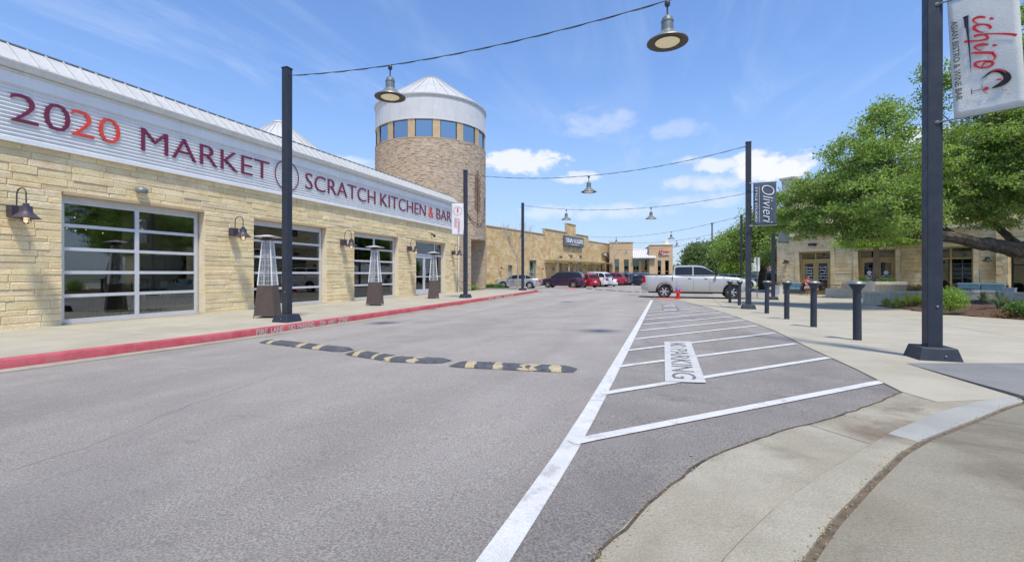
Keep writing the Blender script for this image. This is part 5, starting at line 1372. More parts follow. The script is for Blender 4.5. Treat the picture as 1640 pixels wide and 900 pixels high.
# ================================================================ FAR BUILDINGS
def plane_building(name,label,p0,Z0,p1,Z1,zbase):
    a=Vector((*atd(p0,Z0),0)); b=Vector((*atd(p1,Z1),0)); u=(b-a).normalized(); n=Vector((u.y,-u.x,0))
    if n.dot(-a)<0: n=-n
    t=thing(name,label,'building')
    def s_of(px):
        ax=(px-820)/F; D=Vector((ax*CT-ST,ax*ST+CT)); # t*D = a+s*u
        det=D.x*(-u.y)+D.y*u.x; tt=(a.x*(-u.y)+a.y*u.x)/det; return (D*tt-Vector((a.x,a.y))).dot(Vector((u.x,u.y))),tt
    def z_of(px,py): return EYE+(HY-py)/F*s_of(px)[1]*1.0
    M=Matrix(((u.x,n.x,0,a.x),(u.y,n.y,0,a.y),(0,0,1,0),(0,0,0,1)))
    return t,a,b,u,n,s_of,z_of,M
def wall_openings(mb,M,W,segs,ops,z0,depth=.35,front=0):
    """segs: (s0,s1,ztop); ops: (s0,s1,z0,z1)"""
    for (a,b,zt) in segs:
        cuts=sorted(set([a,b]+[v for o in ops for v in o[:2] if a<v<b]))
        for p,q in zip(cuts,cuts[1:]):
            zs=[(o[2],o[3]) for o in ops if o[0]<=p+1e-6 and o[1]>=q-1e-6]; zs.sort(); z=z0
            for (c,d) in zs:
                if c>z+.01: mb.box(p,q,front-depth,front,z,c,M=M)
                z=d
            if zt>z: mb.box(p,q,front-depth,front,z,zt,M=M)
def win(par,M,s0,s1,z0,z1,frame_m='trim_tan',glass='glass_dark',cols=1,rows=(),d=-.2,ft=.06):
    f=MB(); f.box(s0,s0+ft,d-.05,d+.02,z0,z1,M=M); f.box(s1-ft,s1,d-.05,d+.02,z0,z1,M=M); f.box(s0+ft,s1-ft,d-.05,d+.02,z0,z0+ft,M=M); f.box(s0+ft,s1-ft,d-.05,d+.02,z1-ft,z1,M=M)
    for k in range(1,cols): x=s0+(s1-s0)*k/cols; f.box(x-ft/2,x+ft/2,d-.05,d+.02,z0+ft,z1-ft,M=M)
    for z in rows: f.box(s0+ft,s1-ft,d-.048,d+.018,z-ft/2,z+ft/2,M=M)
    o=f.build('window',frame_m,par); zz=[z0+ft/2]+list(rows)+[z1-ft/2]
    for k in range(cols):
        xa=s0+(s1-s0)*k/cols; xb=s0+(s1-s0)*(k+1)/cols
        for a,b in zip(zz,zz[1:]): g_=MB(); g_.box(xa+ft*.4,xb-ft*.4,d-.02,d-.012,a,b,M=M); g_.build('pane',glass,o)
    return o
# --- long gold limestone block with the SEA LUXE sign
t,a,b_,u,n,sf_,zf_,M=plane_building('shop_building','long gold limestone shop block with stepped parapet behind the parked cars',779,50,985,84,0)
W=sf_(985)[0]; g0=-.45
S_=lambda px: sf_(px)[0]
ztop0=zf_(830,369.5); z1=zf_(885,369); zt2=zf_(914,359.5); z3=zf_(960,389)
ops=[(S_(813.5),S_(820.5),g0,zf_(817,424)),(S_(848),S_(859),g0+.25,zf_(853,417.5))]
for p,q in((893,901),(910,917),(925,932)): ops+= [(S_(p),S_(q),zf_(p,414.5),zf_(p,408.5)),(S_(p),S_(q),g0,zf_(p,420))]
ops+=[(S_(945),S_(950.5),g0,zf_(947,422)),(S_(962),S_(968),g0,zf_(965,422.5))]
segs=[(0,S_(872.5),ztop0),(S_(872.5),S_(908),z1),(S_(908),S_(922),zt2),(S_(922),S_(942),z1-.02),(S_(942),W,z3)]
mb=MB(); wall_openings(mb,M,W,segs,ops,-1); mb.build('wall','mortar_gold',t)
zm=max(z1,zt2)
def topf(s):
    for (p,q,z) in segs:
        if p<=s<q: return z
    return z3
st=Stones(a-Vector((0,0,.6))+n*.002,u,n,11)
st.fill(W,zm+.6,[(o[0],o[1],o[2]+.6,o[3]+.6) for o in ops],rh=(.16,.34),ln=(.3,.9),gap=.02,top=lambda s:topf(s)+.6-.02)
mbb=MB(); [st.geo(q,mbb) for q in st.list]; o=mbb.build('stonework','limestone_gold',t); o['kind']='stuff'
for (p,q,z) in segs: m=MB(); m.box(p+.01,q-.01,-.5,.09,z,z+.10,M=M); m.build('coping','stucco_tan',t)
for i,o_ in enumerate(ops):
    if i==0: m=MB(); m.box(o_[0]+.02,o_[1]-.02,-.3,-.24,o_[2],o_[3]-.02,M=M); m.build('door','door_grey',t)
    elif i==1: win(t,M,o_[0]+.01,o_[1]-.01,o_[2],o_[3]-.01,'green_panel','glass_dark',3)
    else: win(t,M,o_[0]+.01,o_[1]-.01,o_[2],o_[3]-.01,'trim_tan','glass_dark',1,(o_[2]+.6*(o_[3]-o_[2]),) if o_[3]-o_[2]>1.5 else ())
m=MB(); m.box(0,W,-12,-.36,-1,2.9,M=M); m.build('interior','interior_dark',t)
m=MB(); m.box(S_(871),S_(968),.12,1.7,zf_(895,418.5)-.12,zf_(895,418.5)+.06,M=M); m.build('canopy','canopy_olive',t)
for px in (874,905,938,966): m=MB(); m.box(S_(px)-.04,S_(px)+.04,1.5,1.58,g0,zf_(895,418.5)-.121,M=M); m.build('canopy_post','canopy_olive',t)
for px in (800,867,884,906,941,955):
    m=MB(); s=S_(px); z=2.0; m.lathe([(0,.2),(.05,.15),(.08,0),(.16,-.12),(0,-.1)],(0,0,0),8); m.v=[tuple(M@(Vector(v)+Vector((s,.25,z)))) for v in m.v]; m.build('wall_lantern','lantern_dark',t)
sg_=thing('shop_sign','dark slate shop sign reading SEA LUXE with a pale emblem on the gold stone block','sign')
sa,sb_=S_(901),S_(931.5); zt_,zb_=zf_(916,380),zf_(916,394.5)
m=MB(); m.box(sa,sb_,.13,.35,zb_,zt_,M=M); m.build('sign_box','sign_slate',sg_); m=MB(); m.box(sa-.04,sb_+.04,.11,.33,zb_-.05,zb_-.001,M=M); m.box(sa-.04,sb_+.04,.11,.33,zt_+.001,zt_+.05,M=M); m.build('sign_frame','lantern_dark',sg_)
def sword(tx,s0,s1,z,h,m_,par,d=.352):
    Mw=frame(M@Vector((s0,d,z)),u,(0,0,1))
    if (Mw.to_3x3()@Vector((0,0,1))).dot(n)<0: Mw=frame(M@Vector((s1,d,z)),-u,(0,0,1))
    word(tx,Mw,w=s1-s0,h=h,mat_=m_,name='letter',parent=par,depth=.05,off=.008)
ww=sb_-sa; hh_=zt_-zb_
sword('SEA',sa+.06*ww,sa+.40*ww,zb_+hh_*.34,hh_*.44,'letter_white',sg_); sword('LUXE',sa+.54*ww,sa+.95*ww,zb_+hh_*.34,hh_*.44,'letter_white',sg_)
emblem(sg_,M@Vector((sa+.47*ww,.36,zb_+hh_*.56)),u,(0,0,1),n,hh_*.19,'letter_white','letter_white',.03,ringw=.05,leafs=3)
m=MB(); m.box(sa+.3*ww,sa+.7*ww,.351,.36,zb_+hh_*.14,zb_+hh_*.19,M=M); m.build('sign_rule','letter_white',sg_)
sg2=thing('shop_sign','tiny dark and white shop sign right of the canopy on the gold stone block','sign')
m=MB(); m.box(S_(963),S_(969.5),.13,.3,zf_(966,410.5),zf_(966,405),M=M); m.build('sign_box','sign_slate',sg2); m=MB(); m.box(S_(965),S_(969),.301,.32,zf_(966,409),zf_(966,406.5),M=M); m.build('sign_panel','letter_white',sg2)
# --- stucco blocks facing the lot
t,a,b_,u,n,sf_,zf_,M=plane_building('shop_building','tan stucco shop block with paired tall windows and a white metal roof bay',976,79,1077.5,77,0)
W=sf_(1077.5)[0]; Z_=78
ops=[]
for p,q,y in [(984,991.5,415),(999,1007,415.5)]: ops.append((S_(p),S_(q),g0,zf_(p,y)))
for p,q,y in [(1053,1059,417),(1065,1071.5,417)]: ops.append((S_(p),S_(q),g0,zf_(p,y)))
segs=[(0,S_(1013.5),zf_(995,389)),(S_(1040),W,zf_(1058,393))]
mb=MB(); wall_openings(mb,M,W,segs,ops,-1,.5); 
mb.build('wall','stucco_tan',t)
rops=[(S_(1014.5),S_(1024),g0,zf_(1018,414)),(S_(1028),S_(1038),g0,zf_(1032,415))]
mb=MB(); wall_openings(mb,M,W,[(S_(1013.5),S_(1053),zf_(1030,411))],rops,-1,.3,front=-.75); mb.build('recessed_wall','stucco_tan',t)
for (p,q,z) in segs: m=MB(); m.box(p-.06,q+.06,-.6,.08,z,z+.14,M=M); m.build('coping','stucco_tan',t)
for (p,q) in ((0,S_(1013.5)),(S_(1040),W)):
    z=segs[0][2] if p==0 else segs[1][2]; m=MB(); m.box(p,q,-9,-.51,z-.8,z,M=M); m.box(p,p+.3,-9,-.51,-1,z-.801,M=M); m.box(q-.3,q,-9,-.51,-1,z-.801,M=M); m.build('side_wall','stucco_tan',t)
for o_ in ops: win(t,M,o_[0]+.01,o_[1]-.01,o_[2],o_[3]-.01,'trim_tan','glass_dark',1,(1.15,1.75),d=-.3)
Mr=M@Matrix.Translation((0,-.75,0))
for o_ in rops: win(t,Mr,o_[0]+.01,o_[1]-.01,o_[2],o_[3]-.01,'trim_tan','glass_dark',2,(1.75,),d=-.15)
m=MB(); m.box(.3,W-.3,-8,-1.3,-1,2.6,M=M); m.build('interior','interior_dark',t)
zA,zB=zf_(1030,397.5),zf_(1030,412.5); s0,s1=S_(1013.6),S_(1051)
m=MB(); m.add([M@Vector(q) for q in [(s0,.5,zB),(s1,.5,zB),(s1-1.2,-2.4,zA),(s0,-2.4,zA),(s0,.5,zB-.15),(s1,.5,zB-.15)]],[(0,1,2,3),(4,5,1,0)]); rf2=m.build('metal_roof','white_metal',t)
m=MB()
for k in range(1,12): s=s0+(s1-s0)*k/12; m.add([M@Vector(q) for q in [(s-.02,.5,zB+.01),(s+.02,.5,zB+.01),(s+.02-.1*k/12,-2.4,zA+.01),(s-.02-.1*k/12,-2.4,zA+.01),(s,.5,zB+.06),(s-.1*k/12,-2.4,zA+.06)]],[(0,4,5,3),(1,2,5,4)])
m.build('roof_ribs','roof_metal',rf2)
m=MB(); m.box(S_(1029),S_(1031.8),.05-.75,.1-.75,zf_(1030,434),zf_(1030,424),M=M); m.build('poster','banner_orange',t)
sg3=thing('shop_sign','red script shop sign above a small white bar on the right tan block','sign')
def squiggle(s0,s1,zc,h,m_,par,n_=5):
    m=MB(); pts=[]
    for i in range(n_*8+1): f=i/(n_*8); pts.append(M@Vector((s0+(s1-s0)*f+.08*math.sin(i*1.57),.18,zc+h/2*math.sin(i*.785)*(1 if i%16<8 else .6))))
    m.tube(pts,.075,6); m.build('script_letters',m_,par)
squiggle(S_(1061),S_(1071.5),zf_(1066,403.7),.42,'sign_red',sg3,4); squiggle(S_(1055.5),S_(1060.5),zf_(1058,404.5),.75,'ink_red',sg3,2)
m=MB(); m.box(S_(1060.5),S_(1072),.06,.16,zf_(1066,408),zf_(1066,406),M=M); m.build('white_bar','letter_white',sg3)
m=MB(); s=S_(1071); zc=zf_(1071,393)
m.lathe([(.45,0),(.45,.4),(.55,.42),(.1,1.1),(0,1.1)],n=8); m.v=[tuple(M@(Vector(v)+Vector((s,-3,zc-.1)))) for v in m.v]; m.build('cupola','stucco_cream',t)
# --- pale building far behind the oak
x,y=atd(1222,95); t=thing('pale_building','pale white commercial building far behind the dark oak trunk','building',(x,y,-.4),headc(0))
m=MB(); m.box(-9,7,-4,4,0,5.6); m.build('wall','stucco_cream',t); m=MB(); m.box(-9.3,7.3,-4.4,4.3,5.601,6.0); m.build('roof','stucco_tan',t)
for k in range(4): m=MB(); m.box(-7+k*3.4,-5+k*3.4,-4.05,-3.98,1.0,3.4); m.build('window','glass_car',t)
# ================================================================ RIGHT (PLAZA) BUILDING
gR=zg(8,36)
p1Z=35-.833*13.2; p1px=820+F*(19.97+.553*13.2)/p1Z
t,a,b_,u,n,sf_,zf_,M=plane_building('plaza_building','two storey tan limestone building behind the oak with ochre framed doors, at right',1247,35,p1px,p1Z,0)
S_=lambda px: sf_(px)[0]
W=17.0; zh=EYE+1.555
ops=[(S_(1280),S_(1330.5),gR+.02,zh),(S_(1374),S_(1434.5),gR+.02,zh),(S_(1487),S_(1559),gR+.45,zh),(S_(1619),15.8,gR+.02,zh+.15)]
LED=EYE+2.62; TOP=zf_(1256,290)
mb=MB(); wall_openings(mb,M,W,[(0,W,LED)],ops,gR-.4,.4); mb.build('wall','mortar_gold',t)
m=MB(); m.box(0,W,-8,-.45,LED-.2,LED-.02,M=M); m.box(0,.4,-8,-.41,gR-.4,LED-.21,M=M); m.box(W-.3,W,-8,-.41,gR-.4,LED-.21,M=M); m.build('shell','stucco_tan',t)
m=MB(); m.box(.5,W-.4,-4.2,-4,gR,LED-.21,M=M); m.box(.5,W-.4,-4,-.41,gR-.02,gR+.015,M=M); m.build('interior','interior_dark',t)
st=Stones(a+Vector((0,0,gR-.1))+n*.002,u,n,21)
st.fill(W,LED-gR+.1,[(o[0]-.26,o[1]+.26,o[2]-gR,o[3]-gR+.1+.24) for o in ops],rh=(.17,.26),ln=(.45,1.1),gap=.012)
mbb=MB(); [st.geo(q,mbb) for q in st.list]; 
o=mbb.build('stonework','limestone_right',t); o['kind']='stuff'
# smooth dressed surrounds
for (p,q,z0_,z1_) in ops:
    k=MB(); nb=6
    for i in range(nb):
        za=z0_-.1 +(z1_-z0_+.1)*i/nb; zb_=z0_-.1+(z1_-z0_+.1)*(i+1)/nb-.012
        k.box(p-.25,p-.005,.003,.055,za,zb_,M=M); k.box(q+.005,q+.25,.003,.055,za,zb_,M=M)
    L_n=4
    for i in range(L_n): k.box(p-.25+(q-p+.5)*i/L_n,p-.25+(q-p+.5)*(i+1)/L_n-.012,.003,.06,z1_+.005,z1_+.23,M=M)
    o=k.build('surround_stones','limestone_right',t); o['kind']='stuff'
# stone pier
k=MB(); s0,s1=S_(1596.5),S_(1617); z=gR-.05; rp_=random.Random(4)
while z<LED-.05:
    h=rp_.uniform(.09,.2); x=s0
    while x<s1-.05:
        l=min(rp_.uniform(.2,.5),s1-x); k.box(x+.005,x+l-.005,.056,.20+rp_.uniform(-.012,.02),z,min(z+h-.01,LED-.03),M=M); x+=l
    z+=h
o=k.build('pier_stones','limestone_right',t); o['kind']='stuff'
m=MB(); m.box(-.12,W,.0,.22,LED+.001,LED+.12,M=M); m.build('ledge','stucco_cream',t)
# corner quoins
k=MB(); z=gR-.05
while z<LED-.1: h=rp_.uniform(.15,.24); k.box(-.09,rp_.uniform(.3,.55),-.4,.07,z,z+h-.012,M=M); z+=h
o=k.build('quoin_stones','limestone_right',t); o['kind']='stuff'
# upper storey
up=MB(); wall_openings(up,M,W-.5,[(.35,W-.5,TOP-.5)],[(2.3+4.3*i,3.8+4.3*i,LED+1.2,LED+2.8) for i in range(4)],LED+.12,.4,front=-.5); up.build('upper_wall','mortar_gold',t)
st=Stones(a+u*.35-n*.498+Vector((0,0,LED+.12)),u,n,31); st.fill(W-.85,TOP-.5-LED-.12,[(1.95+4.3*i,3.45+4.3*i,1.08,2.68) for i in range(4)],rh=(.18,.3),ln=(.4,1.0))
mbb=MB(); [st.geo(q,mbb) for q in st.list]; o=mbb.build('stonework','limestone_right',t); o['kind']='stuff'
Mu=M@Matrix.Translation((0,-.5,0))
for i in range(4): win(t,Mu,2.31+4.3*i,3.79+4.3*i,LED+1.21,LED+2.79,'frame_ochre','glass_dark',2,(LED+2.2,))
m=MB(); m.box(.3,W-.4,-.95,-.38,TOP-.499,TOP-.25,M=M); m.box(.25,W-.3,-1.0,-.3,TOP-.249,TOP-.12,M=M); m.build('cornice','stucco_cream',t)
m=MB(); m.box(.6,W-.8,-7,-1.01,LED,TOP-.5,M=M); m.build('upper_shell','stucco_tan',t)
m=MB(); m.box(.1,.95,-1.1,-.25,LED+.121,TOP+.05,M=M); m.box(.02,1.03,-1.18,-.17,TOP+.051,TOP+.15,M=M); m.box(-.04,1.09,-1.24,-.11,TOP+.151,TOP+.26,M=M); m.build('corner_pilaster','stucco_cream',t)
# doors: ochre timber, double leaf with transom
def double_door(o_,decal):
    s0,s1,z0_,z1_=o_; s0+=.01; s1-=.01; zt_=z0_+(z1_-z0_)*.79
    f=MB(); f.box(s0,s0+.10,-.28,-.16,z0_,z1_-.01,M=M); f.box(s1-.10,s1,-.28,-.16,z0_,z1_-.01,M=M); f.box(s0+.10,s1-.10,-.28,-.16,z1_-.10,z1_-.01,M=M); f.box(s0+.10,s1-.10,-.28,-.16,zt_,zt_+.11,M=M); mid=(s0+s1)/2; f.box(mid-.04,mid+.04,-.28,-.165,zt_+.11,z1_-.10,M=M)
    fo=f.build('door_frame','frame_ochre',t)
    for (p,q) in((s0+.10,mid-.04),(mid+.04,s1-.10)): g_=MB(); g_.box(p,q,-.22,-.21,zt_+.11,z1_-.10,M=M); g_.build('transom_pane','glass_dark',fo)
    for (p,q) in((s0+.105,mid-.004),(mid+.004,s1-.105)):
        d=MB(); fw=.17
        d.box(p,p+fw,-.25,-.19,z0_+.02,zt_-.005,M=M); d.box(q-fw,q,-.25,-.19,z0_+.02,zt_-.005,M=M); d.box(p+fw,q-fw,-.25,-.19,zt_-.2,zt_-.005,M=M); d.box(p+fw,q-fw,-.25,-.19,z0_+.02,z0_+.28,M=M); do=d.build('door','frame_ochre',t)
        g_=MB(); g_.box(p+fw-.01,q-fw+.01,-.225,-.215,z0_+.27,zt_-.19,M=M); g_.build('pane','glass_dark',do)
        # white vinyl decal: worn scribbled lettering rows and a badge
        rr=random.Random(int(p*10)); dm=MB(); w_=q-p-2*fw; zc=zt_-.50
        rows=5 if decal==0 else 3
        for r in range(rows):
            z=zc-r*(.20 if decal==0 else .16)-(0 if decal==0 else .55); x=p+fw+.05; wd=w_-.1
            pts=[]; nn=16
            for i in range(nn+1): pts.append(M@Vector((x+wd*i/nn,-.208,z+rr.uniform(-.055,.055))))
            dm.tube(pts,[rr.uniform(.010,.032) for _ in pts],5)
        if decal==1: dm.lathe([(0,0),(.14,0),(.14,.01),(0,.01)],(0,0,0),6,M=M@Matrix.Translation(((p+q)/2,-.206,zc-.35))@Matrix.Rotation(PI/2,4,'X'))
        dm.build('window_decal','letter_white',do)
        hm=MB(); hx_=q-.08 if p<mid-.2 else p+.08; hm.tube([M@Vector((hx_,-.15,z0_+.95)),M@Vector((hx_,-.15,z0_+1.2))],.015,6); hm.build('handle','steel',do)
double_door(ops[0],0); double_door(ops[1],1)
o_=ops[2]; win(t,M,o_[0]+.01,o_[1]-.01,o_[2],o_[3]-.01,'frame_ochre','glass_dark',2,(o_[2]+(o_[3]-o_[2])*.74,),d=-.12,ft=.08)
o_=ops[3]; win(t,M,o_[0]+.01,o_[1]-.01,o_[2],o_[3]-.01,'black_trim','glass_dark',2,(o_[2]+1.9,),d=-.12,ft=.07)
def dark_lantern(s,z,label):
    c=M@Vector((s,.06,z)); tl=thing('wall_lantern',label,'lantern',c,math.atan2(n.y,n.x))
    q=MB(); q.box(0,.03,-.07,.07,-.12,.12); q.tube([(.02,0,.05),(.12,0,.12),(.22,0,.10)],.015,6); q.build('bracket','black_trim',tl)
    q=MB(); q.lathe([(0,.16),(.07,.14),(.08,.04),(.11,.02),(.24,-.09),(.22,-.10),(0,-.05)],(.24,0,0),20); q.build('shade','black_trim',tl,True)
dark_lantern(S_(1261),zf_(1261,420),'dark cone wall lantern left of the left ochre double door'); dark_lantern(S_(1583),zf_(1583,416),'dark cone wall lantern between the big window and stone pier at right')
q=MB(); c=M@Vector((S_(1302),.12,zf_(1302,392))); q.box(-.25,.25,-.05,.18,-.06,.08); q.lathe([(0,-.12),(.06,-.1),(.07,-.06)],(.15,.1,0),8); tl=thing('floodlight','small dark floodlight fixture above the left ochre double door','light',c,math.atan2(u.y,u.x)); q.build('housing','black_trim',tl)
# ================================================================ PLANTER WALLS, BEDS
def Wp(px,py,dz=0): x,y=P(px,py,dz); return Vector((x,y,0))
def wall_seg(name,label,p,q,thick,h,cap=None,m='concrete_wall',grp=None,panel=1.5,zbase=None):
    p=Vector((p[0],p[1],0)); q=Vector((q[0],q[1],0)); d=(q-p); L=d.length; d.normalize(); nn=Vector((-d.y,d.x,0))
    if nn.dot(-p)>0: nn=-nn           # thickness goes away from the camera
    z=zg(p.x,p.y) if zbase is None else zbase
    tw_=thing(name,label,'planter wall',(p.x,p.y,z),math.atan2(d.y,d.x),grp); s=1 if Vector((-d.y,d.x,0)).dot(nn)>0 else -1
    k=max(1,round(L/panel)); y0,y1=(0,thick) if s>0 else (-thick,0)
    for i in range(k):
        b=MB(); b.box(L*i/k+.003,L*(i+1)/k-.003,y0,y1,-.2,h-(cap or 0)-.001); bevel(b.build('panel',m,tw_),.008)
    if cap: b=MB(); b.box(-.03,L+.03,y0-.03,y1+.03,h-cap,h); bevel(b.build('cap_slab',m,tw_),.01)
    return tw_
pA=Wp(1402,489.5); pB=Wp(1592,486)
dAB=(pB-pA).normalized()
endL=Wp(1381,486.5)
wall_seg('seat_wall','long low concrete seat wall with overhanging cap behind the grasses, left part of the mulch bed',(pA.x,pA.y),(pB.x,pB.y),.5,.60,.12)
b_l=Vector((pA.x,pA.y)); 
ret=(endL-pA).normalized()
wall_seg('planter_wall','pale end block of the seat wall facing the bollards, left of the grasses',(endL.x,endL.y),((pA-dAB*.03).x,(pA-dAB*.03).y),.5,.60,.12)
# taller box behind with the slim tree, low bench block
c0=Wp(1354,475); Zc=wc(c0.x,c0.y)[1]
q0=Vector((*atd(1402,26.2),0)); q1=Vector((*atd(1454,25.6),0)); q2=Vector((*atd(1355,29.2),0))
gz=zg(q0.x,q0.y)
wall_seg('planter_wall','tall pale concrete planter wall in front of the slim tree trunk, right face',(q0.x,q0.y),(q1.x,q1.y),.35,1.02,None,zbase=gz)
wall_seg('planter_wall','tall pale concrete planter wall left of the slim tree, angled towards the bollards',(q2.x,q2.y),((q0-(q1-q0).normalized()*.02).x,(q0-(q1-q0).normalized()*.02).y),.35,1.0,None,zbase=gz)
soil=[(q2.x,q2.y),(q0.x,q0.y),(q1.x,q1.y),(q1.x+1.0,q1.y+2.2),(q2.x+2.2,q2.y+1.6)]
b=MB(); b.prism(soil if area(soil)>0 else soil[::-1],gz,gz+.86); tag(b.build('planter_soil','mulch'),'dark soil filling the tall planter around the slim tree','soil','','stuff')
r0=Vector((*atd(1325,28.6),0)); r1=Vector((*atd(1368,28.0),0))
wall_seg('bench_block','low pale concrete bench block left of the tall planter',(r0.x,r0.y),(r1.x,r1.y),.8,.55,None,zbase=zg(r0.x,r0.y))
# mulch bed with a lumpy surface
bedp=[P(*p) for p in [(1403,491),(1450,497),(1500,503),(1560,508),(1640,513.5),(1720,519)]]+[P(1740,492),P(1640,485),P(1592,487)]
bedc=P(1560,498)
def bed(x,y):
    # rises away from the paving edge
    dmin=min(math.hypot(x-p[0],y-p[1]) for p in EDGE); return .02+.20*min(1,dmin/1.6)+.03*math.sin(x*5.1+y*3)*math.cos(x*2.3-y*4.7)
EDGE=resample([P(*p) for p in [(1403,491),(1450,497),(1500,503),(1560,508),(1640,513.5),(1720,519)]],.3)
bm=bmesh.new(); vs_=[bm.verts.new((x,y,0)) for x,y in bedp]; bm.faces.new(vs_); bmesh.ops.triangulate(bm,faces=bm.faces[:])
for it in range(6):
    e=[e for e in bm.edges if e.calc_length()>.35]
    if e: bmesh.ops.subdivide_edges(bm,edges=e,cuts=1,use_grid_fill=False); bmesh.ops.triangulate(bm,faces=bm.faces[:])
for v in bm.verts: v.co.z=zg(v.co.x,v.co.y)+bed(v.co.x,v.co.y)+random.uniform(-.012,.012)
bmesh.ops.recalc_face_normals(bm,faces=bm.faces[:])
if sum(f.normal.z for f in bm.faces)<0: bmesh.ops.reverse_faces(bm,faces=bm.faces[:])
me=bpy.data.meshes.new('mulch_bed'); bm.to_mesh(me); bm.free(); me.materials.append(MT['mulch']); me.shade_smooth(); o=link(bpy.data.objects.new('mulch_bed',me)); o['kind']='structure'
def inpoly(x,y): return inside((x,y),bedp)
ch=MB()
bx=[p[0] for p in bedp]; by=[p[1] for p in bedp]
for _ in range(5200):
    x=random.uniform(min(bx),max(bx)); y=random.uniform(min(by),max(by))
    if not inpoly(x,y): continue
    z=zg(x,y)+bed(x,y)+.012; a=random.random()*PI; l=random.uniform(.015,.05); w_=l*.35; c,s=math.cos(a),math.sin(a); tz=random.uniform(-.02,.03)
    ch.add([(x-c*l-s*w_,y-s*l+c*w_,z),(x-c*l+s*w_,y-s*l-c*w_,z),(x+c*l+s*w_,y+s*l-c*w_,z+tz),(x+c*l-s*w_,y+s*l+c*w_,z+tz)],[(0,1,2,3)])
tag(ch.build('mulch_chips','mulch'),'loose brown bark chips covering the planting bed','mulch',kind='stuff')
q=[P(*p) for p in [(1594,486.5),(1640,484.5),(1690,486),(1690,477),(1598,475)]]
drape('patio_paving',q,.22,'concrete_pale',thick=.3)
w0=Vector((*atd(1624,21.0),0)); w1_=Vector((*atd(1720,19.4),0))
wall_seg('patio_wall','pale low patio wall at the right edge of the photo beyond the agave',(w0.x,w0.y),(w1_.x,w1_.y),.3,.62,.0 or None,m='stucco_cream',zbase=zg(w0.x,w0.y))
# ================================================================ PLANTS
def leaf_mesh(name,V,T,m,parent=None):
    """V: (n*4,3) quads, T: tone per quad"""
    n=len(V)//4; me=bpy.data.meshes.new(name); me.vertices.add(n*4); me.vertices.foreach_set('co',V.astype(np.float32).ravel())
    me.loops.add(n*4); me.loops.foreach_set('vertex_index',np.arange(n*4,dtype=np.int32)); me.polygons.add(n)
    me.polygons.foreach_set('loop_start',np.arange(0,n*4,4,dtype=np.int32)); me.polygons.foreach_set('loop_total',np.full(n,4,dtype=np.int32))
    at=me.attributes.new('tone','FLOAT','FACE'); at.data.foreach_set('value',T.astype(np.float32)); me.materials.append(MT[m]); me.update(calc_edges=True); me.validate()
    return link(bpy.data.objects.new(name,me),parent)
def leaves(C,size,up=.35,asp=.5):
    """random leaf quads at centres C"""
    n=len(C); a=rng.normal(size=(n,3)); a/=np.linalg.norm(a,axis=1)[:,None]; nn=rng.normal(size=(n,3)); nn[:,2]=np.abs(nn[:,2])+up; 
    b=np.cross(nn,a); b/=np.linalg.norm(b,axis=1)[:,None]; s=size*rng.uniform(.6,1.35,n)[:,None]
    a=a*s; b=b*s*asp
    V=np.empty((n,4,3)); V[:,0]=C-a; V[:,1]=C+b; V[:,2]=C+a; V[:,3]=C-b
    return V.reshape(-1,3)
def limb(mb,pts,r0,r1,n=8,wob=.0):
    pts=[Vector(p) for p in pts]; q=[pts[0]]
    for _ in range(2):
        q=[pts[0]]
        for a,b in zip(pts,pts[1:]): q+=[a*.75+b*.25,a*.25+b*.75]
        pts=q+[pts[-1]]
    N=len(pts); pts=[p+Vector((random.gauss(0,wob),random.gauss(0,wob),random.gauss(0,wob))) if 0<i<N-1 else p for i,p in enumerate(pts)]
    mb.tube(pts,[r0+(r1-r0)*i/(N-1) for i in range(N)],n); return pts
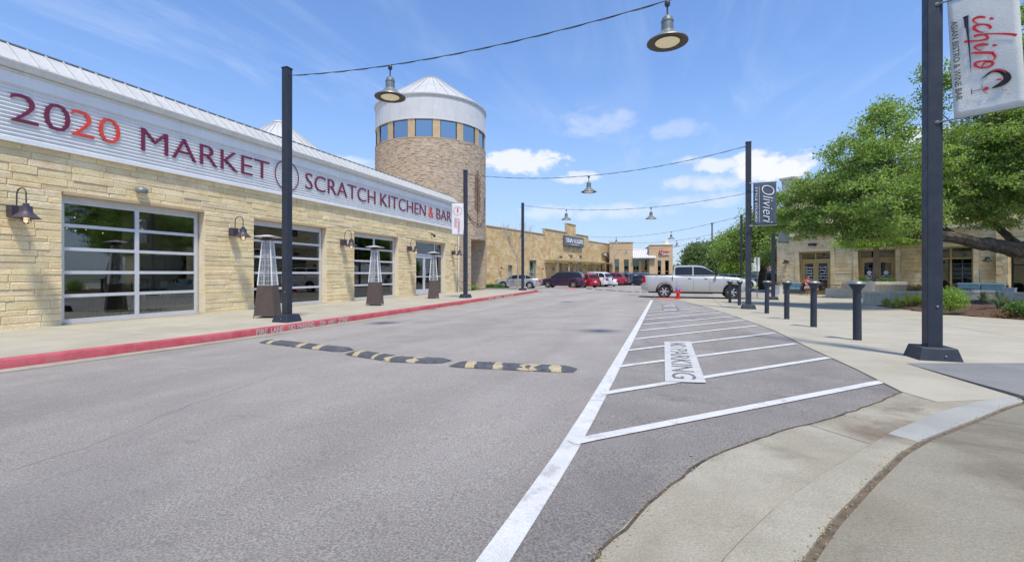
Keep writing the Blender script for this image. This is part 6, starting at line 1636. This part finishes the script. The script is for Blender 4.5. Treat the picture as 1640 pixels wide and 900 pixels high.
def crown_tree(name,label,base,trunk_pts,r0,blobs,nclump,per,leaf,mleaf,mbark,limbs=None,clump_r=.45,flat=.6,bare=0,cat='tree',group=None,shell=.55,twigs=True,uptone=.5,keep=None,twigr=.045):
    t=thing(name,label,cat,base,0,group); B0=Vector(base)
    tr=MB(); L_=[[Vector(p)-B0 for p in trunk_pts]]
    limb(tr,L_[0],r0,r0*.62,10,r0*.06); tr.build('trunk',mbark,t,True)
    br=MB()
    anchors=[L_[0][-1]]
    for (pts,ra,rb) in (limbs or []): 
        pp=limb(br,[Vector(p)-B0 for p in pts],ra,rb,8,ra*.10); anchors+=pp[::3]
    vol=np.array([b[1][0]*b[1][1]*b[1][2] for b in blobs])**.72; vol/=vol.sum(); CC=[]; TT_=[]
    for (c,rad),f in zip(blobs,vol):
        k=max(3,int(nclump*f)); d=rng.normal(size=(k,3)); d/=np.linalg.norm(d,axis=1)[:,None]; rr=shell+(1.04-shell)*rng.random(k)**.6
        p=np.array(c)-np.array(base)+d*rr[:,None]*np.array(rad); p+=rng.normal(scale=.12,size=p.shape)*np.array(rad)*.6; CC.append(p)
    CC=np.concatenate(CC)
    if len(CC)>900:
        q=CC*np.array([1.5,1.5,2.6]); nf=np.sin(q[:,0]*1.9+q[:,1])+np.sin(q[:,1]*2.3-q[:,2]*1.1+1)+np.sin(q[:,2]*1.7+q[:,0]*.7+2)+rng.normal(scale=.35,size=len(q)); CC=CC[nf>-1.0]
    if keep is not None: CC=CC[np.array([keep(p+np.array(base)) for p in CC])]
    tb=rng.random(len(CC))
    if twigs:
        A=np.array([v[:] for v in anchors]); step=max(1,len(CC)//900)
        for i in range(0,len(CC),step):
            c=CC[i]; j=int(np.argmin(np.linalg.norm(A-c,axis=1)+np.maximum(A[:,2]-c[2],0)*.5)); a_=A[j]
            mid=(a_*.5+c*.5)+rng.normal(scale=.12,size=3)*np.linalg.norm(c-a_)*.5; br.tube([a_,mid,c],[twigr*min(1,np.linalg.norm(c-a_)/2.5),twigr*.5,.006],4,False)
            A=np.vstack([A,(mid+c)/2]) if len(A)<900 else A
    br.build('branches',mbark,t,True)
    if per:
        n=rng.poisson(per,len(CC)); idx=np.repeat(np.arange(len(CC)),n); 
        off=rng.normal(size=(len(idx),3))*clump_r*np.array([1,1,flat])*.55; P_=CC[idx]+off
        T=np.clip(tb[idx]*.55+rng.random(len(idx))*.45,0,1)
        leaf_mesh('crown',leaves(P_,leaf),T,mleaf,t)
    return t
# ---- the great live oak of the plaza, trunk just beyond the right edge
def wp(px,py,Z): return Vector((*atd(px,Z),zabove(px,py,Z)))
ob_=atd(1712,18.5); zb=zg(*ob_)
fork=wp(1690,405,18.5)
limbs=[([fork,wp(1640,402,18.3),wp(1590,395,18.1),wp(1540,383,17.9),wp(1480,374,17.6),wp(1430,372,17.6),wp(1385,378,17.8),wp(1350,384,18)],.36,.05),
 ([wp(1640,402,18.3),wp(1606,372,18.8),wp(1590,352,19.2),wp(1545,345,19.5),wp(1490,330,19.8)],.17,.04),
 ([wp(1590,352,19.2),wp(1565,310,19.2),wp(1545,270,19.2)],.12,.04),
 ([fork,wp(1660,320,18),wp(1620,240,17.5),wp(1590,160,17.5)],.26,.05),
 ([fork,wp(1720,300,19),wp(1740,200,19)],.26,.06),
 ([wp(1540,383,17.9),wp(1470,340,18.6),wp(1420,310,19.2)],.12,.04),
 ([wp(1480,374,17.6),wp(1420,330,19.5),wp(1330,300,21),wp(1290,290,22)],.12,.03),
 ([wp(1430,372,17.6),wp(1430,290,18),wp(1420,220,18.5),wp(1415,175,18.5)],.09,.02)]
def bl(px,py,Z,rx,rz,ry=None): 
    s=Z/F; c=wp(px,py,Z); return (tuple(c),(rx*s,(ry or rx*s),rz*s))
blobs=[bl(1415,215,18.5,38,48,1.2),bl(1418,185,18.5,22,26,.7),bl(1375,245,18.5,48,34,1.6),bl(1430,265,18,60,45,2),bl(1330,300,19.5,58,28,1.9),bl(1385,320,18,70,42,2.2),bl(1285,330,20.5,55,26,1.8),bl(1262,352,21,42,20,1.5),
 bl(1340,352,19,62,26,1.8),bl(1425,350,17.5,62,34,1.9),bl(1300,372,19.5,40,10,1.1),bl(1395,378,17.5,34,12,1),bl(1480,290,19,60,50,2.2),bl(1545,240,18.5,65,40,2),bl(1600,215,18,60,42,2),bl(1560,300,19,75,40,2.2),bl(1620,290,18,70,50,2.2),
 bl(1590,345,19.5,50,20,1.3),bl(1512,335,19,40,24,1.3),bl(1640,180,18,60,60,2),bl(1690,240,18,80,100,3),bl(1620,120,18.5,44,50,1.5),bl(1660,60,18.5,50,50,1.8),bl(1545,130,18.5,36,22,1.0),bl(1500,118,18.3,22,16,.6),bl(1500,160,18.8,20,30,.8),bl(1740,140,19,110,110,3.2),bl(1630,345,17.6,34,22,1),bl(1250,318,20.5,20,12,.8),bl(1478,112,18.3,14,10,.4)]
crown_tree('live_oak','huge spreading live oak with a long dark horizontal limb, its trunk beyond the right edge',(ob_[0],ob_[1],zb),[Vector((ob_[0],ob_[1],zb-.1)),Vector((ob_[0],ob_[1],zb+1)),fork+Vector((.15,.1,-.6)),fork],.55,blobs,5200,44,.058,'leaf_oak','bark',limbs,clump_r=.30,flat=.5)
# slim tree in the tall planter
sx,sy=atd(1402,27.6); gz2=gz+.8
crown_tree('slim_tree','slim pale trunked young tree with bright green leaves, rising from the concrete planter',(sx,sy,gz2),[(sx,sy,gz2),(sx+.05,sy,gz2+1.3),(sx-.02,sy,gz2+2.9)],.19,[bl(1400,384,27.4,42,9,1.3),bl(1430,375,27.6,40,12,1.3),bl(1375,388,27,28,7,1),bl(1460,378,27.6,30,10,1)],170,60,.075,'leaf_bright','bark_light',[([(sx,sy,gz2+2.3),wp(1430,378,27.6)],.07,.02),([(sx,sy,gz2+2.4),wp(1378,384,27.4)],.07,.02)],clump_r=.45)
# oak by the lot, dark leaning trunk
ox_,oy_=atd(1222,44); zo=zg(ox_,oy_)
crown_tree('live_oak','dark trunked live oak between the parking lot and the plaza building',(ox_,oy_,zo),[(ox_,oy_,zo),wp(1221,440,44),wp(1226,420,44)],.42,[bl(1192,389,43,36,17,2.6),bl(1215,372,42,34,20,2.4),bl(1235,392,40,26,24,2),bl(1243,408,38,18,16,1.2),bl(1168,403,43,24,15,2.4),bl(1200,400,44,40,10,2.4),bl(1250,378,40,22,22,2),bl(1232,355,41,26,18,2),bl(1213,345,41,16,8,1)],1000,50,.11,'leaf_oak','bark',[([wp(1226,420,44),wp(1240,410,43),wp(1256,398,42)],.2,.05),([wp(1224,424,44),wp(1205,412,44),wp(1190,404,43)],.18,.05),([wp(1224,422,44),wp(1196,418,45),wp(1185,412,45)],.12,.04)],clump_r=.75,twigr=.07)
# background trees
def bgtree(px,pyb,Z,blobs_,label,m='leaf_far',ncl=420,leaf=.16,per=40,tr=.25,name='tree',bark='bark'):
    x,y=atd(px,Z); z=zg(x,y) if Z<80 else -.4
    crown_tree(name,label,(x,y,z),[(x,y,z),wp(px,pyb,Z)],tr,[bl(q[0],q[1],Z+q[4],q[2],q[3]) for q in blobs_],ncl,per,leaf,m,bark,None,clump_r=.9*Z/60,twigr=.06)
bgtree(1133,432,58,[(1118,418,18,22,0),(1140,411,24,19,1),(1132,425,32,18,0),(1108,432,12,12,-1),(1160,418,20,22,2)],'round green tree in the parking lot right above the pickup cab','leaf_far',700)
bgtree(1120,432,66,[(1117,408,12,14,0),(1130,404,14,11,0)],'darker tree behind the round green one above the pickup','leaf_dark',300)
bgtree(1180,440,50,[(1180,430,13,13,0),(1180,420,9,9,0)],'small bright yellow green tree below the orange banner','leaf_bright',260,.11,name='young_tree')
bgtree(1165,436,75,[(1160,400,20,20,0),(1185,405,25,20,0),(1210,410,30,22,2)],'dark oak mass behind the orange banner','leaf_dark',520)
bgtree(1205,436,85,[(1205,425,14,12,0)],'small far tree between the distant pole and banner pole','leaf_far',160,.2)
for i,(px,w_,h_) in enumerate([(1083,12,6),(1096,10,8),(1064,10,5),(1100,16,6)]): bgtree(px,446,150,[(px,443-h_/2,w_,h_,0)],['low distant tree line behind the pickup tail, right clump','distant tree just left of the pickup cab trees','faint distant tree behind the right tan block','lowest distant tree touching the pickup roof'][i],'leaf_far',160,.35,30,name='distant_tree')
# bare spring trees before the gold block
def bare(px,Z,pyb,pyt,label,seed,leafy=0):
    x,y=atd(px,Z); z=zg(x,y); rr=random.Random(seed); t=thing('bare_tree',label,'tree',(x,y,z)); H_=zabove(px,pyt,Z)-z
    tr=MB(); tr.tube([(0,0,0),(.05,0,H_*.22),(-.06,.03,H_*.45)],[.09,.07,.05],7); tr.build('trunk','bark_pale',t,True)
    br=MB(); tips=[]
    def grow(p,d,l,r,dep):
        e=p+d*l; m_=p+d*l*.5+Vector((rr.gauss(0,.04),rr.gauss(0,.04),0))*l; br.tube([p,m_,e],[r,r*.8,r*.6],5,False)
        tips.append(e)
        if dep: 
            for _ in range(3 if dep>2 else 2): grow(e,(d+Vector((rr.gauss(0,.38),rr.gauss(0,.38),rr.gauss(.08,.2)))).normalized(),l*rr.uniform(.6,.85),r*.62,dep-1)
    for _ in range(5): grow(Vector((-.06,.03,H_*.42)),Vector((rr.gauss(0,.35),rr.gauss(0,.35),1)).normalized(),H_*.17,.04,4)
    br.build('branches','bark_pale',t,True)
    if leafy:
        C=np.array([tp[:] for tp in tips if tp.z<H_*.8 and tp.x*CT+tp.y*ST>.1])
        if len(C): C=np.repeat(C,leafy,0)+rng.normal(scale=.10,size=(len(C)*leafy,3)); leaf_mesh('leaves',leaves(C,.06),rng.random(len(C)),'leaf_bright',t)
bare(829,46,440,345,'thin bare pale tree behind the silver sedan with a few fresh leaves',3,3)
bare(981,74,440,383,'thin bare tree before the flat roofed tan block',8)
# shrubs and grasses
def shrub(px,py,w_,h_,label,m='leaf_shrub',n=900,leaf=.035,cat='shrub',name='shrub',dz=0,grp=None,Z=None):
    x,y=(atd(px,Z) if Z else P(px,py,dz)); z=zg(x,y)+dz; t=thing(name,label,cat,(x,y,z),0,grp)
    C=rng.normal(size=(n,3)); C/=np.linalg.norm(C,axis=1)[:,None]; C*=(rng.random(n)**.4)[:,None]; C=C*np.array([w_/2,w_/2,h_/2])+np.array([0,0,h_*.5]); C+=rng.normal(scale=.04,size=C.shape)
    leaf_mesh('foliage',leaves(C,leaf),rng.random(n),m,t)
    s=MB(); [s.tube([(0,0,0),(random.gauss(0,w_*.2),random.gauss(0,w_*.2),h_*.7)],[.012,.005],4) for _ in range(9)]; s.build('stems','bark',t)
def tuft(px,py,h_,label,m='leaf_grass',n=90,spread=.5,wid=.012,dz=0,cat='grass plant',name='ornamental_grass'):
    x,y=P(px,py,dz); z=zg(x,y)+bed(x,y) if dz else zg(x,y); t=thing(name,label,cat,(x,y,z)); V=[]; T=[]
    for _ in range(n):
        a=random.random()*2*PI; sp=abs(random.gauss(0,.5))*spread; hh_=h_*random.uniform(.55,1.1); d=np.array([math.cos(a),math.sin(a),0]); s=np.array([-math.sin(a),math.cos(a),0])*wid; b0=d*random.random()*.06
        pts=[b0+d*sp*f**1.6+np.array([0,0,hh_*(f-.28*f*f*sp/spread)]) for f in (0,.35,.7,1)]; wd=[1,.9,.6,.08]; tn=random.random()
        for i in range(3): V+= [pts[i]-s*wd[i],pts[i]+s*wd[i],pts[i+1]+s*wd[i+1],pts[i+1]-s*wd[i+1]]; T.append(tn)
    leaf_mesh('blades',np.array(V),np.array(T),m,t)
GL=['first small yellow green grass at the left end of the mulch bed','second feathery grass along the seat wall','third feathery grass along the seat wall','fourth grass tuft just left of the thick pole','tall grass tuft hidden partly by the thick pole']
for i,(px,py,h_) in enumerate([(1420,493,.42),(1436,493,.5),(1452,493,.55),(1467,493,.6),(1480,494,.62)]): tuft(px,py,h_,GL[i],dz=.05,n=130,spread=.55)
shrub(1522,499,.95,.80,'bushy light green shrub right of the thick pole in the mulch bed','leaf_bright',2600,.032,dz=.12)
tuft(1574,490,.5,'small yellow green grass against the seat wall, under the blue sofa',dz=.1,n=90)
tuft(1601,499,.62,'grey green agave like plant with curved leaves in the mulch bed','leaf_agave',60,.9,.022,dz=.12,cat='plant',name='agave_plant')
shrub(1640,507,.9,.45,'low bright green shrub at the right edge of the mulch bed','leaf_shrub',1800,.035,dz=.08)
shrub(1610,508,.7,.16,'low dry brownish ground plant at the front right of the mulch bed','leaf_rust',500,.03,dz=.05)
shrub(1469,470,.9,.55,'rust brown shrub behind the seat wall, left of the thick pole','leaf_rust',1300,.035,Z=24.5,dz=.35)
for i,(px,py,w_,h_) in enumerate([(731,466,.75,.62),(745,466,.6,.5),(757,466.5,.8,.45)]): shrub(px,py,w_,h_,['leftmost low green shrub at the tower foot by the downpipe','middle low green shrub behind the banner pole','yellow green low shrub right of the banner pole foot'][i],['leaf_shrub','leaf_shrub','leaf_bright'][i],1100,.045,dz=.02)
for i,(px,py) in enumerate([(783,463.5),(791,463.5),(801,463.5)]): shrub(px,py,.75,.5,['first low round shrub right of the tower','second low round shrub right of the tower','third low round shrub, nearest the silver sedan wheel'][i],'leaf_shrub',900,.05)
shrub(1382,451,.45,.30,'small green plant on top of the tall planter, left of the slim trunk','leaf_bright',260,.05,Z=27.3,dz=1.0); shrub(1419,452,1.0,.22,'low green growth on the tall planter right of the slim trunk','leaf_shrub',500,.04,Z=26.6,dz=1.0)
x,y=P(1222,461); drape('grass_strip',[P(1203,462),P(1232,462),P(1232,458.6),P(1203,458.6)],.02,'grass_ground')
# ================================================================ PATIO FURNITURE
def sofa(px,Z,rz,label,w_=1.5,h0=None):
    x,y=atd(px,Z); z=zg(x,y)+(h0 or 0); t=thing('wicker_sofa',label,'sofa',(x,y,z),rz)
    b=MB(); b.box(-w_/2,w_/2,-.38,.38,.08,.34); bevel(b.build('base','wicker',t),.02)
    b=MB(); b.box(-w_/2,w_/2,.30,.40,.341,.78); bevel(b.build('backrest','wicker',t),.02)
    for s in(-1,1):
        b=MB(); b.box(s*w_/2-.06,s*w_/2+.06,-.38,.299,.341,.62); bevel(b.build('armrest','wicker',t),.02)
        b=MB(); b.box(min(s*.01,s*(w_/2-.07)),max(s*.01,s*(w_/2-.07)),-.36,.24,.343,.46); bevel(b.build('seat_cushion','cushion',t),.03,3)
        b=MB(); b.box(min(s*.012,s*(w_/2-.08)),max(s*.012,s*(w_/2-.08)),.12,.29,.462,.84); bevel(b.build('back_cushion','cushion',t),.04,3)
    for sx in(-1,1):
        for sy in(-1,1): b=MB(); b.tube([(sx*(w_/2-.06),sy*.32,0),(sx*(w_/2-.06),sy*.32,.079)],.02,6); b.build('leg','black_trim',t)
fa=math.atan2(u.y,u.x)
sofa(1569,24.6,fa,'dark wicker sofa with pale blue cushions under the big window, right of the thick pole',2.0,.12)
sofa(1273,33.2,fa,'small wicker sofa with blue cushions left of the person in red',1.15)
def chair(px,Z,rz,label,m='iron_brown'):
    x,y=atd(px,Z); t=thing('patio_chair',label,'chair',(x,y,zg(x,y)),rz,'patio chairs before the plaza building')
    b=MB(); b.box(-.22,.22,-.22,.22,.42,.45); b.build('seat',m,t)
    b=MB()
    for k in range(5): b.tube([(-.18+k*.09,.21,.45),(-.18+k*.09,.27,.86)],.01,4)
    b.tube([(-.21,.21,.45),(-.21,.28,.9),(.21,.28,.9),(.21,.21,.45)],.014,6); b.build('backrest',m,t)
    for sx in(-1,1):
        for sy in(-1,1): b=MB(); b.tube([(sx*.2,sy*.2,.42),(sx*.24,sy*.25,0)],.013,5); b.build('leg',m,t)
def cross_table(px,Z,rz,label):
    x,y=atd(px,Z); t=thing('patio_table',label,'table',(x,y,zg(x,y)),rz,'patio tables before the plaza building')
    b=MB(); b.lathe([(0,.72),(.36,.72),(.36,.745),(0,.745)],n=20); b.build('tabletop','iron_brown',t)
    for k in range(2):
        b=MB(); Mk=Matrix.Rotation(k*PI/2,4,'Z'); b.tube([Mk@Vector((-.28,0,0)),Mk@Vector((.26,0,.719))],.014,5); b.tube([Mk@Vector((.28,.03,0)),Mk@Vector((-.26,.03,.719))],.014,5); b.build('leg','iron_brown',t)
cross_table(1335,30.6,.2,'round brown crossed leg table left of the low bench block'); cross_table(1312,32.3,.4,'round brown table just right of the person in red')
chair(1322,32.8,fa+.3,'dark patio chair at the right leaf of the left ochre door'); chair(1346,30.9,fa-.6,'dark patio chair in front of the wall, beside the low bench block')
chair(1531,23.6,fa+.9,'dark patio chair left of the blue sofa, by the thick pole'); chair(1519,24.2,fa-.4,'patio chair right behind the light green shrub','wicker')
cross_table(1545,22.8,.1,'patio table before the blue sofa')
def pot(px,Z,w_,h_,label,m='pot_pale',plant=True):
    x,y=atd(px,Z); z=zg(x,y); t=thing('planter_box',label,'planter',(x,y,z),fa)
    b=MB(); b.frustum((0,0),w_*.86,w_,0,h_); b.frustum((0,0),w_+.03,w_+.03,h_+.001,h_+.04); bevel(b.build('box',m,t),.01)
    b=MB(); b.frustum((0,0),w_*.8,w_*.8,h_+.041,h_+.05); b.build('soil','mulch',t)
    if plant: C=rng.normal(size=(160,3))*np.array([w_*.25,w_*.25,.08])+np.array([0,0,h_+.12]); leaf_mesh('foliage',leaves(C,.04),rng.random(160),'leaf_rust',t)
pot(1246.5,32.6,.42,.62,'pale square planter box at the left corner of the plaza building'); pot(1617,22.4,.42,.75,'pale grey square planter box before the stone pier at right','pot_pale',False)
# ================================================================ PERSON
def skin_obj(name,verts,edges,radii,m,parent,root=0,sub=2):
    me=bpy.data.meshes.new(name); me.from_pydata(verts,edges,[]); o=bpy.data.objects.new(name,me); COL.objects.link(o)
    s=o.modifiers.new('skin','SKIN'); sv=me.skin_vertices[0].data
    for i,r in enumerate(radii): sv[i].radius=r if isinstance(r,tuple) else (r,r); sv[i].use_root=(i==root)
    ss=o.modifiers.new('sub','SUBSURF'); ss.levels=sub; ss.render_levels=sub
    dg=bpy.context.evaluated_depsgraph_get(); me2=bpy.data.meshes.new_from_object(o.evaluated_get(dg)); bpy.data.objects.remove(o)
    me2.materials.clear(); me2.materials.append(MT[m]); me2.shade_smooth(); return link(bpy.data.objects.new(name,me2),parent)
px_,pZ=1293,31.8; x,y=atd(px_,pZ); face=headc(R(-80))
t=thing('person','seated person in a red shirt and pale shorts, legs crossed, before the left ochre door','person',(x,y,zg(x,y)),face)
# local: +x is forward; seat height .45
V=[(0,0,.50),(0,0,.70),(.02,0,.92),(.03,0,1.03),(.04,0,1.10),(.06,0,1.20),(.07,0,1.27),
   (.02,.17,.97),(.10,.24,.75),(.30,.14,.64),(.38,.09,.62),
   (.02,-.17,.97),(.12,-.24,.76),(.32,-.10,.63),(.39,-.06,.61),
   (.05,.10,.50),(.45,.16,.52),(.42,.10,.10),(.44,.10,.05),(.58,.12,.04),
   (.05,-.10,.50),(.46,-.12,.56),(.58,.10,.44),(.66,.16,.40),(.74,.20,.46)]
E=[(0,1),(1,2),(2,3),(3,4),(4,5),(5,6),(2,7),(7,8),(8,9),(9,10),(2,11),(11,12),(12,13),(13,14),(0,15),(15,16),(16,17),(17,18),(18,19),(0,20),(20,21),(21,22),(22,23),(23,24)]
Rr=[(.13,.10),(.12,.095),(.13,.09),.05,.055,.092,.075,.055,.042,.032,.028,.055,.042,.032,.028,.085,.065,.045,.04,.028,.085,.065,.045,.035,.026]
skin_obj('body',V,E,Rr,'skin',t)
for s,hx_,hy_,hz_ in((1,.38,.09,.62),(-1,.39,-.06,.61)):
    for k,(dy,l) in enumerate([(-.024,.055),(-.008,.065),(.008,.062),(.024,.05)]):
        b=MB(); b.tube([(hx_,hy_+dy,hz_),(hx_+l*.6,hy_+dy,hz_-.008),(hx_+l,hy_+dy,hz_-.03)],[.009,.008,.006],6); b.build('finger','skin',t,True)
    b=MB(); b.tube([(hx_-.01,hy_-s*.02,hz_),(hx_+.02,hy_-s*.045,hz_+.005),(hx_+.045,hy_-s*.05,hz_-.01)],[.010,.009,.007],6); b.build('thumb','skin',t,True)
skin_obj('shirt',[(0,0,.50),(0,0,.68),(.02,0,.90),(.03,0,1.0),(.02,.17,.97),(.07,.22,.84),(.02,-.17,.97),(.08,-.22,.84)],[(0,1),(1,2),(2,3),(2,4),(4,5),(2,6),(6,7)],[(.155,.125),(.145,.12),(.155,.112),.07,.075,.062,.075,.062],'shirt_red',t)
skin_obj('shorts',[(0,0,.50),(.05,.10,.50),(.32,.145,.515),(.05,-.10,.50),(.32,-.12,.54)],[(0,1),(1,2),(0,3),(3,4)],[(.15,.12),.105,.09,.105,.09],'shorts_pale',t)
b=MB(); b.lathe([(0,.11),(.06,.095),(.095,.04),(.10,-.02),(.085,-.08)],(.045,0,1.235),14,a0=R(55),a1=R(305)); b.lathe([(0,.112),(.06,.1),(.096,.05)],(.05,0,1.235),14); b.build('hair','hair',t,True)
b=MB(); b.lathe([(0,.018),(.014,0),(0,-.02)],(.165,0,1.20),6); b.build('nose','skin',t,True)
for s in(-1,1): b=MB(); b.lathe([(0,.008),(.009,0),(0,-.008)],(.152,s*.032,1.225),6); b.build('eye','black_trim',t); b=MB(); b.lathe([(0,.025),(.014,0),(0,-.025)],(.06,s*.095,1.21),6); b.build('ear','skin',t)
b=MB(); b.box(.148,.158,-.022,.022,1.158,1.164); b.build('mouth','ink_rose',t)
chs=thing('patio_chair','dark patio chair on which the person in red sits','chair',(x,y,zg(x,y)),face)
b=MB(); b.box(-.2,.24,-.24,.24,.36,.395); b.build('seat','iron_brown',chs); b=MB(); b.box(-.24,-.21,-.24,.24,.40,.85); b.build('backrest','iron_brown',chs)
for sx in(-.19,.2):
    for sy in(-.21,.21): b=MB(); b.tube([(sx,sy,.359),(sx*1.1,sy*1.1,0)],.014,5); b.build('leg','iron_brown',chs)
# ================================================================ FAR STREET FURNITURE
x,y=atd(1166.5,58); t=thing('banner_pole','dark pole with an orange banner among the parking lot trees','banner',(x,y,zg(x,y)),headc(0))
b=MB(); b.box(-.45,-.25,-.1,.1,0,4.6); b.build('pole','pole_paint',t); b=MB(); b.box(-.22,.36,-.01,.01,1.95,3.75); b.build('banner','banner_orange',t); b=MB(); b.tube([(-.3,0,3.78),(.4,0,3.78)],.02,6); b.tube([(-.3,0,1.92),(.4,0,1.92)],.02,6); b.build('rod','lamp_grey',t)
x,y=atd(1140.5,95); t=thing('utility_mast','tall thin grey mast rising above the parking lot trees','mast',(x,y,-.4)); b=MB(); b.tube([(0,0,0),(0,0,zabove(1140,359,95)+.4)],[.22,.16],8); b.build('shaft','lamp_grey',t,True); b=MB(); b.tube([(0,0,zabove(1140,359,95)+.4),(0,0,zabove(1140,357,95)+.4)],.24,8); b.build('cap','lamp_grey',t)
x,y=atd(1098.5,110); t=thing('lot_light','thin distant parking lot light left of the round green tree','street lamp',(x,y,-.4),headc(0)); h_=zabove(1098,409,110)+.4; b=MB(); b.tube([(0,0,0),(0,0,h_)],.09,6); b.build('pole','lamp_grey',t); b=MB(); b.box(-1.0,0,-.15,.15,h_,h_+.12); b.build('head','lamp_grey',t)
x,y=atd(1200,64); t=thing('blank_sign','large pale grey sign panel behind the far oak branches','sign',(x,y,zg(x,y)),headc(0)); b=MB(); b.box(-1.0,1.4,-.1,.1,1.9,4.6); b.build('panel','gutter_metal',t)
for s in(-.8,1.2): b=MB(); b.box(s-.06,s+.06,-.06,.06,0,1.899); b.build('post','lamp_grey',t)
# ground fog of litter: parking stripes in the far lot
for k in range(8):
    A=atd(860+22*k,49+3.6*k); d=Vector((math.cos(headc(R(150))),math.sin(headc(R(150)))))
    line_mark('road_marking',[(A[0]-d.x*2.2,A[1]-d.y*2.2),(A[0]+d.x*2.2,A[1]+d.y*2.2)],.1,.006)

# trees and a building standing across the plaza and behind the photographer, seen only in the window glass
for i,(x,y,rr) in enumerate([(33,16,5),(24,-4,5),(30,-14,6),(12,-16,5),(40,27,6)]):
    def cb_(dx,dy,h,r1,r2): return ((x+dx,y+dy,h),(r1,r1,r2))
    crown_tree('live_oak',['oak farther across the plaza, outside the photo at right','oak right of the photographer, outside the photo','oak behind the photographer on the right, outside the photo','oak directly behind the photographer, outside the photo','oak beyond the plaza building, outside the photo'][i],(x,y,-.1),[(x,y,-.1),(x+.2,y,2),(x,y+.1,3.2)],.35,[cb_(0,0,5.2,rr*.8,2.2),cb_(rr*.5,0,4.6,rr*.5,1.6),cb_(-rr*.5,.5,4.8,rr*.5,1.6),cb_(0,rr*.5,4.4,rr*.5,1.5)],260,34,.16,'leaf_oak','bark',None,clump_r=.9,twigr=.08)
